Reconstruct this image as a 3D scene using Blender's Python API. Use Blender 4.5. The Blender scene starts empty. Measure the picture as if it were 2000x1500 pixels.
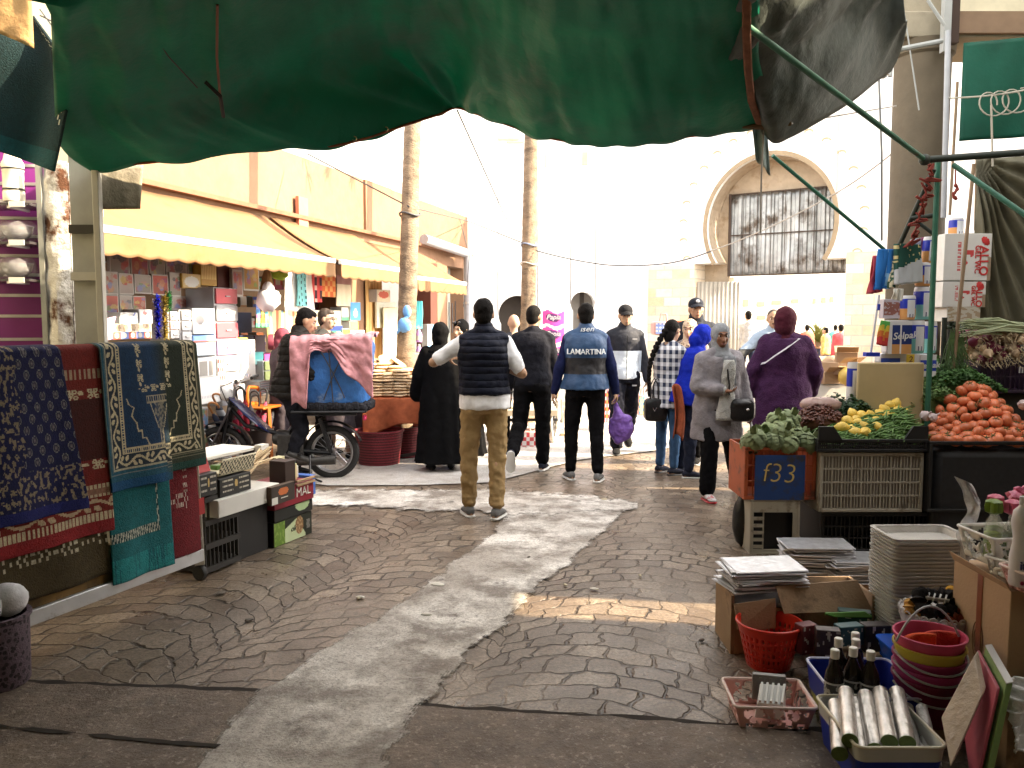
import bpy, math, random
from mathutils import Vector as V, Matrix, Euler, noise
random.seed(11)
R=math.radians; PI=math.pi; sin=math.sin; cos=math.cos
rnd=random.uniform
SC=bpy.context.scene; COL=SC.collection
F=1600.0; TH=R(4.65); CZ=1.63
def P(u,v,Y):
    """point seen at photo pixel (u,v) standing Y metres ahead"""
    a=(u-1000)/F; b=(750-v)/F
    d=V((a, cos(TH)+b*sin(TH), -sin(TH)+b*cos(TH))); t=Y/d.y
    return V((d.x*t, Y, CZ+d.z*t))
def G(u,v,z=0.0):
    a=(u-1000)/F; b=(750-v)/F
    d=V((a, cos(TH)+b*sin(TH), -sin(TH)+b*cos(TH))); t=(z-CZ)/d.z
    return V((d.x*t, d.y*t, z))
def S(r,g,b):
    f=lambda c:(c/255/12.92) if c<11 else ((c/255+.055)/1.055)**2.4
    return (f(r),f(g),f(b))
def lerp(a,b,t): return a+(b-a)*t
def mixc(a,b,t): return tuple(x+(y-x)*t for x,y in zip(a,b))
# ---------------------------------------------------------------- materials
class NT:
    def __init__(s,t): s.t=t
    def n(s,ty,ins=None,**kw):
        x=s.t.nodes.new(ty)
        for k,v in kw.items(): setattr(x,k,v)
        for k,v in (ins or {}).items():
            if isinstance(v,bpy.types.NodeSocket): s.t.links.new(v,x.inputs[k])
            else: x.inputs[k].default_value=v
        return x
    def m(s,op,a,b=0.0,c=None,clamp=False):
        d={0:a,1:b}
        if c is not None: d[2]=c
        return s.n('ShaderNodeMath',d,operation=op,use_clamp=clamp).outputs[0]
    def mr(s,v,a,b,c,d): return s.n('ShaderNodeMapRange',{0:v,1:a,2:b,3:c,4:d}).outputs[0]
    def mix(s,f,a,b,bl='MIX'):
        x=s.n('ShaderNodeMix',data_type='RGBA',blend_type=bl)
        for i,v in ((0,f),(6,a),(7,b)):
            if isinstance(v,bpy.types.NodeSocket): s.t.links.new(v,x.inputs[i])
            else: x.inputs[i].default_value=v if i==0 else (*v[:3],1)
        return x.outputs[2]
    def noise(s,vec,sc,det=5,ro=.55): return s.n('ShaderNodeTexNoise',{'Vector':vec,'Scale':sc,'Detail':det,'Roughness':ro}).outputs['Fac']
    def link(s,a,b): s.t.links.new(a,b)
MATS={}
def M(name,col=(.5,.5,.5),r=.6,metal=0.,var=.14,sc=7.,bump=.0,bs=70.,tr=0.,alpha=1.,attr=False,trn=0.,stretch=(1,1,1),dirt=None,bands=None,sheen=0.,spec=.5,pat=None,ior=1.45,rv=0.):
    if name in MATS: return MATS[name]
    m=bpy.data.materials.new(name); m.use_nodes=True; MATS[name]=m
    t=NT(m.node_tree); b=m.node_tree.nodes['Principled BSDF']; out=m.node_tree.nodes['Material Output']
    tc=t.n('ShaderNodeTexCoord').outputs['Object']
    if stretch!=(1,1,1): tc=t.n('ShaderNodeMapping',{'Vector':tc,'Scale':stretch}).outputs[0]
    if attr: base=t.n('ShaderNodeAttribute',attribute_name='Col').outputs['Color']
    elif pat: base=pat(t,tc)
    else: base=None
    nz=t.noise(tc,sc)
    k=t.mr(nz,.25,.75,1-var,1+var)
    if rv:
        rn=t.n('ShaderNodeObjectInfo').outputs['Random']; k=t.m('MULTIPLY',k,t.mr(rn,0,1,1-rv,1+rv))
    kc=t.n('ShaderNodeCombineColor',{0:k,1:k,2:k}).outputs[0]
    c=t.mix(1.0,base if base is not None else col,kc,'MULTIPLY')
    if dirt:
        dn=t.noise(tc,dirt[2],8,.65)
        c=t.mix(t.mr(dn,dirt[1],dirt[1]+dirt[3] if len(dirt)>3 else dirt[1]+.12,0,1),c,dirt[0])
    t.link(c,b.inputs['Base Color'])
    b.inputs['Roughness'].default_value=r; b.inputs['Metallic'].default_value=metal
    b.inputs['Transmission Weight'].default_value=tr; b.inputs['Alpha'].default_value=alpha
    b.inputs['Specular IOR Level'].default_value=spec; b.inputs['IOR'].default_value=ior
    if sheen: b.inputs['Sheen Weight'].default_value=sheen
    h=None
    if bump: h=t.m('MULTIPLY',t.noise(tc,bs,6,.6),bump)
    if bands:
        sp=t.n('ShaderNodeSeparateXYZ',{0:tc}).outputs[bands[2] if len(bands)>2 else 2]
        w=t.m('ABSOLUTE',t.m('SINE',t.m('MULTIPLY',t.m('ADD',sp,t.m('MULTIPLY',t.noise(tc,9),.02)),bands[0])))
        w=t.m('MULTIPLY',t.m('POWER',w,.5),bands[1]); h=w if h is None else t.m('ADD',h,w)
    if h is not None:
        bp=t.n('ShaderNodeBump',{'Height':h,'Distance':.02,'Strength':1.0}); t.link(bp.outputs[0],b.inputs['Normal'])
    if trn:
        tb=t.n('ShaderNodeBsdfTranslucent'); t.link(c,tb.inputs[0])
        mx=t.n('ShaderNodeMixShader',{0:trn}); t.link(b.outputs[0],mx.inputs[1]); t.link(tb.outputs[0],mx.inputs[2]); t.link(mx.outputs[0],out.inputs[0])
    return m
def cloth(n,c=(.5,.5,.5),**k):
    d=dict(r=.9,var=.25,sc=14,bump=.55,bs=15,spec=.2); d.update(k); return M(n,c,**d)
def plastic(n,c=(.5,.5,.5),**k):
    d=dict(r=.38,var=.07,sc=9); d.update(k); return M(n,c,**d)
def PR(n='printed card',**k):
    d=dict(attr=True,r=.5,var=.06); d.update(k); return M(n,**d)
# ---------------------------------------------------------------- mesh builder
class MB:
    def __init__(s): s.v=[]; s.f=[]; s.mi=[]; s.c=[]; s.cur=0; s.cc=None
    def add(s,vs,fs,mx=None):
        o=len(s.v)
        s.v+=[tuple(mx@V(p)) for p in vs] if mx is not None else [tuple(p) for p in vs]
        for f in fs:
            s.f.append([i+o for i in f]); s.mi.append(s.cur); s.c.append(s.cc)
        return s
    def box(s,c,d,mx=None,top=1.0):
        x,y,z=d[0]/2,d[1]/2,d[2]/2; c=V(c)
        p=[V((a*x*k,b*y*k,e*z)) for e,k in ((-1,1),(1,top)) for a,b in ((-1,-1),(1,-1),(1,1),(-1,1))]
        if mx is not None: p=[mx@q for q in p]
        return s.add([c+q for q in p],[(3,2,1,0),(4,5,6,7),(0,1,5,4),(1,2,6,5),(2,3,7,6),(3,0,4,7)])
    def bx(s,x0,x1,y0,y1,z0,z1): return s.box(((x0+x1)/2,(y0+y1)/2,(z0+z1)/2),(abs(x1-x0),abs(y1-y0),abs(z1-z0)))
    def hexa(s,p): return s.add(p,[(3,2,1,0),(4,5,6,7),(0,1,5,4),(1,2,6,5),(2,3,7,6),(3,0,4,7)])
    def bar(s,a,b,w,h=None):
        a,b=V(a),V(b); d=b-a; h=h or w
        q=d.to_track_quat('Z','Y').to_matrix()
        return s.box((a+b)/2,(w,h,d.length),q)
    def tube(s,pts,r,n=8,cap=True,flat=1.0,closed=False):
        pts=[V(p) for p in pts]; N=len(pts)
        rr=r if hasattr(r,'__len__') else [r]*N
        up=None; vs=[]; fs=[]
        for i,p in enumerate(pts):
            if closed: d=pts[(i+1)%N]-pts[i-1]
            else: d=(pts[min(i+1,N-1)]-pts[max(i-1,0)])
            if d.length<1e-9: d=V((0,0,1))
            d.normalize()
            if up is None: up=d.orthogonal().normalized() if abs(d.z)>.9 else V((0,0,1))
            x=d.cross(up)
            if x.length<1e-6: x=d.orthogonal()
            x.normalize(); up=x.cross(d).normalized()
            for k in range(n):
                a=2*PI*k/n; vs.append(p+x*cos(a)*rr[i]+up*sin(a)*rr[i]*flat)
        for i in range(N-1 if not closed else N):
            j=(i+1)%N
            for k in range(n): fs.append((i*n+k,i*n+(k+1)%n,j*n+(k+1)%n,j*n+k))
        if cap and not closed: fs.append(tuple(range(n))[::-1]); fs.append(tuple((N-1)*n+k for k in range(n)))
        return s.add(vs,fs)
    def lathe(s,prof,c=(0,0,0),n=20,mx=None,wob=None,cap=True,sx=1.0,sy=1.0):
        vs=[];fs=[];N=len(prof); c=V(c)
        for i,(r,z) in enumerate(prof):
            for k in range(n):
                a=2*PI*k/n; q=r*(wob(a,i) if wob else 1)
                p=V((q*cos(a)*sx,q*sin(a)*sy,z)); vs.append(c+(mx@p if mx is not None else p))
        for i in range(N-1):
            for k in range(n): fs.append((i*n+k,i*n+(k+1)%n,(i+1)*n+(k+1)%n,(i+1)*n+k))
        if cap:
            if prof[0][0]>1e-4: fs.append(tuple(range(n))[::-1])
            if prof[-1][0]>1e-4: fs.append(tuple((N-1)*n+k for k in range(n)))
        return s.add(vs,fs)
    def ball(s,c,r,n=12,m=8,mx=None,wob=None):
        r=V(r) if hasattr(r,'__len__') else V((r,r,r)); c=V(c)
        vs=[V((0,0,-1))]; fs=[]
        for j in range(1,m):
            t=-PI/2+PI*j/m
            for k in range(n): a=2*PI*k/n; vs.append(V((cos(t)*cos(a),cos(t)*sin(a),sin(t))))
        vs.append(V((0,0,1)))
        vs=[V((p.x*r.x,p.y*r.y,p.z*r.z))*(wob(p) if wob else 1) for p in vs]
        if mx is not None: vs=[mx@p for p in vs]
        for k in range(n):
            fs.append((0,1+(k+1)%n,1+k)); e=len(vs)-1; b=1+(m-2)*n; fs.append((e,b+k,b+(k+1)%n))
        for j in range(m-2):
            for k in range(n): a=1+j*n; fs.append((a+k,a+(k+1)%n,a+n+(k+1)%n,a+n+k))
        return s.add([c+p for p in vs],fs)
    def prism(s,poly,h,mx=None):
        n=len(poly); vs=[(x,y,0) for x,y in poly]+[(x,y,h) for x,y in poly]
        fs=[tuple(range(n))[::-1],tuple(range(n,2*n))]+[(i,(i+1)%n,n+(i+1)%n,n+i) for i in range(n)]
        return s.add(vs,fs,mx)
    def grid(s,fn,nu,nv,col=None,mx=None):
        o=len(s.v); f0=len(s.f)
        vs=[fn(i/nu,j/nv) for j in range(nv+1) for i in range(nu+1)]
        fs=[(j*(nu+1)+i,j*(nu+1)+i+1,(j+1)*(nu+1)+i+1,(j+1)*(nu+1)+i) for j in range(nv) for i in range(nu)]
        s.add(vs,fs,mx)
        if col:
            for j in range(nv):
                for i in range(nu): s.c[f0+j*nu+i]=col((i+.5)/nu,(j+.5)/nv)
        return s
    def caps(s,a,b,ra,rb,n=10):
        a,b=V(a),V(b); d=b-a
        if d.length<1e-6: d=V((0,0,1e-4))
        d.normalize(); pts=[];rr=[]
        for k in (0,1,2): t=PI/2*(1-k/3); pts.append(a-d*ra*sin(t)*.999); rr.append(max(ra*cos(t),ra*.05))
        pts.append(a); rr.append(ra); pts.append(b); rr.append(rb)
        for k in (1,2,3): t=PI/2*k/3; pts.append(b+d*rb*sin(t)*.999); rr.append(max(rb*cos(t),rb*.05))
        return s.tube(pts,rr,n)
    def loft(s,rings,n=24,fold=None):
        vs=[];fs=[];N=len(rings)
        for i,(c,ax,ay) in enumerate(rings):
            for k in range(n):
                a=2*PI*k/n; q=fold(a,i/(N-1)) if fold else 1
                vs.append(V(c)+V(ax)*cos(a)*q+V(ay)*sin(a)*q)
        for i in range(N-1):
            for k in range(n): fs.append((i*n+k,i*n+(k+1)%n,(i+1)*n+(k+1)%n,(i+1)*n+k))
        fs.append(tuple(range(n))[::-1]); fs.append(tuple((N-1)*n+k for k in range(n)))
        return s.add(vs,fs)
    def build(s,name,mat,parent=None,smooth=True,bevel=0,thick=0,sub=0,label=None,ang=38):
        me=bpy.data.meshes.new(name); me.from_pydata(s.v,[],s.f)
        ml=mat if isinstance(mat,(list,tuple)) else [mat]
        for m in ml: me.materials.append(m)
        if len(ml)>1: me.polygons.foreach_set('material_index',s.mi)
        if any(c is not None for c in s.c):
            at=me.attributes.new('Col','FLOAT_COLOR','FACE')
            fl=[]
            for c in s.c: fl+=[*(c or (.5,.5,.5))[:3],1.0]
            at.data.foreach_set('color',fl)
        if smooth:
            me.polygons.foreach_set('use_smooth',[True]*len(me.polygons))
            if ang<180: me.set_sharp_from_angle(angle=R(ang))
        me.update()
        o=bpy.data.objects.new(name,me); COL.objects.link(o)
        if thick: x=o.modifiers.new('thickness','SOLIDIFY'); x.thickness=thick; x.offset=0
        if bevel: x=o.modifiers.new('bevel','BEVEL'); x.width=bevel; x.segments=2; x.limit_method='ANGLE'
        if sub: x=o.modifiers.new('subdivision','SUBSURF'); x.levels=sub; x.render_levels=sub
        if parent is not None:
            o.parent=parent
            if parent.name in WORLD: o.matrix_parent_inverse=Matrix.Translation(-parent.location)
        if label: o['label']=label
        return o
WORLD=set()
def tag(o,label,cat,group=None):
    o['label']=label; o['category']=cat
    if group: o['group']=group
    return o
def struct(o,kind='structure',label=None,cat=None):
    o['kind']=kind
    if label: o['label']=label; o['category']=cat
    return o
def thing(name,label,cat,loc=(0,0,0),rz=0,group=None,w=False):
    o=bpy.data.objects.new(name,None); COL.objects.link(o); o.empty_display_size=.1
    o.location=loc; o.rotation_euler=(0,0,rz); tag(o,label,cat,group)
    if w: WORLD.add(o.name)
    return o
def dup(o,loc=None,rot=None,label=None,group=None,scale=None):
    c=o.copy(); COL.objects.link(c)
    if loc is not None: c.location=loc
    if rot is not None: c.rotation_euler=rot
    if scale is not None: c.scale=(scale,)*3
    if label: c['label']=label
    if group: c['group']=group
    for ch in list(o.children):
        d=ch.copy(); COL.objects.link(d); d.parent=c
        for g in list(ch.children): e=g.copy(); COL.objects.link(e); e.parent=d
    return c
TXT=[]
def text(s,size,mx,parent,mat,name='lettering',ext=.0012,sx=1.0,shear=0.,bold=0.):
    """lettering laid on a surface; mx is a 4x4 frame (x along the line, y up, z out of the surface)"""
    TXT.append((s,size,mx,parent,mat,name,ext,sx,shear,bold))
def frame(o,x,y):
    x=V(x).normalized(); y=V(y); y=(y-x*x.dot(y)).normalized(); z=x.cross(y)
    m=Matrix((x,y,z)).transposed().to_4x4(); m.translation=V(o); return m
def do_text():
    tmp=[]
    for (s,size,mx,parent,mat,name,ext,sx,shear,bold) in TXT:
        cu=bpy.data.curves.new(name,'FONT'); cu.body=s; cu.size=size; cu.align_x='CENTER'; cu.align_y='CENTER'
        cu.extrude=ext; cu.shear=shear; cu.offset=bold; cu.resolution_u=3
        o=bpy.data.objects.new(name,cu); COL.objects.link(o); tmp.append(o)
    bpy.context.view_layer.update(); dg=bpy.context.evaluated_depsgraph_get()
    for o,(s,size,mx,parent,mat,name,ext,sx,shear,bold) in zip(tmp,TXT):
        me=bpy.data.meshes.new_from_object(o.evaluated_get(dg)); me.transform(mx@Matrix.Diagonal((sx,1,1,1)))
        me.materials.clear(); me.materials.append(mat)
        q=bpy.data.objects.new(name,me); COL.objects.link(q); q.parent=parent
        if parent.name in WORLD: q.matrix_parent_inverse=Matrix.Translation(-parent.location)
    for o in tmp: bpy.data.objects.remove(o)
def sheet(a,b,c,d,nu,nv,amp=0,fr=3.,seed=0,sag=0):
    """cloth between four corners (a b along the top, d c along the bottom) with noise folds"""
    a,b,c,d=map(V,(a,b,c,d)); n=(b-a).cross(d-a).normalized()
    def fn(i,j):
        p=lerp(lerp(a,b,i),lerp(d,c,i),j)
        w=noise.noise(V((i*fr,j*fr*.35,seed)))*amp*(.35+.65*j)
        return p+n*w+V((0,0,-sag*4*i*(1-i)))
    return fn
# ---------------------------------------------------------------- people
SKIN=lambda n,c: M(n,c,r=.55,var=.08,sc=20,spec=.35)
TEX={}
def clouds(k,sc):
    if k not in TEX:
        t=bpy.data.textures.new(k,'CLOUDS'); t.noise_scale=sc; t.noise_depth=2; TEX[k]=t
    return TEX[k]
def skinny(o,vox,sm=4,wr=0,wk='folds',wsc=.11):
    m=o.modifiers.new('one surface','REMESH'); m.mode='VOXEL'; m.voxel_size=vox; m.use_smooth_shade=True
    m=o.modifiers.new('smooth','SMOOTH'); m.factor=.5; m.iterations=sm
    if wr:
        m=o.modifiers.new('folds','DISPLACE'); m.texture=clouds(wk,wsc); m.texture_coords='LOCAL'; m.strength=wr; m.mid_level=.5
    return o
BODY=[(-.12,.145,.10),(-.05,.17,.118),(.04,.162,.112),(.12,.148,.102),(.19,.146,.1),(.28,.158,.11),(.37,.168,.115),(.44,.16,.105),(.49,.12,.08),(.535,.062,.062)]
def bodyat(d,rows=BODY):
    if d<=rows[0][0]: return rows[0][1:]
    for a,b in zip(rows,rows[1:]):
        if d<=b[0]:
            t=(d-a[0])/(b[0]-a[0]); return lerp(a[1],b[1],t),lerp(a[2],b[2],t)
    return rows[-1][1:]
class Hum: pass
def human(label,x,y,rz,H=1.75,pose=None,girth=1.0,skin=(.42,.25,.16),vox=.012,face=False,hands=(1,1),headw=1.0,bust=0,feet=True):
    p=dict(la=(-.14,-.02,-1),lf=(-.08,.14,-1),ra=(.14,-.02,-1),rf=(.08,.14,-1),lt=(-.05,.02,-1),ls=(0,-.04,-1),rt=(.05,.02,-1),rs=(0,-.04,-1),lean=(0,.02,1),twist=0,look=(0,0),lcurl=.5,rcurl=.5,ln=(1,0,0),rn=(-1,0,0),lfoot=None,rfoot=None)
    p.update(pose or {}); s=H/1.75; g=girth
    h=Hum(); h.s=s; h.g=g; h.p=p; h.vox=vox; k=.6+.4*girth
    nv=lambda q: V(q).normalized()
    t=nv(p['lean']); h.t=t
    xa=V((1,0,0)); xs=(Matrix.Rotation(p['twist'],3,'Z')@V((1,0,0)))
    h.xa=xa; h.xs=xs; h.pel=V((0,0,0))
    def cent(d): return t*d*s
    h.cent=cent
    def axes(d,rx,ry):
        k=min(max(d/.45,0),1); ax=(xa*(1-k)+xs*k); ax=(ax-t*ax.dot(t)).normalized(); ay=t.cross(ax).normalized()
        return ax*rx*s*g,ay*ry*s*g
    h.axes=axes
    h.neck=cent(.525); h.sh={'l':cent(.442)-xs*.163*s*(.5+.5*g),'r':cent(.442)+xs*.163*s*(.5+.5*g)}
    hr=Matrix.Rotation(p['look'][0],3,'Z')@Matrix.Rotation(p['look'][1],3,'X'); h.hr=hr
    h.head=h.neck+t*.045*s+hr@V((0,.018,.10))*s
    L=dict(ua=.285,fa=.255,th=.43,sk=.43)
    h.el={};h.wr={};h.hip={};h.kn={};h.an={};h.toe={}
    for q,sg in (('l',-1),('r',1)):
        h.el[q]=h.sh[q]+nv(p[q+'a'])*L['ua']*s; h.wr[q]=h.el[q]+nv(p[q+'f'])*L['fa']*s
        h.hip[q]=V((sg*.088*s*g,0,-.03*s)); h.kn[q]=h.hip[q]+nv(p[q+'t'])*L['th']*s; h.an[q]=h.kn[q]+nv(p[q+'s'])*L['sk']*s
    # feet: flat on the ground unless a direction is given
    h.fd={}
    for q,sg in (('l',-1),('r',1)):
        h.fd[q]=nv(p[q+'foot']) if p[q+'foot'] else nv((sg*.18,1,-.0))
    def soleup(q):
        f=h.fd[q]; u=V((0,0,1))-f*f.z
        if u.length<.2: u=V((0,-1 if f.z<0 else 1,0)); u=u-f*u.dot(f)
        if f.z<-.5: u=V((0,1,0))-f*f.y
        return u.normalized()
    low=1e9
    for q in 'lr':
        u=soleup(q)
        for e in (-.07,.16): low=min(low,(h.an[q]-u*.078*s+h.fd[q]*e*s).z)
    dz=-low; dv=V((0,0,dz))
    for dct in (h.sh,h.el,h.wr,h.hip,h.kn,h.an):
        for q in dct: dct[q]=dct[q]+dv
    h.pel=dv; h.neck+=dv; h.head+=dv
    h.cent=lambda d: dv+t*d*s
    h.up={q:soleup(q) for q in 'lr'}
    root=thing('person',label,'person',(x,y,0),rz); h.root=root
    b=MB()
    b.loft([(h.cent(d),*axes(d,rx,ry)) for d,rx,ry in BODY],20)
    for q in 'lr': b.caps(h.cent(.492)+(h.sh[q]-h.cent(.442))*.22,h.sh[q],.052*s,.047*s)
    b.caps(h.cent(.48),h.head-hr@V((0,.02,.03))*s,.056*s,.05*s)
    def hd(q): return h.head+hr@V((q[0]*headw,q[1],q[2]))*s
    h.hd=hd
    rot=hr
    b.ball(hd((0,-.012,.022)),V((.076*headw,.095,.098))*s,16,12,rot)
    b.ball(hd((0,.022,-.03)),V((.06*headw,.074,.086))*s,16,12,rot)
    b.ball(hd((0,.055,-.083)),V((.036,.032,.03))*s,10,8,rot)
    b.caps(hd((0,.09,.008)),hd((0,.112,-.03)),.011*s,.0165*s,8)
    b.ball(hd((0,.082,.03)),V((.05,.016,.012))*s,10,6,rot)
    b.ball(hd((0,.09,-.062)),V((.024,.014,.012))*s,10,6,rot)
    for sg in (-1,1):
        b.ball(hd((sg*.077,-.008,-.004)),V((.013,.021,.033))*s,8,8,rot)
        b.ball(hd((sg*.04,.066,-.022)),V((.02,.018,.02))*s,8,8,rot)
    for q,sg in (('l',-1),('r',1)):
        k=.6+.4*g
        b.caps(h.sh[q],h.el[q],.05*s*k,.041*s*k); b.caps(h.el[q],h.wr[q],.042*s*k,.028*s)
        b.ball(h.sh[q],.05*s*k)
        d=nv(p[q+'f']); n=V(p[q+'n']); n=(n-d*n.dot(d)).normalized(); ac=d.cross(n).normalized()
        if q=='l': ac=-ac
        w=h.wr[q]
        h.__dict__[q+'hand']=(w+d*.085*s+n*.03*s,d,n,ac)
        hm=s*.95
        pm=Matrix((ac,n,d)).transposed()
        b.ball(w+d*.05*hm,V((.042,.018,.058))*hm,12,8,pm); b.caps(w-d*.02*s,w+d*.03*s,.027*s,.028*s)
        if hands[0 if q=='l' else 1]:
            cu=p[q+'curl']
            for i,(o,ln) in enumerate(((-.031,.068),(-.0105,.08),(.0105,.075),(.031,.058))):
                a=w+d*(.092-abs(o)*.25)*hm+ac*o*1.08*hm; dd=d+ac*o*1.2
                for j,fr in enumerate((.45,.32,.23)):
                    dd=(Matrix.Rotation(0,3,'X')@dd).normalized(); an=cu*(.5,.75,.6)[j]
                    dd=(dd*cos(an)+n*sin(an)); nn=n
                    e=a+dd.normalized()*ln*fr*hm; b.caps(a,e,(.0098-.001*j)*s,(.0092-.001*j)*s,8); a=e
            a=w+d*.028*hm-ac*.034*hm+n*.008*s
            for j,(ln,an) in enumerate(((.042,.0),(.03,.35),(.024,.3))):
                dd=(d*.75-ac*(.8-.45*j*.6)+n*(.3+cu*.4*j)).normalized(); e=a+dd*ln*hm; b.caps(a,e,(.0125-.0015*j)*s,(.0115-.0015*j)*s,8); a=e
        kk=.75+.25*g
        b.caps(h.hip[q],h.kn[q],.086*s*kk,.056*s*kk); b.caps(h.kn[q],h.an[q],.055*s*kk,.036*s)
        dn=nv(p[q+'s']); bk=V((0,-1,0)); b.ball(lerp(h.kn[q],h.an[q],.3)+bk*.016*s,V((.05,.052,.1))*s*kk)
        if feet:
            f=h.fd[q]; u=h.up[q]
            b.caps(h.an[q]-u*.045*s-f*.045*s,h.an[q]-u*.05*s+f*.12*s,.032*s,.024*s); b.caps(h.an[q],h.an[q]-u*.045*s+f*.05*s,.036*s,.032*s)
    h.body=skinny(b.build('body',SKIN('skin %d %d'%(skin[0]*100,skin[1]*100),skin),root,ang=180),min(vox,.0095) if sum(hands) or face else vox,3)
    if face:
        for sg in (-1,1):
            e=MB().ball(hd((sg*.031,.0735,.012)),V((.0155,.009,.009))*s,10,8,rot); o=e.build('eye',M('eye white',(.62,.58,.53),r=.3),root)
            MB().ball(hd((sg*.031,.0815,.012)),V((.008,.004,.008))*s,10,6,rot).build('iris',M('dark iris',(.02,.012,.008),r=.2),o)
            MB().tube([hd((sg*.012,.089,.034)),hd((sg*.03,.089,.04)),hd((sg*.05,.076,.034))],[.004*s,.006*s,.0035*s],6).build('eyebrow',M('brow hair',(.012,.009,.007),r=.8),root)
        MB().ball(hd((0,.101,-.057)),V((.024,.008,.0045))*s,10,6,rot).ball(hd((0,.1,-.066)),V((.021,.009,.006))*s,10,6,rot).build('lips',M('lips %d'%(skin[0]*100),mixc(skin,(.25,.06,.05),.5),r=.45),root)
    return h
def garment(h,name,mat,off=.018,d0=-.1,d1=.5,sleeve=0,soff=None,flare=0,wr=.02,hem=None,collar=0,rows=None,sm=4,arms='lr',wsc=.11,cuff=.0,vox=None):
    """a garment grown round the body: torso from d0 to d1 (metres from the pelvis), sleeve 0..2"""
    s,g=h.s,h.g; b=MB(); soff=off if soff is None else soff; k=.6+.4*g
    ds=[d0]+[d for d,_,_ in BODY if d0+.02<d<d1-.015]+[d1]
    rings=[]
    for d in ds:
        if rows: rx,ry=bodyat(d,rows)
        else:
            rx,ry=bodyat(max(d,-.06)); k=max(0,(.15-d))
            rx+=flare*k; ry+=flare*k
            rx=max(rx,.15 if d<.3 else rx)
        ax,ay=h.axes(d,rx+off,ry+off); rings.append((h.cent(d),ax,ay))
    b.loft(rings,28)
    if d1>.43:
        k=.6+.4*g
        for q in 'lr': b.caps(h.cent(.49)+(h.sh[q]-h.cent(.442))*.2,lerp(h.cent(.45),h.sh[q],1.0 if sleeve else .92),(.05+off*.8)*s,(.043*k+off*.8)*s,14)
        if collar: b.caps(h.cent(.50),h.cent(.50+collar),(.066+off*.6)*s,(.066+off*.5)*s,16)
    for q in arms:
        if sleeve>0:
            k=.6+.4*g
            e=min(sleeve,1); pe=lerp(h.sh[q],h.el[q],e)
            b.ball(h.sh[q],(.05*k+soff)*s)
            b.caps(h.sh[q],pe,(.05*k+soff)*s,(lerp(.05,.041,e)*k+soff)*s,12)
            if sleeve>1:
                e=sleeve-1; pe=lerp(h.el[q],h.wr[q],e); b.caps(h.el[q],pe,(.042*k+soff)*s,(lerp(.042,.028,e)+soff*.9+cuff)*s,12)
    return skinny(b.build(name,mat,h.root,ang=180),vox or h.vox,sm,wr*1.35*s,'folds%d'%(wsc*100),wsc)
def trousers(h,mat,off=.018,low=.97,top=.1,wr=.018,wide=0,bunch=0,name='trousers'):
    s,g=h.s,h.g; b=MB(); kk=.75+.25*g
    rings=[(h.cent(d),*h.axes(d,rx+off,ry+off)) for d,rx,ry in BODY if -.13<d<.03]+[(h.cent(.03),*h.axes(.03,.155,.105))]
    b.loft(rings,26)
    for q in 'lr':
        e=lerp(h.kn[q],h.an[q],low)
        b.caps(h.hip[q],h.kn[q],(.088*kk+off)*s,(.057*kk+off+wide*.5)*s,14)
        dn=(h.an[q]-h.kn[q]).normalized()
        b.caps(h.kn[q],e-dn*.03*s,(.056*kk+off+wide*.5)*s,(.041+off+wide)*s,14)
        b.ball(lerp(h.kn[q],h.an[q],.3)+V((0,-.012,0))*s,V((.048+off,.05+off,.11))*s*kk)
        b.ball(h.hip[q]+V((0,-.035*s,-.045*s)),V((.08*g+off*.6,.09+off*.5,.1))*s)
        for i in range(bunch):
            c=lerp(h.kn[q],h.an[q],low-.05-.11*i); b.ball(c,V((.05+off*1.1,.053+off*1.1,.03))*s,12,8)
    return skinny(b.build(name,mat,h.root,ang=180),h.vox,4,wr*1.4*s,'legfolds',.07)
def shoes(h,mat,sole,off=.012,stripe=None):
    s=h.s
    for q in 'lr':
        f,u=h.fd[q],h.up[q]; sd=f.cross(u); a=h.an[q]
        def ring(e,w,z0,z1):
            c=a-u*(.078-(z0+z1)/2)*s+f*e*s; return (c,sd*w*s,u*(z1-z0)/2*s)
        b=MB().loft([ring(-.075,.02,.02,.06),ring(-.06,.036,.014,.085),ring(-.02,.041,.012,.1),ring(.03,.044,.012,.09),ring(.09,.05,.012,.068),ring(.135,.045,.012,.052),ring(.165,.022,.014,.036)],16)
        o=b.build('shoe',mat,h.root,sub=1,ang=180)
        b=MB().loft([ring(-.082,.02,-.002,.018),ring(-.065,.04,-.004,.02),ring(-.01,.043,-.004,.02),ring(.08,.054,-.004,.02),ring(.14,.048,-.002,.02),ring(.172,.02,.004,.02)],16)
        b.build('sole',sole,o,ang=60)
def hair(h,mat,style='short'):
    s=h.s; b=MB(); rot=h.hr; hd=h.hd
    if style=='short':
        b.ball(hd((0,-.026,.042)),V((.081,.095,.09))*s,16,12,rot,wob=lambda p:1+.07*noise.noise(p*3))
        b.ball(hd((0,-.045,-.01)),V((.072,.07,.085))*s,14,10,rot)
        b.ball(hd((0,.03,.085)),V((.055,.05,.035))*s,12,8,rot)
    elif style=='buzz':
        b.ball(hd((0,-.022,.034)),V((.0785,.0925,.093))*s,16,12,rot); b.ball(hd((0,-.04,-.012)),V((.07,.066,.08))*s,14,10,rot)
    elif style=='back':
        b.ball(hd((0,-.026,.03)),V((.084,.098,.1))*s,16,12,rot); b.ball(hd((0,-.05,-.05)),V((.07,.062,.1))*s,14,10,rot)
    return skinny(b.build('hair',mat,h.root,ang=180),.009,2,.008 if style=='short' else .003,'hairtex',.03)
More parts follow.
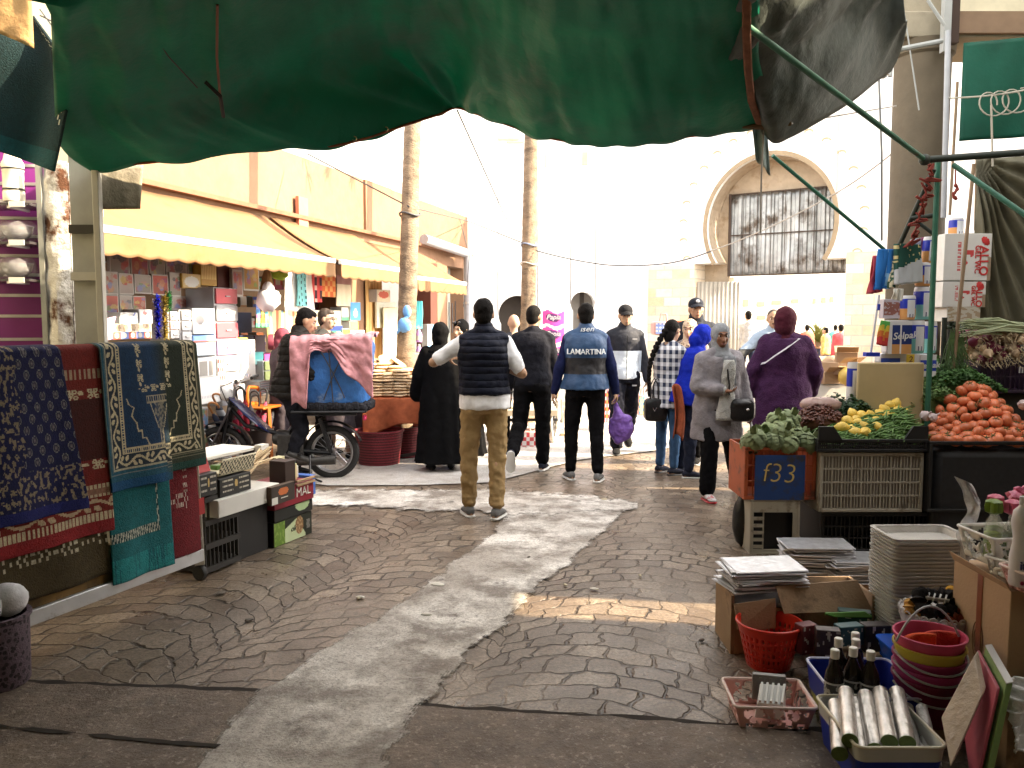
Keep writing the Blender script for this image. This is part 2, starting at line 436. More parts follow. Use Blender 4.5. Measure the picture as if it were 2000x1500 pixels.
def hijab(h,mat,drape=1.0,name='headscarf',k=1.0,back=0.,fwd=0.,point=0):
    s=h.s; b=MB(); hd=h.hd; rot=h.hr
    b.ball(hd((0,-.024+fwd,.016)),V((.092*k,.106*k,.116*k))*s,20,14,rot)
    b.ball(hd((0,-.055,-.06)),V((.08*k,.075*k,.1))*s,16,12,rot)
    c0=hd((0,-.02,-.06)); 
    b.loft([(c0,V((.082*k,0,0))*s,V((0,.086*k,0))*s),(hd((0,-.005,-.115)),V((.078,0,0))*s,V((0,.082,0))*s),(h.neck+V((0,0,.0))*s,V((.1*drape,0,0))*s,V((0,.095*drape,0))*s),(h.neck-h.t*.06*s,V((.165*drape,0,0))*s,V((0,.125*drape,0))*s),(h.neck-h.t*.1*s,V((.15*drape,0,0))*s,V((0,.11*drape,0))*s)],24)
    if point: b.caps(hd((0,-.06,.1)),hd((0,-.1,.1+point)),.05*s,.02*s)
    return skinny(b.build(name,mat,h.root,ang=180),.0105,3,.014,'scarffolds',.06)
def cap_hat(h,mat,crown=.0):
    s=h.s; rot=h.hr; hd=h.hd
    o=MB().ball(hd((0,-.012,.058)),V((.086,.103,.078))*s,18,10,rot).build('cap',mat,h.root)
    def fn(i,j):
        a=lerp(-1.05,1.05,i); r=lerp(.095,.165 ,j); return hd((sin(a)*.08*(1+.1*j),.0+cos(a)*r*(1.0) ,.062-.035*j-.02*abs(sin(a))))
    MB().grid(fn,10,4).build('cap_visor',mat,o,thick=.004)
    return o
def seam(h,pts,r,mat,name='zip'):
    return MB().tube(pts,r,6).build(name,mat,h.root)
# ---------------------------------------------------------------- the people in the street
black=cloth('black cotton',(.0045,.0045,.0055),spec=.1); navyq=cloth('navy quilted',(.004,.006,.016),bands=(58,.55),r=.7)
def at(u,v): g=G(u,v); return g.x,g.y
hairm=M('dark hair',(.005,.004,.0035),r=.8,var=.3,sc=60,bump=.3,bs=120,spec=.15)
greyshoe=cloth('grey knit shoe',(.14,.14,.14)); white_sole=plastic('white rubber',(.62,.62,.6)); blackshoe=cloth('black shoe',(.012,.012,.013)); tee=cloth('white jersey',(.72,.73,.76),bump=.12)
# 1 man in the quilted vest, both elbows out in front
x,y=at(947,1008)
h=human('man seen from behind in navy quilted vest, white tee and khaki trousers',x,y,R(2),1.77,dict(la=(-.8,.02,-.52),lf=(.42,.9,.12),ra=(.5,-.12,-.86),rf=(-.5,.85,.12),lt=(-.09,.05,-1),ls=(.0,-.02,-1),rt=(.03,-.05,-1),rs=(-.02,-.22,-1),lfoot=(-.25,1,0),rfoot=(.35,1,0),look=(-.06,.02),lean=(-.01,.02,1)),1.02,(.4,.24,.15),.0115)
garment(h,'tee_shirt',tee,.038,-.085,.5,.78,.018,wr=.02)
garment(h,'vest',navyq,.046,.03,.5,0,flare=.05,wr=.024,collar=.05)
trousers(h,cloth('khaki twill',S(152,128,90),bump=.3,bs=24,var=.07),.014,.96,wr=.027,wide=.004,bunch=3)
shoes(h,greyshoe,white_sole); hair(h,hairm)
# 2 man in dark sweater, left foot lifted behind him
x,y=at(1040,919)
h=human('man walking away in plain charcoal sweater with one white sole lifted behind',x,y,R(-6),1.75,dict(la=(-.2,-.1,-1),lf=(-.12,.25,-1),ra=(.17,.05,-1),rf=(.12,.3,-1),lt=(-.1,.0,-1),ls=(-.14,-.78,-.72),rt=(.03,.1,-1),rs=(.0,-.03,-1),lfoot=(-.05,.35,-.95),rfoot=(.15,1,0),look=(-.45,-.1),lean=(0,.06,1)),1.06,(.36,.22,.14),.012)
garment(h,'sweater',cloth('charcoal knit',(.007,.0075,.012)),.026,-.06,.5,2,.016,wr=.022,collar=.02)
trousers(h,black,.02,.97,wr=.02,wide=.01); shoes(h,cloth('navy canvas shoe',(.02,.022,.035)),white_sole); hair(h,hairm,'buzz')
# 3 man in blue printed vest carrying the bag
x,y=at(1142,938)
h=human('man walking away in blue vest with white lettering across the back',x,y,R(-3),1.76,dict(la=(-.3,-.05,-1),lf=(-.22,.18,-1),ra=(.3,-.02,-1),rf=(.2,.2,-1),lt=(-.09,.1,-1),ls=(-.02,.0,-1),rt=(.04,-.02,-1),rs=(.03,-.18,-1),lfoot=(-.3,1,.0),rfoot=(.22,1,0),rcurl=1.4,lcurl=.9,look=(.05,0)),1.08,(.38,.23,.15),.012)
man3=h
garment(h,'shirt',cloth('navy knit sleeve',(.007,.011,.05)),.018,-.04,.5,2,.016,wr=.018)
v3=garment(h,'vest',M('blue nylon',r=.6,var=.15,bump=.3,bs=22,pat=lambda t,tc: t.mix(t.m('MULTIPLY',t.m('GREATER_THAN',t.n('ShaderNodeSeparateXYZ',{0:tc}).outputs[2],1.075),t.m('LESS_THAN',t.n('ShaderNodeSeparateXYZ',{0:tc}).outputs[2],1.235)),(.014,.05,.125),(.006,.006,.009))),.042,-.05,.5,0,flare=.1,wr=.024,collar=.05)
trousers(h,black,.016,.97,wr=.014); shoes(h,greyshoe,white_sole); hair(h,hairm)
LB=cloth('white print',(.75,.78,.8))
adv=dict(L=.036,A=.045,M=.053,R=.043,T=.04,I=.02,N=.049); acc=0; tot=sum(adv[c] for c in 'LAMARTINA')
for i,ch in enumerate('LAMARTINA'):
    a=acc+adv[ch]/2-tot/2; acc+=adv[ch]; bx=h.xs; c=h.cent(.318)
    rx,ry=bodyat(.33); px_=a*1.02; py_=-(ry+.036*1.05)*1.08*math.sqrt(max(0,1-(px_/(rx+.05)/1.08)**2))*1.02-.012
    nx=V((px_/(rx*rx),py_/(ry*ry),0)).normalized()
    text(ch,.074,frame(V((c.x+px_,c.y+py_-.012,c.z+.006)),V((-nx.y,nx.x,0)),(0,0,1)),h.root,LB,'lettering',.006,1.0,bold=.0006)
text('ısen',.075,frame(h.neck+V((.008,-.1,.018)),(1,0.05,0.02),(0,.2,1)),h.root,LB,'collar_lettering',.004,1.15,shear=.3)
# purple bag in his right hand
w,d,n,ac=h.rhand; wp=Matrix.Rotation(R(-3),4,'Z')@w.to_4d(); q=V((x+wp[0],y+wp[1],wp[2]))
b=MB()
b.ball(q+V((.075,.02,-.28)),(.13,.07,.15),14,10,wob=lambda p:1+.16*noise.noise(p*2.2)); b.caps(q+V((.02,0,-.03)),q+V((.05,.01,-.18)),.014,.07); b.ball(q+V((.14,.03,-.2)),(.06,.04,.04)); b.ball(q+V((.05,0,-.4)),(.05,.04,.05)); b.caps(q+V((0,0,-.02)),q+V((.02,-.01,.035)),.012,.02); b.caps(q+V((0.02,0,.03)),q+V((.05,-.01,.05)),.016,.008)
o=b.build('carrier_bag',M('purple film',(.25,.13,.5),r=.35,var=.2,bump=.3,bs=20,trn=.25),ang=180); skinny(o,.009,2,.03,'bagf',.07); tag(o,'thin purple carrier bag hanging from the hand of the lettered vest man','bag')
# 4 facing man in track jacket and cap
x,y=at(1217,884)
trk=M('track jacket',r=.75,var=.12,bump=.25,bs=25,pat=lambda t,tc: t.mix(t.m('MULTIPLY',t.m('LESS_THAN',t.n('ShaderNodeSeparateXYZ',{0:tc}).outputs[2],1.235),t.m('LESS_THAN',t.m('ABSOLUTE',t.n('ShaderNodeSeparateXYZ',{0:tc}).outputs[0]),.19)),(.007,.009,.018),(.62,.7,.8)))
h=human('man in black cap and white and navy track jacket walking towards the camera',x,y,PI+R(4),1.77,dict(la=(-.24,.03,-1),lf=(-.14,.2,-1),ra=(.26,-.05,-1),rf=(.16,.1,-1),lt=(-.07,-.32,-1),ls=(-.02,-.75,-1),rt=(.03,.18,-1),rs=(.0,.02,-1),lfoot=(-.1,.75,-.66),rfoot=(.2,1,0),look=(0,-.08),lcurl=.8,rcurl=.8,lean=(0,.05,1)),.98,(.4,.26,.17),.012,face=True)
garment(h,'jacket',trk,.03,-.07,.5,2,.02,wr=.016,collar=.05)
trousers(h,cloth('navy tracksuit',(.006,.007,.014)),.024,.97,wr=.03,wide=.014); shoes(h,blackshoe,plastic('dark rubber',(.05,.05,.05))); hair(h,hairm,'buzz'); cap_hat(h,cloth('black cap cloth',(.012,.012,.014)))
rx,ry=bodyat(.2); seam(h,[h.cent(d)+V((0,ry+.032+(.016 if d>.3 else .01),0)) for d in (-.06,.1,.2,.3,.37,.44)],.004,black)
MB().box(h.cent(.4)+V((-.09,.148,0)),(.055,.004,.012)).build('chest_badge',plastic('grey badge',(.4,.4,.42)),h.root)
MB().box(h.hip['l']+V((-.02,.1,-.12)),(.055,.006,.016)).build('thigh_badge',plastic('grey badge',(.4,.4,.42)),h.root)
# 5 woman with the plait in checked shirt
x,y=at(1303,925)
def chk(t,tc):
    s_=t.n('ShaderNodeSeparateXYZ',{0:tc}).outputs
    a=t.m('GREATER_THAN',t.m('SINE',t.m('MULTIPLY',t.m('ADD',s_[0],s_[1]),75)),-.05); b=t.m('GREATER_THAN',t.m('SINE',t.m('MULTIPLY',s_[2],75)),-.05)
    k=t.m('MULTIPLY',t.m('ADD',a,b),.5); return t.mix(k,(.62,.63,.66),(.012,.02,.05))
h=human('woman with long dark plait, in blue and white checked shirt and jeans',x,y,R(-55),1.6,dict(la=(-.2,.15,-1),lf=(-.1,.4,-1),ra=(.15,.3,-1),rf=(-.2,.9,-.3),look=(.1,-.25),lean=(0,.03,1)),.98,(.33,.2,.13),.012)
garment(h,'checked_shirt',M('check',r=.85,var=.1,pat=chk),.03,-.2,.5,2,.022,wr=.024,flare=.12)
trousers(h,cloth('blue denim',(.045,.1,.2),bump=.4),.012,.98,wr=.012); shoes(h,cloth('navy canvas shoe',(.02,.022,.035)),plastic('dark rubber',(.05,.05,.05)))
hair(h,hairm,'back')
b=MB(); a=h.hd((-.02,-.11,-.03)); e=h.cent(.02)+V((-.12,-.16,.0))
for i in range(15):
    t=i/14; c=lerp(a,e,t)+V((-.05*sin(t*PI),-.03*sin(t*PI),0)); rr=.034*(1-.5*t)
    for sg in (-1,1): b.ball(c+V((sg*rr*.45,0,(i%2)*.006*sg)),(rr*.8,rr*.7,.03),10,8,Matrix.Rotation(sg*.5,3,'Y'))
b.ball(e+V((0,0,-.04)),(.018,.018,.06)); b.build('plait',hairm,h.root,ang=180)
# 6 person in royal blue hooded top
x,y=at(1338,930)
rb=cloth('royal blue fleece',(.004,.016,.3),r=.9)
h=human('person hunched in bright royal blue hooded top with hood up',x,y,R(-78),1.56,dict(la=(-.1,.35,-1),lf=(.1,.9,-.4),ra=(.25,.3,-1),rf=(.0,.8,-.5),lean=(-.02,.24,1),look=(.2,-.35)),1.1,(.3,.19,.13),.012)
garment(h,'hooded_top',rb,.034,-.14,.5,2,.026,wr=.022,flare=.1)
hijab(h,rb,1.0,'hood',1.14,fwd=.022); trousers(h,cloth('dark denim',(.015,.02,.04)),.018,.98); shoes(h,cloth('navy canvas shoe',(.02,.022,.035)),white_sole)
# orange shawl on the arm
q=P(1322,808,8.15)
o=MB().grid(lambda i,j:(q+V((lerp(-.05,.05,i)+.03*sin(j*3),.05*sin(i*7)-.06*j,.26-.5*j+.04*sin(i*4)))),14,16).build('shawl',cloth('rust shawl',(.25,.065,.03)),thick=.012); tag(o,'rust orange shawl hanging beside the royal blue hooded top','shawl')
# 7 woman in patterned headscarf holding a pink pompon
x,y=P(1347,700,9.1).xy
def leo(t,tc):
    d=t.n('ShaderNodeTexVoronoi',{'Vector':tc,'Scale':38}).outputs['Distance']; return t.mix(t.mr(d,.28,.4,0,1),(.12,.07,.04),(.46,.36,.26))
h=human('woman in brown patterned headscarf between blue hood and man in cap',x,y,PI-R(28),1.6,dict(look=(.1,-.1),la=(-.1,.3,-1),lf=(.3,1,.3)),1.0,(.4,.25,.17),.014,face=True,hands=(0,0))
garment(h,'coat',cloth('taupe coat',(.16,.13,.13)),.04,-.35,.5,2,.025,flare=.1); hijab(h,M('leopard scarf',pat=leo,r=.85),1.05); trousers(h,black); shoes(h,blackshoe,white_sole)
q=P(1352,668,8.85); o=MB().ball(q,.035,14,10,wob=lambda p:1+.25*noise.noise(p*9)).build('pompon',cloth('pink plush',(.75,.2,.35))); tag(o,'small pink pompon held in front of the patterned headscarf','toy')
# 8 man in navy cap behind
x,y=P(1357,700,9.75).xy
h=human('man in navy cap with white badge and dark padded jacket',x,y,PI-R(6),1.84,dict(look=(.1,.05)),1.1,(.34,.2,.13),.013,face=True,hands=(0,0))
garment(h,'jacket',cloth('dark parka',(.018,.02,.028)),.05,-.18,.52,2,.035,wr=.03,collar=.06); trousers(h,black); shoes(h,blackshoe,white_sole); cp=cap_hat(h,cloth('navy cap cloth',(.012,.014,.022)))
hair(h,hairm,'buzz'); MB().ball(h.hd((0,.083,.088)),(.022,.01,.02),12,8).build('cap_badge',plastic('pale badge',(.6,.62,.65)),cp)
# 9 woman striding in grey headscarf and long grey coat
x,y=at(1398,972)
h=human('woman striding in grey headscarf, long grey coat and white lace top',x,y,PI+R(14),1.58,dict(ra=(.3,.12,-1),rf=(-.75,.7,-.1),la=(-.34,-.06,-1),lf=(-.2,.28,-1),rt=(.06,.2,-1),rs=(.06,.03,-1),lt=(-.22,-.1,-1),ls=(-.32,-.2,-1),rfoot=(.05,1,.0),lfoot=(-.2,1,0),look=(-.22,-.15),lean=(0,.04,1),rcurl=1.1,lcurl=1.2,rn=(0,0,1)),1.12,(.17,.075,.04),.012,face=True)
w9=h; cg=cloth('grey wool coat',(.215,.2,.215),bump=.4,bs=60)
garment(h,'lace_top',cloth('white lace',(.45,.45,.43),bump=.7,bs=90),.01,-.16,.5,0,wr=.012)
h_=garment(h,'coat',cg,.042,-.36,.47,1.93,.03,flare=.1,wr=.026,cuff=.008,rows=[(-.36,.2,.125),(-.05,.19,.1),(.2,.17,.095),(.35,.175,.1),(.44,.165,.09),(.5,.11,.07)])
for q_ in ('r','l'):
    dd=(h.wr[q_]-h.el[q_]).normalized(); MB().caps(h.wr[q_]-dd*.06,h.wr[q_]-dd*.005,.042,.046).build('cuff',cloth('white lace',(.62,.62,.6)) if q_=='r' else cg,h.root)
# the open front shows the lace top
b=MB()
def fr(i,j):
    d=lerp(.44,-.15,j); wv=lerp(.045,.09,j)+.008*sin(j*9); rx,ry=bodyat(max(d,-.05)); xx=lerp(-wv,wv,i)+.01; c=h.cent(d)
    return c+V((xx,(ry*1.12+.085-.03*abs(xx/.08)**2+.004*sin(d*60+xx*90)),0))
b.grid(fr,8,22).build('lace_front',cloth('white lace',(.62,.62,.6),bump=.7,bs=90),h.root,thick=.006)
hijab(h,cloth('blue grey scarf',(.2,.21,.225)),1.0)
MB().grid(lambda i,j: h.neck+V((lerp(-.075,.055,i)*(1-.35*j)-.015,.125+.015*sin(i*9+j*2)+.045*j,-.05-.25*j)),8,12).build('scarf_end',cloth('blue grey scarf',(.2,.21,.225)),h.root,thick=.004,ang=180)
trousers(h,black,.022,.99,wide=.016); shoes(h,cloth('red and white trainer',(.5,.5,.5),dirt=((.4,.02,.03),.5,18)),plastic('red rubber',(.4,.02,.03)))
hb=thing('handbag','black shoulder bag worn across the grey coat of the striding woman','bag',(0,0,0),w=True)
mx=Matrix.Translation((x,y,0))@Matrix.Rotation(PI+R(14),4,'Z'); c=mx@(h.cent(-.03)+V((-.12,.2,-.02)))
MB().ball(c,(.12,.06,.1),16,12,wob=lambda p:(1/max(abs(p.x)**4+abs(p.y)**4+abs(p.z)**4,.2)**.25)*(1+.05*noise.noise(p*3))).build('bag_body',M('black leather',(.01,.01,.011),r=.35,bump=.2,bs=40),hb)
MB().ball(c+V((0,-.02,.055)),(.1,.055,.045),14,8).build('bag_flap',M('black leather',(.01,.01,.011),r=.35,bump=.2,bs=40),hb)
MB().ball(c+V((.04,-.07,.01)),(.014,.006,.012),8,6).build('clasp',M('silver',(.7,.7,.7),r=.25,metal=1),hb)
MB().tube([c+V((-.11,-.0,.08)),mx@(h.cent(.2)+V((.02,.235,0))),mx@(h.cent(.4)+V((.03,.19,0)))],.009,8).build('strap',M('black leather',(.01,.01,.011),r=.35,bump=.2,bs=40),hb)
w,d,n,ac=h.lhand; q=mx@w
o=MB().caps(q,q+V((.05,0,-.18)),.012,.02).ball(q+V((.08,.02,-.36)),(.1,.06,.2),12,10,wob=lambda p:1+.2*noise.noise(p*2)).build('carrier_bag',M('white film',(.7,.72,.74),r=.3,trn=.3,bump=.3,bs=20)); skinny(o,.01,2,.03,'bagf',.07); tag(o,'white carrier bag in the hand of the woman in the grey coat','bag')
# 10 woman in the purple robe
x,y=P(1530,800,8.05).xy
pr=cloth('purple wool',(.04,.012,.045),bump=.5,bs=60)
h=human('woman in long purple robe and maroon headscarf with pale strap across the back',x,y,R(-14),1.7,dict(la=(-.42,-.05,-1),lf=(-.2,.25,-1),ra=(.42,.05,-1),rf=(-.05,.5,-1),look=(-.5,0)),1.16,(.3,.2,.13),.013)
garment(h,'robe',pr,.05,-.86,.49,2,.045,flare=.09,wr=.035,wsc=.15); hijab(h,cloth('maroon scarf',(.05,.008,.016)),1.0,k=1.2); shoes(h,blackshoe,white_sole)
rx,ry=bodyat(.4); MB().tube([h.cent(.48)+V((.12,-.11,.02)),h.cent(.41)+V((.0,-.21,0)),h.cent(.33)+V((-.11,-.22,0)),h.cent(.26)+V((-.19,-.17,0)),h.cent(.24)+V((-.235,-.05,0))],.016,6,flat=.3).build('strap',cloth('pale strap',(.42,.4,.43)),h.root)
# 11 man in pale blue collar leaning left
x,y=P(1508,700,10.2).xy
h=human('man with moustache in pale blue and black jacket stretching one arm',x,y,PI-R(12),1.72,dict(ra=(.75,.35,-.75),rf=(.7,.6,-.35),look=(.0,-.1),rcurl=.7),1.05,(.36,.22,.15),.013,face=True,hands=(0,1))
garment(h,'jacket',M('two tone jacket',r=.8,var=.12,bump=.3,bs=20,pat=lambda t,tc: t.mix(t.m('LESS_THAN',t.n('ShaderNodeSeparateXYZ',{0:tc}).outputs[2],1.24),(.3,.38,.48),(.02,.022,.026))),.04,-.12,.5,2,.025,collar=.04); trousers(h,cloth('dark denim',(.015,.02,.04))); shoes(h,blackshoe,white_sole); hair(h,M('brown hair',(.03,.02,.014),r=.6),'buzz')
MB().ball(h.hd((0,.105,-.045)),(.026,.008,.007)).build('moustache',M('brow hair',(.012,.009,.007)),h.root)
# 12 grey hoodie man beyond
x,y=P(1460,700,19.8).xy
h=human('man in pale grey hooded top walking off through the arch',x,y,R(4),1.78,dict(lt=(-.05,.15,-1),rt=(.05,-.12,-1)),1.0,(.36,.22,.15),.016,hands=(0,0))
garment(h,'hooded_top',cloth('pale grey fleece',(.4,.42,.47)),.045,-.08,.5,2,.03); MB().ball(h.neck+V((0,-.11,-.04)),(.11,.05,.09)).build('hood',cloth('pale grey fleece',(.4,.42,.47)),h.root); trousers(h,cloth('dark denim',(.015,.02,.04))); shoes(h,blackshoe,white_sole); hair(h,hairm,'buzz')
# 13 man in black beyond
x,y=P(1526,700,19.2).xy
h=human('man in black jacket seen beyond the moustached man inside the arch',x,y,R(-10),1.78,{},1.05,(.36,.22,.15),.016,hands=(0,0))
garment(h,'jacket',black,.045,-.12,.5,2,.03); trousers(h,black); shoes(h,blackshoe,white_sole); hair(h,hairm,'buzz')
# 14 small person in green cap
x,y=P(1401,700,13.2).xy
h=human('person in mint green knitted cap by the arch door',x,y,R(-75),1.42,{},1.0,(.2,.12,.08),.015,hands=(0,0))
garment(h,'jacket',cloth('brown jacket',(.06,.035,.028)),.045,-.14,.5,2,.03); trousers(h,black); shoes(h,blackshoe,white_sole); MB().ball(h.hd((0,-.012,.055)),(.09,.105,.075)).build('knitted_cap',cloth('mint knit',(.2,.5,.42)),h.root)
# 15/16 women in black robes
bk=cloth('black robe cloth',(.003,.003,.0035),bump=.15,spec=.1)
def robe(h,folds=11,wide=.27):
    s=h.s; b=MB(); z1=h.cent(.49).z
    rows=[(.49,.12,.09),(.44,.19,.13),(.3,.215,.16),(.1,.21,.165),(-.1,.235,.185),(-.45,.255,.21),(-.75,.28,.24),(-.86,wide+.03,.26)]
    b.loft([(h.cent(d) if d>-.7 else V((h.cent(d).x,h.cent(d).y,max(.03,h.cent(d).z))),V((rx,0,0))*s*h.g,V((0,ry,0))*s*h.g) for d,rx,ry in rows],66,fold=lambda a,i:1+.075*min(1,max(0,i-.35)*1.8)*sin(folds*a+2*sin(a*2+1)))
    for q in 'lr': b.caps(h.sh[q],h.el[q],.085*s,.09*s,14); b.caps(h.el[q],h.wr[q],.085*s,.1*s,14)
    o=b.build('robe',bk,h.root,ang=180); skinny(o,.013,3,.02,'folds11',.11)
x,y=at(862,918)
h=human('woman in full black robe and veil seen from behind beside the bread stall',x,y,R(12),1.56,dict(la=(-.32,.1,-1),lf=(-.05,.45,-1),look=(-.5,0)),1.05,(.3,.2,.14),.014,hands=(0,0)); robe(h); hijab(h,bk,1.15,'veil',1.1); shoes(h,blackshoe,plastic('dark rubber',(.05,.05,.05)))
x,y=at(905,903)
h=human('woman in black robe with sunglasses pushed up on her black headscarf',x,y,PI-R(50),1.6,dict(look=(.35,-.15)),1.0,(.42,.27,.19),.013,face=True,hands=(0,0)); robe(h); hijab(h,bk,1.15); shoes(h,cloth('pink shoe',(.6,.35,.35)),white_sole)
b=MB()
for sg in (-1,1): b.ball(h.hd((sg*.035,.075,.095)),(.03,.012,.02),12,8,Matrix.Rotation(.6,3,'X'))
b.build('sunglasses',M('dark lens',(.01,.01,.012),r=.12),h.root)
# small phone-like dark purse held out by the veiled woman
q=P(834,706,8.6); o=MB().box(q,(.09,.02,.06)).build('phone',plastic('dark red case',(.06,.015,.015)),bevel=.006); tag(o,'dark red phone held up at the edge of the bread stall','phone')
# 17 rider standing astride the moped (built with the moped below)
x,y=at(570,932)
h=human('young man in black padded jacket standing astride the loaded moped',x,y,R(-82),1.74,dict(la=(-.2,.35,-1),lf=(.1,.8,-.5),ra=(.2,.3,-1),rf=(-.1,.8,-.6),lt=(-.1,.14,-1),ls=(-.03,-.1,-1),rt=(.12,.3,-1),rs=(.02,-.35,-1),look=(.1,-.4),lean=(0,.22,1)),1.05,(.36,.22,.15),.012,face=True,hands=(0,0))
garment(h,'padded_jacket',cloth('black padded',(.012,.0105,.009),r=.65,bands=(42,.7)),.055,-.14,.5,2,.045,wr=.03,collar=.05,wsc=.08); trousers(h,cloth('charcoal denim',(.009,.0095,.014)),.02,.97,wr=.024,wide=.006); shoes(h,blackshoe,plastic('dark rubber',(.05,.05,.05))); hair(h,hairm,'short')
# 18 bespectacled man behind him
x,y=P(634,700,9.6).xy
h=human('man with glasses and pale face standing behind the moped rider',x,y,R(-108),1.72,dict(look=(.1,-.12)),1.0,(.42,.28,.2),.013,face=True,hands=(0,0))
garment(h,'pullover',cloth('dark pullover',(.03,.03,.03)),.03,-.1,.5,2,.02); trousers(h,black); shoes(h,blackshoe,white_sole); hair(h,M('brown hair',(.03,.02,.014),r=.6),'short')
b=MB()
for sg in (-1,1): b.tube([h.hd((sg*.033+.022*cos(k*PI/6),.098,.012+.017*sin(k*PI/6))) for k in range(12)],.0035,6,closed=True)
b.tube([h.hd((-.011,.1,.014)),h.hd((.011,.1,.014))],.003,6)
for sg in (-1,1): b.tube([h.hd((sg*.055,.096,.014)),h.hd((sg*.078,.0,.012))],.003,6)
b.build('glasses',plastic('dark frame',(.02,.02,.02)),h.root)
# 19-21 shoppers half hidden by the load
for (u,vt,Y,rz,H,c,lab) in ((662,652,9.3,.4,1.46,(.2,.2,.17),'shopper in grey striped headscarf bent over behind the blue load'),(548,648,9.4,-1.2,1.5,(.16,.04,.06),'shopper in maroon headscarf inside the shop, left of the rider'),(693,672,9.9,.2,1.36,(.06,.012,.025),'small shopper in dark plum headscarf behind the pink blanket')):
    x,y=P(u,700,Y).xy
    h=human(lab,x,y,rz,H,dict(look=(0,-.2)),1.0,(.36,.23,.16),.015,hands=(0,0)); garment(h,'coat',cloth('coat %d'%u,(.06,.05,.06)),.04,-.6,.5,2,.03); hijab(h,cloth('scarf %d'%u,c),1.0); shoes(h,blackshoe,white_sole)
# 22 bald man ahead of the charcoal sweater
x,y=P(1004,700,10.4).xy
h=human('balding man walking in front, left of the charcoal sweater',x,y,R(10),1.66,{},1.1,(.42,.27,.19),.014,hands=(0,0)); garment(h,'jacket',cloth('dark parka',(.018,.02,.028)),.035,-.12,.5,2,.02); trousers(h,black); shoes(h,blackshoe,white_sole)
# 23 far figures in the sunny square
far=[(1575,23,1.42,(.5,.12,.08),'far shopper in brick red top'),(1596,27,1.3,(.35,.2,.12),'far shopper in brown coat'),(1612,22,1.36,(.45,.3,.1),'far shopper in ochre top'),(1630,25,1.4,(.12,.35,.33),'far shopper in teal trousers near the stone pier'),(1641,20,1.46,(.45,.08,.1),'far shopper in white top with red sash near the stone pier')]
for (u,Y,H,c,lab) in far:
    x,y=P(u,700,Y).xy
    h=human(lab+' in the sunny square',x,y,rnd(-1,1),H,dict(lt=(-.05,.2,-1),rt=(.05,-.15,-1)),1.0,(.36,.22,.15),.02,hands=(0,0)); garment(h,'jacket',cloth('far coat %d'%u,c),.04,-.15,.5,2,.03); trousers(h,cloth('far trousers %d'%(u%2),((.05,.05,.08),(.2,.15,.1))[u%2])); shoes(h,blackshoe,white_sole); hair(h,hairm,'buzz')
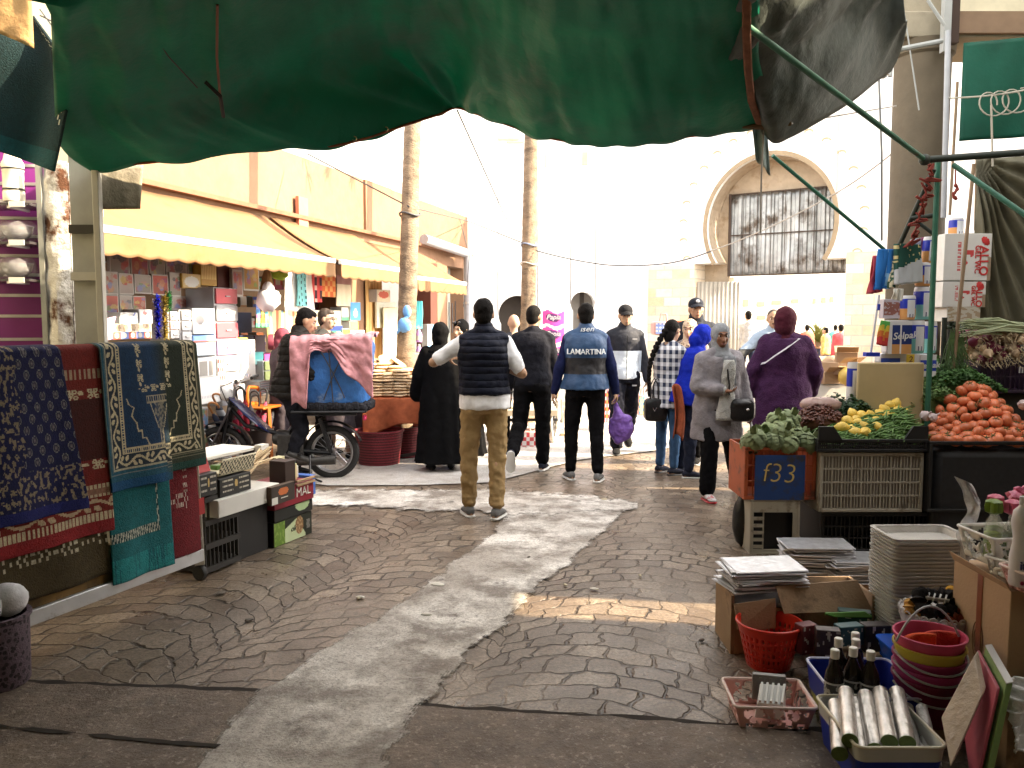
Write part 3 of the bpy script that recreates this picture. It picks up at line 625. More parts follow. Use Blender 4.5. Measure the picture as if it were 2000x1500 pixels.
# ---------------------------------------------------------------- ground
def m_paving():
    m=bpy.data.materials.new('stamped paving'); m.use_nodes=True; t=NT(m.node_tree); b=m.node_tree.nodes['Principled BSDF']
    tc=t.n('ShaderNodeTexCoord').outputs['Object']
    w1=t.n('ShaderNodeTexNoise',{'Vector':tc,'Scale':2.2,'Detail':3}).outputs['Color']
    w2=t.n('ShaderNodeTexNoise',{'Vector':tc,'Scale':9.0,'Detail':2}).outputs['Color']
    off=t.n('ShaderNodeVectorMath',{0:w1,1:(-.5,-.5,-.5)},operation='ADD').outputs[0]; off=t.n('ShaderNodeVectorMath',{0:off,'Scale':.26},operation='SCALE').outputs[0]
    off2=t.n('ShaderNodeVectorMath',{0:w2,1:(-.5,-.5,-.5)},operation='ADD').outputs[0]; off2=t.n('ShaderNodeVectorMath',{0:off2,'Scale':.075},operation='SCALE').outputs[0]
    q=t.n('ShaderNodeVectorMath',{0:tc,1:off},operation='ADD').outputs[0]; q=t.n('ShaderNodeVectorMath',{0:q,1:off2},operation='ADD').outputs[0]
    rot=t.n('ShaderNodeMapping',{'Vector':q,'Rotation':(0,0,R(17))}).outputs[0]
    s=t.n('ShaderNodeSeparateXYZ',{0:rot}).outputs
    W=1.25
    col=t.m('FLOOR',t.m('DIVIDE',s[0],W)); xl=t.m('SUBTRACT',t.m('SUBTRACT',s[0],t.m('MULTIPLY',col,W)),W/2)
    arc=t.m('SQRT',t.m('SUBTRACT',.58,t.m('MULTIPLY',xl,xl)))
    yy=t.m('SUBTRACT',s[1],arc); dd=.15
    row=t.m('FLOOR',t.m('DIVIDE',yy,dd)); fy=t.m('FRACT',t.m('DIVIDE',yy,dd))
    xs=t.m('ADD',t.m('DIVIDE',t.m('ARCTAN2',xl,arc),.245),t.m('ADD',t.m('MULTIPLY',t.m('MODULO',row,2),.5),t.m('MULTIPLY',t.m('SINE',t.m('MULTIPLY',row,7.3)),.25)))
    seg=t.m('FLOOR',xs); fx=t.m('FRACT',xs)
    ed=lambda f,sc: t.m('MULTIPLY',t.m('SUBTRACT',.5,t.m('ABSOLUTE',t.m('SUBTRACT',f,.5))),sc)
    dmin=t.m('MINIMUM',ed(fy,dd),ed(fx,.185))
    jn=t.noise(tc,6,4); wid=t.mr(jn,.3,.7,.003,.017)
    j=t.n('ShaderNodeMapRange',{0:dmin,1:t.m('MULTIPLY',wid,.35),2:wid,3:1,4:0},clamp=True).outputs[0]
    fade=t.mr(t.noise(tc,1.6,4),.36,.6,.15,1); j=t.m('MULTIPLY',j,fade)
    idv=t.n('ShaderNodeCombineXYZ',{0:row,1:seg,2:col}).outputs[0]
    wn=t.n('ShaderNodeTexWhiteNoise',{'Vector':idv}).outputs['Value']
    n1=t.noise(tc,3.5,7); n2=t.noise(tc,46,6,.7); n3=t.noise(tc,.9,4)
    c=t.mix(wn,(.12,.086,.06),(.4,.32,.24))
    c=t.mix(t.mr(n1,.4,.72,0,.8),c,(.135,.098,.07)); c=t.mix(t.mr(n3,.42,.62,0,.55),c,(.25,.2,.15))
    c=t.mix(t.mr(n2,.44,.6,0,.7),c,(.075,.05,.034))
    st=t.noise(tc,1.7,8,.7); c=t.mix(t.mr(st,.5,.64,0,.82),c,(.1,.068,.045))
    c=t.mix(t.mr(t.noise(tc,85,4,.75),.52,.62,0,.7),c,(.045,.03,.02)); c=t.mix(t.mr(t.noise(tc,38,5,.75),.56,.68,0,.55),c,(.34,.27,.2))
    c=t.mix(t.m('MULTIPLY',j,.95),c,(.022,.014,.009)); t.link(c,b.inputs['Base Color'])
    h=t.m('SUBTRACT',t.m('ADD',t.m('MULTIPLY',n2,.22),t.m('ADD',t.m('MULTIPLY',t.noise(tc,13,5),.3),t.m('MULTIPLY',wn,.12))),j)
    bp=t.n('ShaderNodeBump',{'Height':h,'Distance':.012,'Strength':.95}); t.link(bp.outputs[0],b.inputs['Normal'])
    t.link(t.mr(n1,.3,.7,.24,.5),b.inputs['Roughness']); b.inputs['Specular IOR Level'].default_value=.5
    return m
def m_conc(n,a,b_,c3,r=.55):
    m=bpy.data.materials.new(n); m.use_nodes=True; t=NT(m.node_tree); b=m.node_tree.nodes['Principled BSDF']
    tc=t.n('ShaderNodeTexCoord').outputs['Object']
    c=t.mix(t.mr(t.noise(tc,1.6,6,.6),.38,.62,0,1),a,b_)
    c=t.mix(t.mr(t.noise(tc,3.3,9,.72),.44,.6,0,.85),c,c3)
    c=t.mix(t.mr(t.noise(tc,55,6,.7),.5,.68,0,.55),c,c3)
    c=t.mix(t.mr(t.noise(tc,4.3,9,.75),.6,.66,0,.8),c,(.075,.06,.048))
    c=t.mix(t.mr(t.noise(tc,75,4,.75),.53,.62,0,.5),c,(.05,.036,.026)); c=t.mix(t.mr(t.noise(tc,42,4,.75),.56,.66,0,.6),c,(.42,.36,.3))
    t.link(c,b.inputs['Base Color']); t.link(t.mr(t.noise(tc,9,5),.3,.7,r-.12,r+.15),b.inputs['Roughness'])
    h=t.m('ADD',t.m('MULTIPLY',t.noise(tc,5,8,.65),1.0),t.m('MULTIPLY',t.noise(tc,60,6,.7),.35))
    bp=t.n('ShaderNodeBump',{'Height':h,'Distance':.025,'Strength':1.0}); t.link(bp.outputs[0],b.inputs['Normal'])
    return m
PAV=m_paving()
o=MB().grid(lambda i,j:(lerp(-60,60,i),lerp(-8,140,j),0),2,2).build('ground',PAV,smooth=False); struct(o,label='stamped stone paving of the market lane',cat='paving')
def rough(px,z,amp=.02,step=.04,seed=0):
    pts=[G(u,v) for u,v in px]; out=[]
    for k,a in enumerate(pts):
        b=pts[(k+1)%len(pts)]; n=max(1,int((b-a).length/step)); pr=V((-(b-a).y,(b-a).x,0)).normalized()
        for i in range(n):
            p=lerp(a,b,i/n); w=noise.noise(V((p.x*7,p.y*7,seed)))+.5*noise.noise(V((p.x*19,p.y*19,seed)))
            out.append((p+pr*w*amp+V((0,0,z))))
    return out
def flat(name,pts,mat,lab,cat):
    o=MB().add(pts,[tuple(range(len(pts)))]).build(name,mat,smooth=False); struct(o,label=lab,cat=cat); return o
slab=m_conc('worn slab',(.135,.095,.067),(.085,.058,.04),(.2,.15,.11),.5)
flat('slab_joint',rough([(-250,1319),(0,1326),(250,1338),(500,1346),(850,1377),(1130,1394),(1440,1412),(2050,1455),(2050,1482),(1440,1424),(1130,1405),(850,1388),(500,1356),(250,1347),(0,1335),(-250,1327)],.004,.022,.04),M('joint dirt',(.02,.014,.01),r=.95,var=.5,sc=9),'dark open joint between paving and slabs','joint')
flat('concrete_slab',rough([(-250,1326),(0,1332),(250,1345),(500,1354),(850,1384),(1130,1401),(1440,1421),(2050,1468),(2400,3400),(-600,3400)],.008,.022,.04,3),slab,'worn concrete slabs in the foreground','slab')
flat('cross_joint',rough([(-100,1412),(100,1430),(300,1449),(430,1459),(420,1468),(300,1456),(100,1436),(-100,1417)],.012,.018,.04),M('joint dirt'),'dark cracked joint across the front slab','joint')
strip=m_conc('repair concrete',(.42,.395,.365),(.68,.655,.62),(.22,.19,.165),.45)
def m_worn():
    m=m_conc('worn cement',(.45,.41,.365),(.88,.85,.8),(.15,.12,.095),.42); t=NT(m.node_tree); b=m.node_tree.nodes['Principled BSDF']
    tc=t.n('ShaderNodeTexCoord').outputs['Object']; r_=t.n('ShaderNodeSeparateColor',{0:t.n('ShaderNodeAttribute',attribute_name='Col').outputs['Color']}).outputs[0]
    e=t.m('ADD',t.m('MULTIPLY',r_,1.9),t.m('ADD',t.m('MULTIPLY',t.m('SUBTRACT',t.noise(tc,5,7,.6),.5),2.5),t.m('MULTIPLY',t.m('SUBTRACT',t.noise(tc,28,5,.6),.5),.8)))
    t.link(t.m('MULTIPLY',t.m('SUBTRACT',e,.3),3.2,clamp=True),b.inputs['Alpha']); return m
def wstrip(lab,L,Rr,z,nu,nv,wid):
    a=[G(*p) for p in L]; c=[G(*p) for p in Rr]
    def fn(i,j):
        p=lerp(crom0(a,j),crom0(c,j),i); p.z=z; return p
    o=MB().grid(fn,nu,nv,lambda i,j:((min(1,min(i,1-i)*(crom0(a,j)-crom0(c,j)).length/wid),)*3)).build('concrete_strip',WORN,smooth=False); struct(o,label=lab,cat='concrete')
def crom0(p,t):
    n=len(p)-1; x=t*n; i=min(int(x),n-1); f=x-i; a,b,c,d=p[max(i-1,0)],p[i],p[i+1],p[min(i+2,n)]
    return .5*((2*b)+(c-a)*f+(2*a-5*b+4*c-d)*f*f+(3*b-a-3*c+d)*f**3)
WORN=m_worn()
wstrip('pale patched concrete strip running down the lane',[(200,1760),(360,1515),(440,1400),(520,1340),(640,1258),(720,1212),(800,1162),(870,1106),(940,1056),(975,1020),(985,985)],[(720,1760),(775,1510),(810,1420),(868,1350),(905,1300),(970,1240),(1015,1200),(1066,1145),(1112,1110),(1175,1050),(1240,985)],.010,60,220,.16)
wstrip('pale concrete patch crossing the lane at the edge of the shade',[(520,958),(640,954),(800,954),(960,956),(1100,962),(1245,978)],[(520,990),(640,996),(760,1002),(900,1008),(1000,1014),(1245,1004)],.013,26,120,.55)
0 and flat('concrete_strip',rough([(375,1502),(440,1400),(520,1340),(640,1262),(720,1215),(800,1165),(870,1110),(940,1060),(985,1030),(960,1005),(900,1000),(760,998),(640,990),(560,985),(560,962),(640,958),(800,958),(960,962),(1100,970),(1232,984),(1218,1000),(1190,1030),(1150,1075),(1105,1110),(1060,1145),(1010,1200),(965,1240),(900,1300),(860,1350),(800,1420),(770,1502),(740,1700),(250,1700)],.016,.01,.03,9),strip,'pale patched concrete strip running down the lane','concrete')
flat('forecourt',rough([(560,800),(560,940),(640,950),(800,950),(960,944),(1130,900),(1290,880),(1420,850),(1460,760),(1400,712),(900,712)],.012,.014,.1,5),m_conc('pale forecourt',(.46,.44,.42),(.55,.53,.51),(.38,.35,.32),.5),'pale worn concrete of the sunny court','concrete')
# litter
lit=[(833,1200,.03),(432,1158,.035),(700,1168,.02),(704,1166,.028),(487,1210,.03),(1104,1142,.02),(1160,1150,.03),(1033,1088,.014),(1250,1124,.018),(855,1141,.05),(1370,1250,.02),(1180,975,.05)]
for i,(u,v,r_) in enumerate(lit):
    g=G(u,v,.012); o=MB().ball(g,(r_,r_*.6,.007),8,5,Matrix.Rotation(i,3,'Z'),wob=lambda p:1+.4*noise.noise(p*3+V((i,0,0)))).build('litter',M('litter %d'%(i%3),((.6,.57,.5),(.1,.08,.06),(.42,.36,.25))[i%3]))
    tag(o,('pale scrap of litter','dark pebble','tan scrap of litter')[i%3]+' lying on the open paving','litter','litter on the paving')
# ---------------------------------------------------------------- far white building and gate
lime=M('limewash',(.88,.87,.85),r=.85,var=.03,bump=.25,bs=9,dirt=((.6,.57,.53),.6,1.4,.2))
def wallbox(b,a,c,z0,z1,th):
    a,c=V((a[0],a[1],0)),V((c[0],c[1],0)); n=V(((c-a).y,-(c-a).x,0)).normalized()*-th   # away from the camera side
    b.hexa([a+V((0,0,z0)),c+V((0,0,z0)),c+n+V((0,0,z0)),a+n+V((0,0,z0)),a+V((0,0,z1)),c+V((0,0,z1)),c+n+V((0,0,z1)),a+n+V((0,0,z1))])
WY=19.6; WX1=P(1266,600,WY).x
bw=thing('white_building','blown out white building across the court with small arched doorways','building',(1,WY,0),w=True)
def arch_wall(b,x0,x1,z1,ops,y,depth):
    """front wall on plane y between x0 and x1 with arched openings (xc,half,zs,rad): a real hole with reveals"""
    xs=[x0]
    for (xc,hw,zs,rad) in ops:
        b.bx(xs[-1],xc-rad-.02,y,y+depth,0,z1); xs.append(xc+rad+.02)
        N=24; zt=zs+rad; out=[]
        a0=math.asin(min(1,hw/rad)); 
        ang=[PI/2+ (PI-a0)*(-1+2*k/N) for k in range(N+1)]
        arc=[(xc+rad*cos(a),zs+rad*sin(a)) for a in ang]
        zb=arc[0][1]
        # spandrels as strips from the arc out to the block border
        for (px_,pz),(qx,qz) in zip(arc,arc[1:]):
            def o_(x,z):
                if z>=zs: return (x,z1)
                return ((xc-rad-.02) if x<xc else (xc+rad+.02),z)
            A,B=o_(px_,pz),o_(qx,qz)
            b.hexa([(px_,y,pz),(px_,y+depth,pz),(A[0],y+depth,A[1]),(A[0],y,A[1]),(qx,y,qz),(qx,y+depth,qz),(B[0],y+depth,B[1]),(B[0],y,B[1])])
            if (pz-zs)*(qz-zs)<0 or (abs(pz-zs)<1e-6)^(abs(qz-zs)<1e-6): pass
        for sg in (-1,1):
            xe=xc+sg*(rad+.02); b.bx(min(xe,xc+sg*rad),max(xe,xc+sg*rad),y,y+depth,zs,z1)
            xi=xc+sg*hw; b.bx(min(xe,xi),max(xe,xi),y,y+depth,0,zb)
    b.bx(xs[-1],x1,y,y+depth,0,z1)
b=MB(); xd=P(1011,600,WY).x; xe=P(1138,600,WY).x; zt=P(1138,570,WY).z; zt2=P(1005,577,WY).z
arch_wall(b,-9,WX1,9.2,[(xd,.4,zt2-.46,.46),(xe,.23,zt-.285,.285)],WY,.5)
b.build('wall',lime,bw)
MB().bx(xd-.5,xd+.5,WY+.51,WY+.55,0,2.3).build('door',M('dark brown door',(.035,.026,.02),r=.7),bw)
o=MB().bx(xe-.3,xe+.3,WY+.51,WY+.55,0,2.4).build('door',M('grey door',(.22,.2,.18),r=.7),bw)
MB().bx(xe-.03,xe+.07,WY+.45,WY+.505,0,2.35).build('door_post',M('dark brown door'),o)
for (u,v,w_,hh) in ((993,272,.5,.05),(1006,278,.4,.04),(1065,315,.03,.3),(1142,310,.12,.3)):
    q=P(u,v,WY); MB().bx(q.x-w_/2,q.x+w_/2,WY-.03,WY-.002,q.z-hh/2,q.z+hh/2).build('wall_crack',M('ochre stain',(.62,.46,.3),r=.9),bw)
# gate block, turned towards the lane
GA=V((WX1,WY-.02,0)); GD=V((1,-.72,0)).normalized(); GN=V((-.72,-1,0)).normalized()   # along the wall / out of the wall
def along(u):  # distance along the gate wall of the photo column u
    k=(u-1000)/F/ (cos(TH)); lo,hi=-1,12
    for _ in range(40):
        mid=(lo+hi)/2; p=GA+GD*mid
        if p.x/p.y<k: lo=mid
        else: hi=mid
    return lo
def gp(s_,z,d=0): return GA+GD*s_-GN*d+V((0,0,z))       # d: depth behind the wall face
def gz(u,v): p=GA+GD*along(u); return P(u,v,p.y).z
gate=thing('arched_gate','big white horseshoe arch gateway with corrugated iron in its upper half','gate',tuple(gp(along(1498),0)),w=True)
sl,sr=along(1352),along(1645); sc_=(along(1375)+along(1620))/2; rad=(along(1620)-along(1375))/2; zs=gz(1499,436); ztop=gz(1490,303); rad_z=ztop-zs; zi=gz(1352,515)
dep=1.15; W1=along(1775)
b=MB()
def gbox(s0,s1,z0,z1,d0=0,d1=dep):
    b.hexa([gp(s0,z0,d0),gp(s1,z0,d0),gp(s1,z0,d1),gp(s0,z0,d1),gp(s0,z1,d0),gp(s1,z1,d0),gp(s1,z1,d1),gp(s0,z1,d1)])
ZT=9.4
# arc down to the impost
a0=math.asin(max(-1,min(1,(zi-zs)/rad_z))); N=40
ang=[a0+(PI-2*a0)*k/N for k in range(N+1)]; arc=[(sc_+rad*cos(a),zs+rad_z*sin(a)) for a in ang]
smax=sc_+rad+.06; smin=sc_-rad-.06
for (s0,z0),(s1,z1) in zip(arc,arc[1:]):
    def ob(s_,z):
        if z>=zs: return (s_,ZT)
        return (smax if s_>sc_ else smin, z)
    A,B=ob(s0,z0),ob(s1,z1)
    b.hexa([gp(s0,z0),gp(s0,z0,dep),gp(A[0],A[1],dep),gp(*A),gp(s1,z1),gp(s1,z1,dep),gp(B[0],B[1],dep),gp(*B)])
for sg in (-1,1):
    xo=smax if sg>0 else smin; xi_=sc_+sg*rad; gbox(min(xo,xi_),max(xo,xi_),zs,ZT)
gbox(sl-.0,smin,zi,ZT) if sl<smin else None
gbox(smax,sr,zi,ZT) if sr>smax else None
gbox(min(0,-.02),min(sl,smin),gz(1340,517),ZT); gbox(max(sr,smax),W1+4,gz(1700,490),ZT)
b.build('wall',lime,gate)
stone=M('ashlar',r=.85,bump=.4,bs=30,var=.1,pat=lambda t,tc: t.n('ShaderNodeTexBrick',{'Vector':t.n('ShaderNodeCombineXYZ',{0:t.n('ShaderNodeVectorMath',{0:tc,1:tuple(GD)},operation='DOT_PRODUCT').outputs['Value'],1:t.n('ShaderNodeSeparateXYZ',{0:tc}).outputs[2]}).outputs[0],'Color1':(.62,.47,.3,1),'Color2':(.72,.66,.56,1),'Mortar':(.5,.44,.36,1),'Scale':1.0,'Mortar Size':.012,'Brick Width':.42,'Row Height':.21}).outputs[0])
b=MB(); gbox(-.0,sl,0,gz(1340,517)-.003,-.02,dep); b.build('stone_pier',stone,gate)
b=MB(); gbox(sr,along(1745)+4,0,gz(1700,490)-.003,-.02,dep); b.build('stone_pier',stone,gate)
plast=M('tan plaster',(.42,.34,.25),r=.9,bump=.4,bs=12,dirt=((.3,.22,.14),.55,3))
# rough plaster lining of the passage, left cheek and vault
b=MB(); gbox(sl-.04,sl+.012,zi-.02-.0,zi+.0,.02,1.6)
b=MB()
lin=[(sc_+(rad-.012)*cos(a),zs+(rad_z-.012)*sin(a)) for a in ang]
for (s0,z0),(s1,z1) in zip(lin,lin[1:]):
    b.hexa([gp(s0,z0,.09),gp(s0,z0,1.3),gp(s0+.01,z0+.008,1.3),gp(s0+.01,z0+.008,.09),gp(s1,z1,.09),gp(s1,z1,1.3),gp(s1+.01,z1+.008,1.3),gp(s1+.01,z1+.008,.09)])
b.build('vault_plaster',plast,gate)
b=MB()
for a0_,a1_ in zip(ang,ang[1:]):
    q4=[gp(sc_+(rad+w_)*cos(a),zs+(rad_z+w_)*sin(a),d_) for d_ in (-.02,-.003) for a,w_ in ((a0_,0),(a1_,0),(a1_,.09),(a0_,.09))]; b.hexa(q4)
b.build('arch_rim',M('tan arch rim',(.3,.23,.15),r=.9,bump=.3,bs=20),gate)
# back wall of the arch: plaster left of and above the iron sheets
pl,pr_=along(1421),along(1640); DB=.62
def su(u,d): # distance along the wall of column u on a plane d behind the face
    k=(u-1000)/F/cos(TH); lo,hi=-1,14
    for _ in range(40):
        mid=(lo+hi)/2; p=gp(mid,0,d)
        if p.x/p.y<k: lo=mid
        else: hi=mid
    return lo
def zu(u,v,d): p=gp(su(u,d),0,d); return P(u,v,p.y).z
s0,s1=su(1421,DB),su(1650,DB); zt_=zu(1520,371,DB); zb_=zu(1530,537,DB)
b=MB(); gbox(sl-.2,s0,0 if 0 else zb_-.1,ztop+.3,DB,DB+.2); gbox(s0,s1+.8,zt_,ztop+.3,DB,DB+.2); gbox(sl-.2,s0-.0,zb_-.75,zb_-.1,DB,DB+.2); b.build('back_wall',plast,gate)
iron=M('galvanised iron',(.32,.33,.33),r=.38,metal=.5,var=.5,sc=2.5,dirt=((.07,.05,.035),.5,1.6),bump=.2,bs=8)
n=72; prof=[]
b=MB()
def fcor(i,j):
    s_=lerp(s0,s1+.7,i); d=DB-.02-.018*(1 if (i*n)%4<2 else -1)-.03*noise.noise(V((i*9,j*3,2)))*(1 if j<.6 else .4); return gp(s_,lerp(zb_,zt_-.02,j),d)
b.grid(fcor,n*2,14); b.build('corrugated_iron',iron,gate,thick=.004,ang=30)
rust=M('rusty iron bar',(.06,.04,.03),r=.8)
b=MB(); zm=zu(1520,455,DB)
for z in (zt_-.02,zm,zb_+.02): b.bar(gp(s0,z,DB-.07),gp(s1+.5,z,DB-.07),.026)
b.bar(gp(s0,zb_,DB-.07),gp(s0,zt_,DB-.07),.05)
for k in range(1,9): s_=lerp(s0,s1,k/8.3); b.bar(gp(s_,zb_,DB-.065),gp(s_,zt_,DB-.065),.011)
b.build('iron_frame',rust,gate)
# open leaf of the big door, standing against the left cheek
s2=su(1430,.3)
b=MB(); b.grid(lambda i,j: gp(lerp(sl+.03,s2,i),lerp(.05,zb_-.12,j),.14+.5*i+ .016*(1 if int(i*30)%3 else -1)),40,2); b.build('door_leaf',M('ribbed grey door',(.42,.38,.32),r=.5,metal=.3,var=.2,sc=3),gate,thick=.01,ang=30)
b=MB(); gbox(su(1424,DB)-.05,su(1430,DB),0,zb_-.02,DB-.02,DB+.2); b.build('door_jamb',M('cream paint',(.62,.52,.36),r=.7),gate)
b=MB(); b.hexa([gp(sr-.0,zi-.05,.02),gp(sr+.06,zi-.05,.02),gp(sr+.06,zi+.02,.02),gp(sr,zi+.02,.02),gp(sr,zi-.05,.3),gp(sr+.06,zi-.05,.3),gp(sr+.06,zi+.02,.3),gp(sr,zi+.02,.3)]); 
# little scalloped stucco nicks round the arch
b=MB()
for k in range(19):
    a=a0*.6+(PI-1.2*a0)*k/18; s_=sc_+(rad*1.42)*cos(a); z=zs+(rad_z*1.38)*sin(a)
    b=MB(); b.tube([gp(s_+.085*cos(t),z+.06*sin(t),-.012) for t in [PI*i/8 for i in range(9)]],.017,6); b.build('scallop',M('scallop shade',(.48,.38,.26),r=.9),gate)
# plaza beyond the gate
fb=thing('far_building','pale apartment block with small windows far beyond the gate','building',(10,62,0),w=True)
xa,xb=P(1330,600,62).x,P(1760,600,62).x
MB().bx(xa,xb,62,66,0,11).build('wall',M('cream render',(.76,.7,.58),r=.9),fb)
for (u,v,w_,h_) in ((1456,592,10,14),(1485,594,14,9),(1516,591,18,8),(1552,588,14,8),(1590,588,5,10),(1608,586,8,11),(1624,585,7,11),(1486,620,16,8)):
    q=P(u,v,62); MB().bx(q.x-w_*62/3200,q.x+w_*62/3200,61.9,61.97,q.z-h_*62/3200,q.z+h_*62/3200).build('window',M('far shutter',(.35,.24,.16),r=.7),fb)
pt=thing('palm_shrub','bushy yellow green palm in the sunny square beyond the gate','plant',tuple(G(1600,690)),w=True)
q=P(1598,668,26); b=MB()
for i in range(70):
    a=rnd(0,2*PI); L=rnd(.6,1.25); e=rnd(.2,1.4); pts=[q+V((cos(a)*L*t*cos(e),sin(a)*L*t*cos(e),L*t*sin(e)-.5*t*t*L)) for t in (0,.25,.5,.75,1)]
    b.tube(pts,[.03,.035,.03,.02,.005],4,flat=.25)
b.build('fronds',M('sunlit frond',(.2,.2,.05),r=.6,var=.3,trn=.3),pt)
MB().tube([G(1600,690)*1.0, q],.12,8).build('trunk',M('palm bark',(.2,.13,.08),r=.9),pt)
st=thing('market_stall','low sunny stall heaped with goods at the right of the gate opening','stall',tuple(P(1600,760,12)),w=True)
# ---------------------------------------------------------------- left building
def fx(Y): return -5+.28*Y
orange=M('cream orange render',(.21,.117,.07),r=.88,bump=.25,bs=14,var=.1,dirt=((.27,.16,.095),.45,.5,.3))
lb=thing('shop_building','low cream and orange shop building with yellow awnings','building',(-2.6,12,0),w=True)
KS=1.2
def fp0(Y,z,d=0): # d out from the facade, towards the lane
    n=V((1,-.28,0)).normalized(); return V((fx(Y),Y,z))+n*d
def fp(Y,z,d=0):
    p=fp0(Y,z,d); return V((p.x*KS,p.y*KS,max(0,CZ+(z-CZ)*KS) if z>.02 else 0))
b=MB(); b.hexa([fp(3.5,2.5),fp(15,2.5),fp(15,2.5,-4),fp(3.5,2.5,-4),fp(3.5,3.43),fp(15,3.43),fp(15,3.43,-4),fp(3.5,3.43,-4)]); b.build('upper_wall',orange,lb)
b=MB(); b.hexa([fp(3.5,0,-2.2),fp(15,0,-2.2),fp(15,0,-2.4),fp(3.5,0,-2.4),fp(3.5,2.5,-2.2),fp(15,2.5,-2.2),fp(15,2.5,-2.4),fp(3.5,2.5,-2.4)]); b.build('back_wall',M('dim plaster',(.3,.22,.15),r=.9),lb)
def pier(Y0,Y1,name='pier',mat=None,d0=-.25,d1=0.0,z1=2.5):
    b=MB(); b.hexa([fp(Y0,0,d0),fp(Y1,0,d0),fp(Y1,0,d1),fp(Y0,0,d1),fp(Y0,z1,d0),fp(Y1,z1,d0),fp(Y1,z1,d1),fp(Y0,z1,d1)]); return b.build(name,mat or orange,lb)
wood=M('brown door timber',(.2,.1,.045),r=.55,var=.25,sc=3,stretch=(6,6,1))
pier(3.5,3.9); pier(10.15,10.4,'door_frame',wood); pier(10.42,11.1); pier(13.2,13.5,'door_frame',M('dark red timber',(.1,.03,.02))); pier(13.5,13.95); pier(14.75,15)
pier(13.95,14.75,'shutter',M('grey green panel',(.38,.4,.36),r=.6),-.3,-.25)
b=MB(); b.hexa([fp(3.6,2.72,.0),fp(15,2.72,.0),fp(15,2.72,.09),fp(3.6,2.72,.09),fp(3.6,2.76,.0),fp(15,2.76,.0),fp(15,2.76,.1),fp(3.6,2.76,.1)]); b.build('cornice',M('brown trim',(.2,.1,.06),r=.7),lb)
for (Y0,Y1) in ((10.9,11.7),): b=MB(); b.hexa([fp(Y0,2.77,-.1),fp(Y1,2.77,-.1),fp(Y1,2.77,.035),fp(Y0,2.77,.035),fp(Y0,3.428,-.1),fp(Y1,3.428,-.1),fp(Y1,3.428,.035),fp(Y0,3.428,.035)]); b.build('pilaster',orange,lb)
q=fp(9.3,2.8,.05); MB().box(q,(.05,.25,.4),Matrix.Rotation(R(-15),3,'Z')).build('red_stub',M('terracotta',(.45,.16,.1)),lb)
aw_c=M('yellow awning canvas',(.25,.14,.066),r=.85,var=.16,sc=2,bump=.2,bs=10,trn=.22,dirt=((.24,.12,.045),.58,2.2))
awf=M('awning front bar',(.85,.83,.78),r=.4)
def awning(Y0,Y1,label,d=.82,zw=2.68,zf=2.2):
    a=thing('awning',label,'awning',tuple(fp((Y0+Y1)/2,zw)),group='yellow canvas awnings over the shops',w=True)
    n=int((Y1-Y0)*10)
    MB().grid(lambda i,j: fp(lerp(Y0,Y1,i),lerp(zw,zf,j)-.035*sin(j*PI)-.01*noise.noise(V((i*9,j*2,Y0))),d*j+.02),n,8).build('canvas',aw_c,a,thick=.004)
    L=(Y1-Y0)
    def val(i,j):
        sc_w=.018*abs(sin(i*L/.19*PI/1.0)); return fp(lerp(Y0,Y1,i),zf-.012-j*(.155-.0+sc_w-.014),d+.012+.018*noise.noise(V((i*L*3,j,Y0)))*j)
    MB().grid(val,int(L*42),6).build('valance',aw_c,a,thick=.003,ang=180)
    MB().bar(fp(Y0,zf,d),fp(Y1,zf,d),.05,.06).build('front_bar',awf,a,bevel=.008)
    for Y in (Y0+.05,Y1-.05): MB().bar(fp(Y,zw-.14,.0),fp(Y,zf-.02,d-.03),.03).build('arm',M('dark steel',(.03,.03,.03),r=.5),a)
awning(5.5,8.6,'long cream yellow awning nearest the rugs, with scalloped valance')
awning(8.72,10.62,'middle cream yellow awning left of the palm trunk')
awning(10.72,12.55,'short cream yellow awning right of the palm trunk',zw=2.62,zf=2.13)
pipe=M('grey drain pipe',(.3,.31,.34),r=.4)
dp=thing('drain_pipe','grey plastic drain pipe bending down the end of the orange shop wall','pipe',tuple(fp(15,0,.1)),w=True)
q0=P(828,467,15.1); q1=P(912,495,17.0); 
MB().tube([q0,q1],.09,14).build('upper_pipe',pipe,dp); MB().tube([q1+V((0,0,.05)),V((q1.x+.02,q1.y,q1.z-.12)),V((q1.x+.02,q1.y,0))],.09,14).build('down_pipe',pipe,dp)
for z in (1.0,1.9): MB().tube([(q1.x+.02,q1.y,z),(q1.x+.02,q1.y,z+.05)],.1,14).build('pipe_clamp',M('steel clamp',(.5,.5,.5),r=.3,metal=.8),dp)
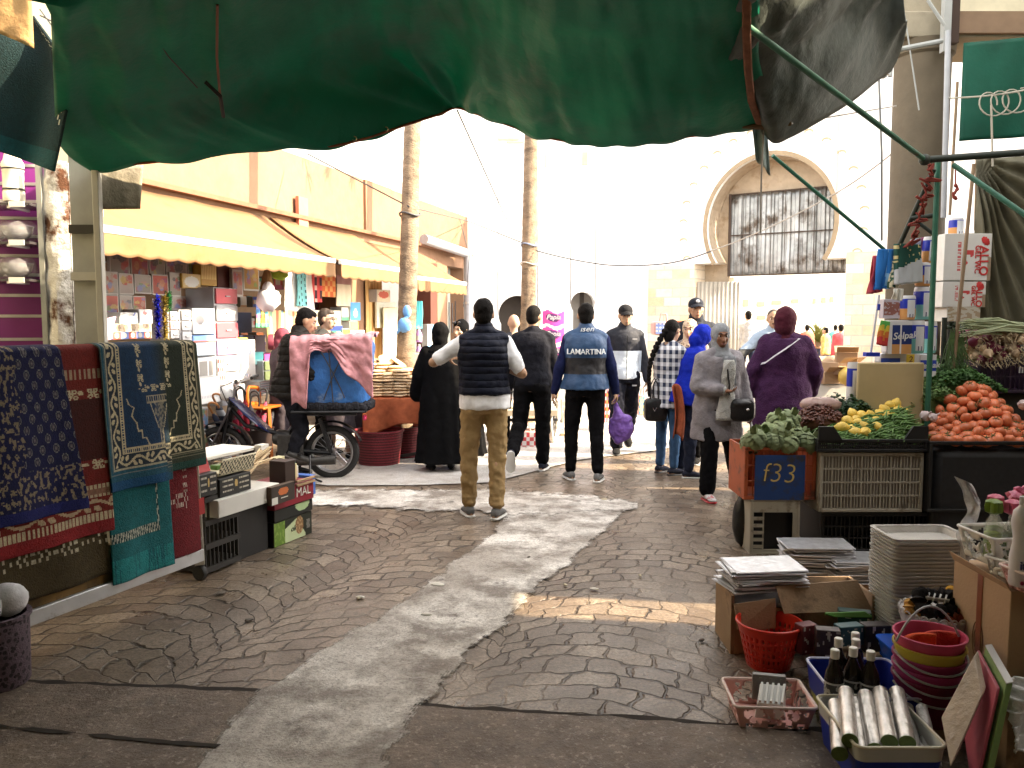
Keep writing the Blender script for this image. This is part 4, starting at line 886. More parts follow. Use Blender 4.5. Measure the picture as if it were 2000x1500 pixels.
# ---------------------------------------------------------------- palm trunks
def trunk(label,u0,v0,u1,v1,Y,r0,r1,seed):
    a=P(u0,v0,Y); c=P(u1,v1,Y+.1); d=(c-a)/(c.z-a.z); base=a-d*a.z; t=thing('palm_tree',label,'tree',tuple(base),w=True)
    top=base+d*7.5; n=150; b=MB()
    prof=[]
    vs=[]
    N=26
    for i in range(n+1):
        f=i/n; p=lerp(base,top,f); r=lerp(r0,r1,min(1,f*1.6))*(1+.35*max(0,.04-f)/.04)
        for k in range(N):
            an=2*PI*k/N; ring=.035*(1 if (f*7.5/.11+.25*sin(an*2+seed))%1<.25 else 0)
            q=r*(1-ring+.07*noise.noise(V((cos(an)*1.6,sin(an)*1.6,f*11+seed)))+.035*noise.noise(V((cos(an)*5,sin(an)*5,f*40+seed)))); vs.append(p+V((q*cos(an),q*sin(an),0)))
    b.add(vs,[(i*N+k,i*N+(k+1)%N,(i+1)*N+(k+1)%N,(i+1)*N+k) for i in range(n) for k in range(N)])
    b.build('trunk',M('palm trunk bark',(.21,.155,.105),r=.92,var=.35,sc=5,bump=.9,bs=34,stretch=(1,1,2.2),dirt=((.085,.06,.042),.5,4,.16)),t,ang=180)
    b=MB()
    for i in range(46):
        a_=rnd(0,2*PI); e=rnd(-.3,1.2); L=rnd(1.5,2.3); pts=[top+V((cos(a_)*L*s*cos(e*.6),sin(a_)*L*s*cos(e*.6),L*s*sin(e)-1.1*s*s)) for s in [k/7 for k in range(8)]]
        b.tube(pts,.018,4)
        for k in range(1,8):
            for sg in (-1,1):
                for h_ in (0,.5):
                    p=lerp(pts[k-1],pts[k],h_); s_=V((-sin(a_)*sg,cos(a_)*sg,-.35))*.42*(1.1-k/9); dd=(pts[k]-pts[k-1]).normalized()*.2; b.add([p,p+s_+dd,p+s_*.5+dd*.2+V((0,0,.03))],[(0,1,2)])
    b.build('crown',M('palm leaf',(.06,.09,.03),r=.5,var=.3),t,smooth=False)
    return t,lambda z: base+d*z
tA,pA=trunk('bare palm trunk in front of the awnings with a blue rag tied round it','x' and 794,640,806,250,9.75,.118,.098,1)
tB,pB=trunk('bare palm trunk in the middle of the court bound with wire',1032,600,1037,290,12.7,.13,.105,5)
def wrap(f,z,r,n=20): return [f(z)+V((r*cos(2*PI*k/n),r*sin(2*PI*k/n),.02*sin(4*PI*k/n))) for k in range(n)]
cord=M('pale cord',(.4,.37,.33),r=.8); wire=M('black wire',(.05,.05,.055),r=.6)
for f,z,r,mt,lab in ((pA,P(806,418,9.75).z,.122,wire,'dark wire wound round the trunk by the awnings'),(pB,P(1037,478,12.7).z,.13,M('blue band',(.18,.22,.33)),'blue band wound round the court palm trunk'),(pB,P(1037,515,12.7).z,.132,cord,'pale cord knotted round the court palm trunk')):
    o=MB().tube(wrap(f,z,r),.012,6,closed=True).build('trunk_binding',mt); tag(o,lab,'binding')
q=pA(P(790,625,9.75).z)+V((-.01,-.13,0)); b=MB(); b.ball(q+V((.03,0,.1)),(.05,.03,.075),10,8); b.ball(q+V((-.0,-.01,-.06)),(.08,.035,.085),12,8,wob=lambda p:1+.3*noise.noise(p*3)); b.caps(q+V((.03,0,.04)),q+V((0,0,0)),.02,.03); b.caps(q+V((-.05,0,-.1)),q+V((-.1,.0,-.17)),.03,.006)
o=b.build('rag',M('blue film',(.12,.3,.62),r=.4,bump=.3,bs=18)); tag(o,'bright blue plastic rag tied to the palm trunk by the awnings','rag')
def cable(pts,r,lab,mat,sag=0,name='cable',n=24):
    out=[]
    for a,c in zip(pts,pts[1:]):
        for k in range(n): t=k/n; out.append(lerp(V(a),V(c),t)+V((0,0,-sag*4*t*(1-t))))
    out.append(V(pts[-1])); o=MB().tube(out,r,5).build(name,mat); tag(o,lab,name); return o
cable([P(600,300,10.8),pA(P(800,405,9.75).z)+V((0,-.12,0)),P(915,432,17.8),pB(P(1035,481,12.7).z)+V((0,-.14,0))],.009,'thin dark cable from the shop roof past both palm trunks',wire)
cable([pB(P(1037,490,12.7).z)+V((.1,-.1,0)),P(1180,517,12),P(1300,515,11),P(1390,490,10)],.009,'cable looping from the court palm trunk towards the gate',wire,.02)
cable([P(1390,490,10),P(1610,390,8.6),P(1760,285,7.2)],.008,'pale line rising across the gate to the column',cord,.03)
cable([P(893,215,5.6),P(985,420,10.5),pB(P(1030,475,12.7).z)+V((-.1,-.1,0))],.006,'thin guy line from the tarp peak to the court palm',wire)
cable([P(895,415,17.6),P(917,500,16.8),P(912,560,16.8),P(905,600,16.8)],.008,'loose wire hanging beside the drain pipe',wire)
# ---------------------------------------------------------------- tarps overhead
def crom(p,t):
    n=len(p)-1; x=t*n; i=min(int(x),n-1); f=x-i; a,b,c,d=p[max(i-1,0)],p[i],p[i+1],p[min(i+2,n)]
    return .5*((2*b)+(c-a)*f+(2*a-5*b+4*c-d)*f*f+(3*b-a-3*c+d)*f**3)
hem=[P(u,v,Y) for u,v,Y in ((176,328,5.0),(300,318,5.05),(430,300,5.1),(545,287,5.2),(640,288,5.3),(720,270,5.45),(800,243,5.6),(860,224,5.7),(890,212,5.75),(925,222,5.7),(985,243,5.6),(1060,268,5.5),(1140,281,5.4),(1220,280,5.3),(1310,272,5.25),(1400,260,5.2),(1482,244,5.2))]
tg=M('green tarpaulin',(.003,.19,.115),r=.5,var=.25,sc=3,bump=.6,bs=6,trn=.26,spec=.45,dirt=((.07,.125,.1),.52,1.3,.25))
pk=8/16
def canopy(i,j):
    h=crom(hem,i); y=lerp(h.y,-2.5,j**1.25); dy=h.y-y
    z=h.z+.42*(1-math.exp(-dy*.95))+.085*dy
    x0,x1=(-.545*y if y>3.6 else -1.962-(3.6-y)*2.2),(.292*y if y>3.6 else 1.05+(3.6-y)*.2)
    x=lerp(h.x,lerp(x0,x1,i),min(1,dy/.5)) if i<.5 else lerp(h.x,lerp(x0,x1,i),min(1,dy/.6))
    q=(i-pk)
    e=math.exp(-dy*.9)
    rad_=q*26/(1+dy*2.4)
    z+=.12*e*(abs(sin(rad_*2.2+.6*noise.noise(V((i*20,j*2,0)))))-.4)*math.exp(-(q*7)**2)*min(1,dy*5)
    z+=.05*noise.noise(V((i*7,dy*.8,3)))*min(1,dy*2)+.03*noise.noise(V((i*26,dy*.9,9)))*1.0+.02*noise.noise(V((i*60+dy*3,dy*3,2)))*min(1,dy*3)
    z-=.06*math.exp(-((dy-.35)/.3)**2)*(1-math.exp(-(q*6)**2))
    return V((x,y,z))
ca=thing('canopy','big dark green tarpaulin sagging over the lane, gathered at its middle','tarp',(0,4,3.1),w=True)
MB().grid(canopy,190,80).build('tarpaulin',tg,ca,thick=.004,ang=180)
MB().tube([crom(hem,k/120)+V((0,-.004,.004)) for k in range(121)],.009,6).build('hem_rope',M('rust red hem',(.28,.07,.03),r=.9),ca)
b=MB()
for u in (620,700,760,945,1028,1110,1195,1250,1340,1420):
    t_=min(range(400),key=lambda k:abs((lambda q:q.x/q.y)(crom(hem,k/399))-(u-1000)/F))/399; q=crom(hem,t_); b=MB(); b.tube([q+V((.014*cos(a),-.01,.02+.014*sin(a))) for a in [k*PI/4 for k in range(8)]],.004,5,closed=True); b.build('eyelet',M('brass eyelet',(.6,.45,.25),r=.3,metal=1),ca)
# grey tarp on the right
gh=[P(u,v,Y) for u,v,Y in ((1482,246,5.2),(1510,279,5.15),(1545,268,5.2),(1600,238,5.3),(1665,198,5.5),(1712,160,5.7),(1740,140,5.8))]
gt=M('grey tarpaulin',(.1,.118,.11),r=.5,var=.3,sc=3,bump=.5,bs=10,trn=.06,dirt=((.02,.034,.03),.5,1.8,.2))
def gtarp(i,j):
    h=crom(gh,i); dy=j*8.0*(j*.6+.4); y=h.y-dy
    z=h.z+.5*(1-math.exp(-dy*1.1))+.05*dy+.05*min(1,dy); xr=.462*y if y>3.6 else lerp(1.66,5.3,min(1,(3.6-y)/2)); x=lerp(h.x,lerp(.235*y if y>3.6 else .846-(3.6-y)*.2,xr,i),min(1,dy/.5))
    ph=i*9-dy*7.5+1.2*noise.noise(V((i*3,dy,4))); fd=min(1,dy*2.2)
    z+=.055*abs(sin(ph))*fd*(.5+i)+.03*sin(ph*2.7+1)*fd+.05*noise.noise(V((i*9-dy*5,dy*1.5+i*2,1)))*fd+.03*noise.noise(V((i*22-dy*12,dy*3+i*4,6)))*fd
    return V((x,y,z))
ga=thing('canopy','creased grey tarpaulin slung between the green tarp and the round column','tarp',(2,4,3.1),w=True)
MB().grid(gtarp,110,90).build('tarpaulin',gt,ga,thick=.004,ang=180)
q=P(1484,250,5.18)
MB().grid(lambda i,j: q+V((lerp(-.05,.045,i)+.03*j,.02*sin(i*9),lerp(.0,-.29,j)+(.1*(1-i))*j+.035*(1-j))),8,12).build('torn_end',M('pale tarp end',(.32,.4,.38),r=.6,trn=.2),ga,thick=.003)
pts=[P(1455,-40,4.0),P(1455,60,4.25),P(1458,130,4.5),P(1465,195,4.9),P(1482,240,5.17)]
o=MB().tube([p+V((0,-.03,-.02)) for p in pts],.022,8,flat=.5).build('strap',M('rust strap',(.2,.085,.05),r=.9,var=.3,sc=20)); tag(o,'rust brown strap between the green and the grey tarpaulin','strap')
o=MB().tube([P(1450,247,5.15),P(1500,247,5.12),P(1545,240,5.1)],[.012,.022,.016],8).build('batten',M('old wood',(.14,.09,.05),r=.9)); tag(o,'short brown wooden batten tied at the meeting point of the two tarps','batten')
cable([P(1545,241,5.1),P(1750,207,6.8)],.006,'thin line from the tarp batten to the column',cord)
cable([P(1492,250,5.15),P(1487,340,5.15),P(1485,455,5.15)],.006,'frayed string hanging in front of the gate arch',cord)
cable([P(1716,140,5.8),P(1722,300,5.8),P(1722,470,5.9)],.008,'grey cord dropping straight down left of the column',M('grey cord',(.25,.25,.25)))
cable([P(424,0,4.0)-V((0,0,.02)),P(423,100,4.35)-V((0,0,.03)),P(428,160,4.6)-V((0,0,.04)),P(434,205,4.75)-V((0,0,.04))],.007,'rusty cord dangling under the green tarp, left half',M('rusty cord',(.22,.08,.05)),name='cord')
cable([P(400,145,4.5)-V((0,0,.04)),P(430,170,4.55)-V((0,0,.05)),P(436,210,4.7)-V((0,0,.05))],.011,'dark knotted rope end under the green tarp',M('dark rope',(.03,.02,.02)),name='rope')
cable([P(272,20,4.0)-V((0,0,.02)),P(330,100,4.3)-V((0,0,.03)),P(385,160,4.55)-V((0,0,.03))],.004,'thin dark stitching line on the underside of the green tarp',wire)
# ---------------------------------------------------------------- left: white frame, plaster pier, slat wall
wp=M('white painted steel',(.5,.48,.42),r=.5,var=.1,dirt=((.3,.16,.08),.62,4))
fr_=thing('post','white painted steel frame post at the left end of the green tarp','post',tuple(P(170,900,5.06)),w=True)
a=P(178,105,5.0); 
b=MB(); b.bx(a.x-.02,a.x+.02,4.98,5.03,.0,a.z); b.build('outer_upright',wp,fr_,bevel=.004)
x0=P(136,300,5.05).x
b=MB(); b.bx(x0,a.x-.022,5.03,5.06,.0,a.z-.05); b.build('web',M('grey painted web',(.36,.36,.33),r=.6),fr_)
b=MB(); b.bx(x0,a.x+.02,4.975,5.065,a.z,a.z+.04); b.build('top_rail',wp,fr_,bevel=.004)
for v in (285,448,540):
    q=P(150,v,5.03); MB().bx(x0,a.x-.022,5.0,5.028,q.z-.025,q.z+.025).build('cross_band',M('dark band',(.05,.045,.035),r=.8) if v<500 else wp,fr_)
pp=thing('pillar','flaking white plaster pillar streaked with rust beside the purple wall','pillar',tuple(P(115,900,5.4)),w=True)
xa,xb=P(90,500,5.35).x,P(138,500,5.35).x
b=MB(); b.grid(lambda i,j:(lerp(xa,xb,i),5.35-.02*noise.noise(V((i*3,j*22,4)))-.03*sin(i*PI),lerp(0,P(110,315,5.35).z,j)),8,90); b.bx(xa+.003,xb-.003,5.37,5.6,0,P(110,316,5.35).z-.003)
b.build('shaft',M('flaking plaster',(.62,.6,.56),r=.9,bump=.9,bs=20,dirt=((.09,.035,.015),.52,3.4,.1)),pp)
b=MB(); b.bx(xa-.035,xa-.002,5.33,5.36,0,P(110,318,5.35).z); b.build('edge_strip',M('grey edge',(.3,.3,.27),r=.7),pp)
o=MB().bx(P(60,60,6.2).x-2,P(134,60,6.0).x,6.2,6.4,2.4,5.0).build('wall',M('beige wall paint',(.55,.5,.34),r=.9,dirt=((.4,.34,.22),.55,2))); tag(o,'beige wall high up at the top left behind the hanging rug','wall')
for k,(u0,v0,u1,v1) in enumerate(((78,30,132,40),(78,18,120,60),(118,50,132,42))): cable([P(u0,v0,6.1),P((u0+u1)/2,(v0+v1)/2+8,6.1),P(u1,v1,6.1)],.006,('upper','middle','lowest')[k]+' dark cable on the beige wall at the top left',wire)
o=MB().grid(sheet(P(182,326,5.02),P(280,322,5.1),P(274,408,5.1),P(182,409,5.02),16,12,.015,3,2),16,12).build('cloth_flap',cloth('grey beige cloth',(.3,.27,.21)),thick=.004); tag(o,'grey beige cloth flap hanging under the left end of the green tarp','cloth')
pw=thing('slat_wall','purple slatted display wall at the left edge','display',tuple(P(40,900,5.6)),w=True)
purple=M('purple laminate',(.17,.02,.17),r=.35,var=.15,sc=2)
b=MB(); x1=P(92,500,5.55).x
zz=[P(40,v,5.6).z for v in (700,660,615,575,535,498,460,425,392,358,322,285,250)]
for z0,z1 in zip(zz,zz[1:]):
    MB().hexa([(-4.6,5.35,z0),(x1,5.6,z0),(x1,5.64,z0),(-4.6,5.39,z0),(-4.6,5.35,z1-.016),(x1,5.6,z1-.016),(x1,5.64,z1-.016),(-4.6,5.39,z1-.016)]).build('slat',purple,pw)
alu=M('aluminium channel',(.6,.6,.62),r=.3,metal=.9)
for z in zz[1:-1]: MB().bar((-4.6,5.345,z-.008),(x1,5.602,z-.008),.012,.02).build('channel',alu,pw)
glassm=M('clear glass',(.85,.85,.86),r=.06,tr=.85,var=.02,alpha=.9); film=M('clear film',(.75,.75,.78),r=.12,alpha=.16,var=.3,sc=10,bump=.5,bs=16)
for k,v in enumerate((405,478,549)):
    q=P(38,v,5.42); sh=thing('shelf','small smoky display shelf on the purple wall, '+('topmost, carrying the white cone bottle','middle one of three','lowest one of three')[k],'shelf',tuple(q))
    MB().bx(-.22,.16,-.16,.12,-.008,.008).build('board',M('smoky shelf',(.05,.045,.05),r=.2,alpha=.85),sh); MB().bar((-.0,.1,-.01),(.0,-.12,-.01),.02).build('bracket',alu,sh)
    MB().box((.08,-.165,.0),(.1,.004,.035)).build('price_tag',PR(),sh) if 0 else MB().box((.08,-.165,.0),(.1,.004,.035)).build('price_tag',plastic('white tag',(.7,.7,.66)),sh)
    if k:
        g_=thing('glass_bowl','film wrapped glass bowl, right one on the '+('middle' if k==1 else 'lowest')+' purple wall shelf','bowl',tuple(q+V((.0,-.02,.015))))
        MB().lathe([(.03,0),(.05,.01),(.085,.05),(.1,.1),(.095,.1),(.08,.055),(.045,.018),(.01,.012)],n=20,wob=lambda a,i:1+.04*sin(a*10)).build('bowl',glassm,g_); MB().ball((0,0,.065),(.13,.11,.085),14,9,wob=lambda p:1+.16*noise.noise(p*3.5)).build('wrapping',film,g_)
        g2=dup(g_,tuple(q+V((-.16,-.02,.015))),None,'film wrapped glass bowl, left one on the '+('middle' if k==1 else 'lowest')+' purple wall shelf')
q=P(28,394,5.38); cb=thing('squeeze_bottle','white bottle with long cone nozzle on the topmost purple wall shelf','bottle',tuple(q))
MB().lathe([(.0,0),(.062,0),(.065,.015),(.065,.06),(.062,.064),(.062,.19),(.065,.195),(.065,.245),(.055,.26),(.03,.36),(.016,.42),(.006,.46)],n=20).build('body',plastic('ivory plastic',(.72,.68,.55)),cb)
for z in (.07,.2): MB().lathe([(.0655,z),(.0655,z+.012)],n=20).build('band',plastic('dark frame',(.02,.02,.02)),cb)
# ---------------------------------------------------------------- hanging rug at the top left and tan cloth
def rugmat(): return PR('woven pile',r=.95,var=.25,sc=40,bump=.5,bs=120,sheen=.0)
def chain(x): return (x*21)%1<.5
def hangc(i,j):
    base=(.002,.025,.028)
    if j>.9: return (.004,.06,.065)
    e=min(1-i,(0.86-j)*1.5)
    if .05<e<.062 or .085<e<.097: return (.5,.5,.4) if chain(i+j) else base
    return mixc((.002,.012,.015),(.003,.03,.033),j)
def hangf(i,j):
    a=lerp(P(-90,-40,4.6),P(62,30,4.6),i); 
    l=P(lerp(-40,-30,j),lerp(-40,300,j),4.6); rr=[P(62,30,4.6),P(110,90,4.5),P(148,148,4.45),P(140,220,4.5),P(118,328,4.6)]
    r_=crom(rr,j); p=lerp(l,r_,i); p.y-=.06*sin(i*6+j*2); p.z-=.03*i*j-.04*(1-i)*j
    return p
o=MB().grid(hangf,60,90,hangc).build('hanging_rug',rugmat(),thick=.012); tag(o,'teal green prayer rug hanging high at the top left corner','rug')
o=MB().grid(sheet(P(-60,-60,4.35),P(60,-60,4.35),P(66,94,4.35),P(-60,40,4.35),10,10,.04,4,5),14,14).build('tan_cloth',cloth('tan suede',(.42,.25,.11)),thick=.006); tag(o,'tan cloth corner hanging in front of the teal rug, top left','cloth')
# ---------------------------------------------------------------- rug rack
E_=V((.373,.928,0)); N_=V((.928,-.373,0)); RO=V((-2.38,3.96,0))
def rp(s,z,d=0): return RO+E_*s+N_*d+V((0,0,z))
def su_(u,d=0):
    k=(u-1000)/F/cos(TH); o=RO+N_*d; return (k*o.y-o.x)/(E_.x-k*E_.y)
rk=thing('rug_rack','low trolley rack with silver side rail carrying the prayer rugs','rack',tuple(rp(.5,0)),w=True)
MB().bar(rp(-.8,.17,.06),rp(1.10,.17,.06),.03,.075).build('side_rail',M('silver rail',(.55,.56,.58),r=.35,metal=.6,dirt=((.25,.2,.15),.6,6)),rk,bevel=.004)
MB().bar(rp(-.8,.27,.05),rp(1.10,.27,.05),.02,.02).build('upper_rail',M('silver rail'),rk)
MB().hexa([rp(-.8,.19,.0),rp(1.09,.19,.0),rp(1.09,.19,.03),rp(-.8,.19,.03),rp(-.8,.4,.0),rp(1.09,.4,.0),rp(1.09,.4,.03),rp(-.8,.4,.03)]).build('side_board',M('stained plywood',(.22,.13,.04),r=.8,var=.4,sc=4,dirt=((.06,.04,.02),.5,3)),rk)
MB().tube([rp(-.9,1.46,0),rp(1.07,1.46,0)],.025,10).build('top_rail',wp,rk)
def leg(s): 
    o=MB().bar(rp(s,.1,.03),rp(s-.03,1.46,.0),.045,.06).build('leg',wp,rk,bevel=.004); MB().bar(rp(s-.008,.42,.035),rp(s-.012,.52,.035),.05,.066).build('tape',M('red tape',(.35,.02,.02),r=.5),o)
    MB().lathe([(.0,-.018),(.045,-.018),(.05,-.01),(.05,.01),(.045,.018),(0,.018)],rp(s,.05,.03),16,Matrix.Rotation(PI/2,3,'X')@Matrix.Rotation(-.4,3,'Y')).build('castor',M('dark rubber wheel',(.02,.02,.02),r=.6),o)
leg(1.11)
o=MB().bar(rp(-.8,.1,0),rp(-.8,1.46,0),.045).build('leg',wp,rk)
cream=(.5,.43,.28)
def blob(x,y,cx,cy,rx,ry): return ((x-cx)/rx)**2+((y-cy)/ry)**2<1
def flower(x,y,p): # little repeating blossoms along a line, x across (-1..1), y along
    y=(y/p)%1*p; 
    for cx,cy in ((-.5,.22),(.45,.25),(-.05,.36),(-.45,.5),(.5,.55)):
        if ((x-cx)/.36)**2+((y/p-cy)/.13)**2<1: return not ((x-cx)/.12)**2+((y/p-cy)/.045)**2<1
    return ((x-.2*sin(y/p*2*PI))/.3)**2+((y/p-.8)/.16)**2<1
def vine(x,y,p):
    f=(y/p)%1; c=.55*sin(f*2*PI)
    if abs(x-c)<.2: return True
    for q,sg in ((.1,-1),(.3,-1),(.6,1),(.8,1)):
        dx=x-sg*.45; dy=(f-q); 
        if (dx/.42)**2+((dy-.08*dx*sg)/.07)**2<1: return True
    return False
def greenrug(i,j):
    t=min(max((i-.48)/.14,0),1); base=mixc((.004,.03,.085),(.012,.02,.01),t); j2=j+(.012 if i<.53 else 0)
    if j2>.945: return mixc((.004,.06,.16),(.006,.045,.035),t)
    w,hh=.78,.74
    e=min(i,1-i)*w; eb=(.915-j2)*hh; m=min(e,eb); along_=j*hh if e<eb else i*w
    edge=mixc((.01,.075,.12),(.02,.03,.015),t)
    if m<.0: return edge
    if m<.03: return mixc(edge,cream,.25) if int(m*400)%3==0 else edge
    if m<.036: return mixc(cream,edge,.3)
    if m<.105:
        x=(m-.0705)/.034
        return cream if vine(x,along_,.17) else mixc(base,(.02,.02,.01),.6)
    if m<.113 or .128<m<.136: return cream
    if m<.128: return cream if (along_*75)%1<.45 else base
    x=(i-.5)*w; y=j*hh
    # garland U
    for sx in (-1,1):
        d=x-sx*.115
        if y<.235 and abs(d)<.026: return cream if flower(d/.026,y,.075) else base
    if abs(x)<.14 and abs(y-.235-.0)<.024: return cream if flower((y-.235)/.024,x+.2,.075) else base
    # lectern
    if y>.27:
        if abs(x)<.085 and .272<y<.315: return mixc(cream,base,.35) if (abs(y-.2935)>.014 or (x*55)%1<.4) else base
        hw=.07*max(0,1-((y-.315)/.2)) if y<.45 else .012
        if .315<=y<.56 and abs(x-.01)<hw*(.75+.25*sin(y*90)): return mixc(base,cream,.4 if noise.noise(V((x*60,y*60,0)))>0 else .1)
        if .315<=y<.6 and abs(abs(x-.01)-hw)<.004: return mixc(cream,base,.3)
    # stepped outline
    steps=[(.28,.225),(.31,.215),(.33,.18),(.37,.2),(.41,.17),(.45,.165),(.452,.14),(.49,.14),(.492,.115),(.525,.1),(.55,.07),(.58,.04),(.6,.01)]
    for (ya,xa_),(yb,xb_) in zip(steps,steps[1:]):
        if ya-.003<=y<=yb+.003:
            xx=lerp(xa_,xb_,min(1,max(0,(y-ya)/(yb-ya)))); lo,hi=min(xa_,xb_),max(xa_,xb_)
            if abs(abs(x)-xx)<.0045 or (yb-ya<.01 and lo-.004<abs(x)<hi+.004): return mixc(cream,base,.15)
    return base
def redrug(i,j):
    base=(.16,.012,.008); w,hh=.62,.95; x=i*w; y=j*hh
    if j>.93: return (.22,.01,.012)
    if y>.7:
        f=(y-.7)/.16
        if f<.12 or .3<f<.4 or f>.9: return cream if (x*60)%1<.7 else base
        if f>.4: return mixc(cream,(.3,.1,.05),.3) if vine((f-.65)*4,x,.2) else base
        return mixc(base,cream,.3)
    cx=.5
    d=abs(x-cx); 
    if .2<y<.62 and abs(d-.14)<.028: return cream if flower((d-.14)/.028,y,.09) else base
    if d<.16 and (abs(y-.24)<.03 or abs(y-.6)<.03): return cream if flower(((y-.24) if y<.4 else (y-.6))/.03,x,.09) else base
    if d<.115 and .26<y<.58: return (.05,.006,.004)
    if abs(d-.2-.012*sin(y*40))<.005 and y<.3: return cream
    if .12<y<.17 and d<.12: return mixc(cream,base,.4) if (x*50+int(y*60))%1<.5 else base
    return base
def bluerug(i,j):
    base=(.006,.008,.06); w,hh=.62,.82; x=i*w;y=j*hh
    if j>.93: return (.01,.014,.12)
    m=min(x*1.0-.06,(.9-j)*hh); wv=.02*sin(y*30)
    if m<.17+wv: return (.26,.21,.14) if noise.noise(V((x*38,y*38,1)))>.08 and noise.noise(V((x*90,y*90,4)))>-.25 else base
    px_=.105; k=int((y+1)/ (px_*.5)); ox=(k%2)*.5
    fx_=((x/px_+ox)%1-.5)*px_; fy_=(((y+1)/(px_*.5))%1-.5)*px_*.5
    r_=math.hypot(fx_,fy_*1.0)
    big=True
    if .018<r_<.0225 or r_<.004: return (.2,.2,.19)
    if r_<.017: return (.03,.03,.06) if r_>.011 else (.12,.1,.12)
    return base
def tealrug(i,j):
    base=(.006,.11,.125)
    if j>.9: return (.012,.19,.2) if noise.noise(V((i*50,j*4,0)))>-.2 else (.006,.1,.12)
    if .79<j<.83 and i<.78 or (.77<i<.8 and j<.83): return (.4,.4,.33) if chain(i*1.2+j) else (.003,.04,.045)
    return base
def darkred(i,j):
    base=(.13,.006,.01)
    if (.62<i<.72 and j<.78) or (.7<j<.77 and i<.72): return (.5,.45,.38) if chain((j if i>.62 and j<.7 else i)*1.3) and (int(i*60)+int(j*40))%2 else base
    return base
def olive(i,j):
    base=(.05,.035,.012)
    if (.1<i<.15 and j<.88) or (.8<j<.86 and i>.1): return (.42,.38,.28) if chain((j if i<.15 and j<.8 else i)*1.4) and (int(i*70)+int(j*40))%2 else base
    return base
def rug(s0,s1,t0,t1,zh,d,col,label,nu,nv,fl=.045,ztop=1.485,dr=.0,crease=None,front0=0.):
    """hung over the top rail: s0..s1 along the rail at the top, t0..t1 at the hem"""
    def fn(i,j):
        L=(ztop-zh)+.1
        a=-.1*2+ (L+.2)*j            # path length from behind the rail
        if a<.0: z=ztop-.03-.2*(0-a)*2; dd=-.05-d*.3
        elif a<.1: th=a/.1*PI; z=ztop-.03+.03*sin(th)+d*.2; dd=-(.04+d)*cos(th)
        else: z=ztop-.03-(a-.1); dd=.04+d
        f=max(0,min(1,(ztop-z)/(ztop-zh)))
        s=lerp(lerp(s0,s1,i),lerp(t0,t1,i),f)
        wv=fl*f*(noise.noise(V((s*4.5,z*.8,d*50)))+.5*sin(s*16+d*90))
        if crease and s>crease: z+=.035*f; wv-=.03*f
        z+=dr*noise.noise(V((s*6,1,d)))*f
        return rp(s,z,dd+wv+.045*f)
    tot=(ztop-zh)+.3
    o=MB().grid(fn,nu,nv,lambda i,j: col(i,max(0,(j*tot-.3+.03)/(tot-.3+.03)))).build('prayer_rug',rugmat(),thick=.009,ang=180); tag(o,label,'rug',None); return o
rug(-.75,.30,-.75,.42,.29,-.01,olive,'olive brown rug with pale chain border, lowest and left on the rack',90,70,.015)
rug(-.45,.41,-.45,.41,.53,.012,redrug,'deep red floral prayer rug between the blue and the green rug',150,170,.015)
rug(-.25,.155,-.25,.235,.69,.035,bluerug,'navy blue prayer rug with pale rosettes, at the left end of the rack',150,160,.02)
rug(.75,1.08,.75,1.08,.24,-.012,darkred,'plain dark red rug with chain border next to the white rack leg',70,110,.015)
rug(.41,.84,.41,.84,.22,.0,tealrug,'plain teal rug with fringe hanging lowest under the patterned green rug',70,120,.02)
rug(.395,1.09,.40,1.12,.73,.03,greenrug,'navy and dark green prayer rug with cream leaf border, front right of the rack',190,190,.018,crease=.82)
# wicker bin with white bundles in the lower left corner
q=G(-6,1338); wb=thing('woven_bin','dark woven bin in the lower left corner','bin',tuple(q))
MB().lathe([(.12,0),(.135,.02),(.14,.3),(.15,.31),(.15,.325),(.13,.325),(.125,.02)],n=28,wob=lambda a,i:1+.012*sin(a*14)).build('body',M('dark weave',r=.7,pat=lambda t,tc: t.mix(t.m('GREATER_THAN',t.n('ShaderNodeTexVoronoi',{'Vector':tc,'Scale':46}).outputs['Distance'],.42),(.02,.014,.02),(.1,.07,.09)),bump=.3),wb)
for k,(dx,dy,dz,rx,rz) in enumerate(((-.02,-.05,.37,.09,.085),(.05,.03,.38,.085,.075))):
    o=MB().ball(q+V((dx,dy,dz)),(rx,.07,rz),14,10,wob=lambda p:1+.06*noise.noise(p*2)).build('bundle',cloth('white bundle',(.6,.6,.63))); tag(o,'white wrapped bundle in the woven bin, '+('in front' if k==0 else 'behind'),'bundle')
# ---------------------------------------------------------------- low stall of cartons past the rack
def rb_(name,label,cat,s0,s1,d0,d1,z0,z1,mat,col=None,bev=.004,group=None,nx=24,ny=10):
    """carton in the rack's frame; col paints its lane side"""
    t=thing(name,label,cat,tuple(rp((s0+s1)/2,z0,(d0+d1)/2)),w=True,group=group)
    MB().hexa([rp(s0,z0,d0),rp(s1,z0,d0),rp(s1,z0,d1),rp(s0,z0,d1),rp(s0,z1,d0),rp(s1,z1,d0),rp(s1,z1,d1),rp(s0,z1,d1)]).build('body',mat,t,bevel=bev)
    if col: MB().grid(lambda i,j: rp(lerp(s0+.004,s1-.004,i),lerp(z1-.004,z0+.004,j),d1+.0025),nx,ny,col).build('print',PR(),t,smooth=False)
    return t
kraft=M('brown cardboard',(.36,.24,.14),r=.85,var=.12,sc=5,bump=.1); wcard=M('white carton',(.66,.65,.6),r=.6); bcard=M('black carton',(.014,.014,.015),r=.5)
crt=thing('crate','dark perforated crate behind the white rack leg','crate',tuple(rp(1.4,0,-.1)),w=True)
dcr=plastic('dark crate',(.03,.028,.026),r=.6)
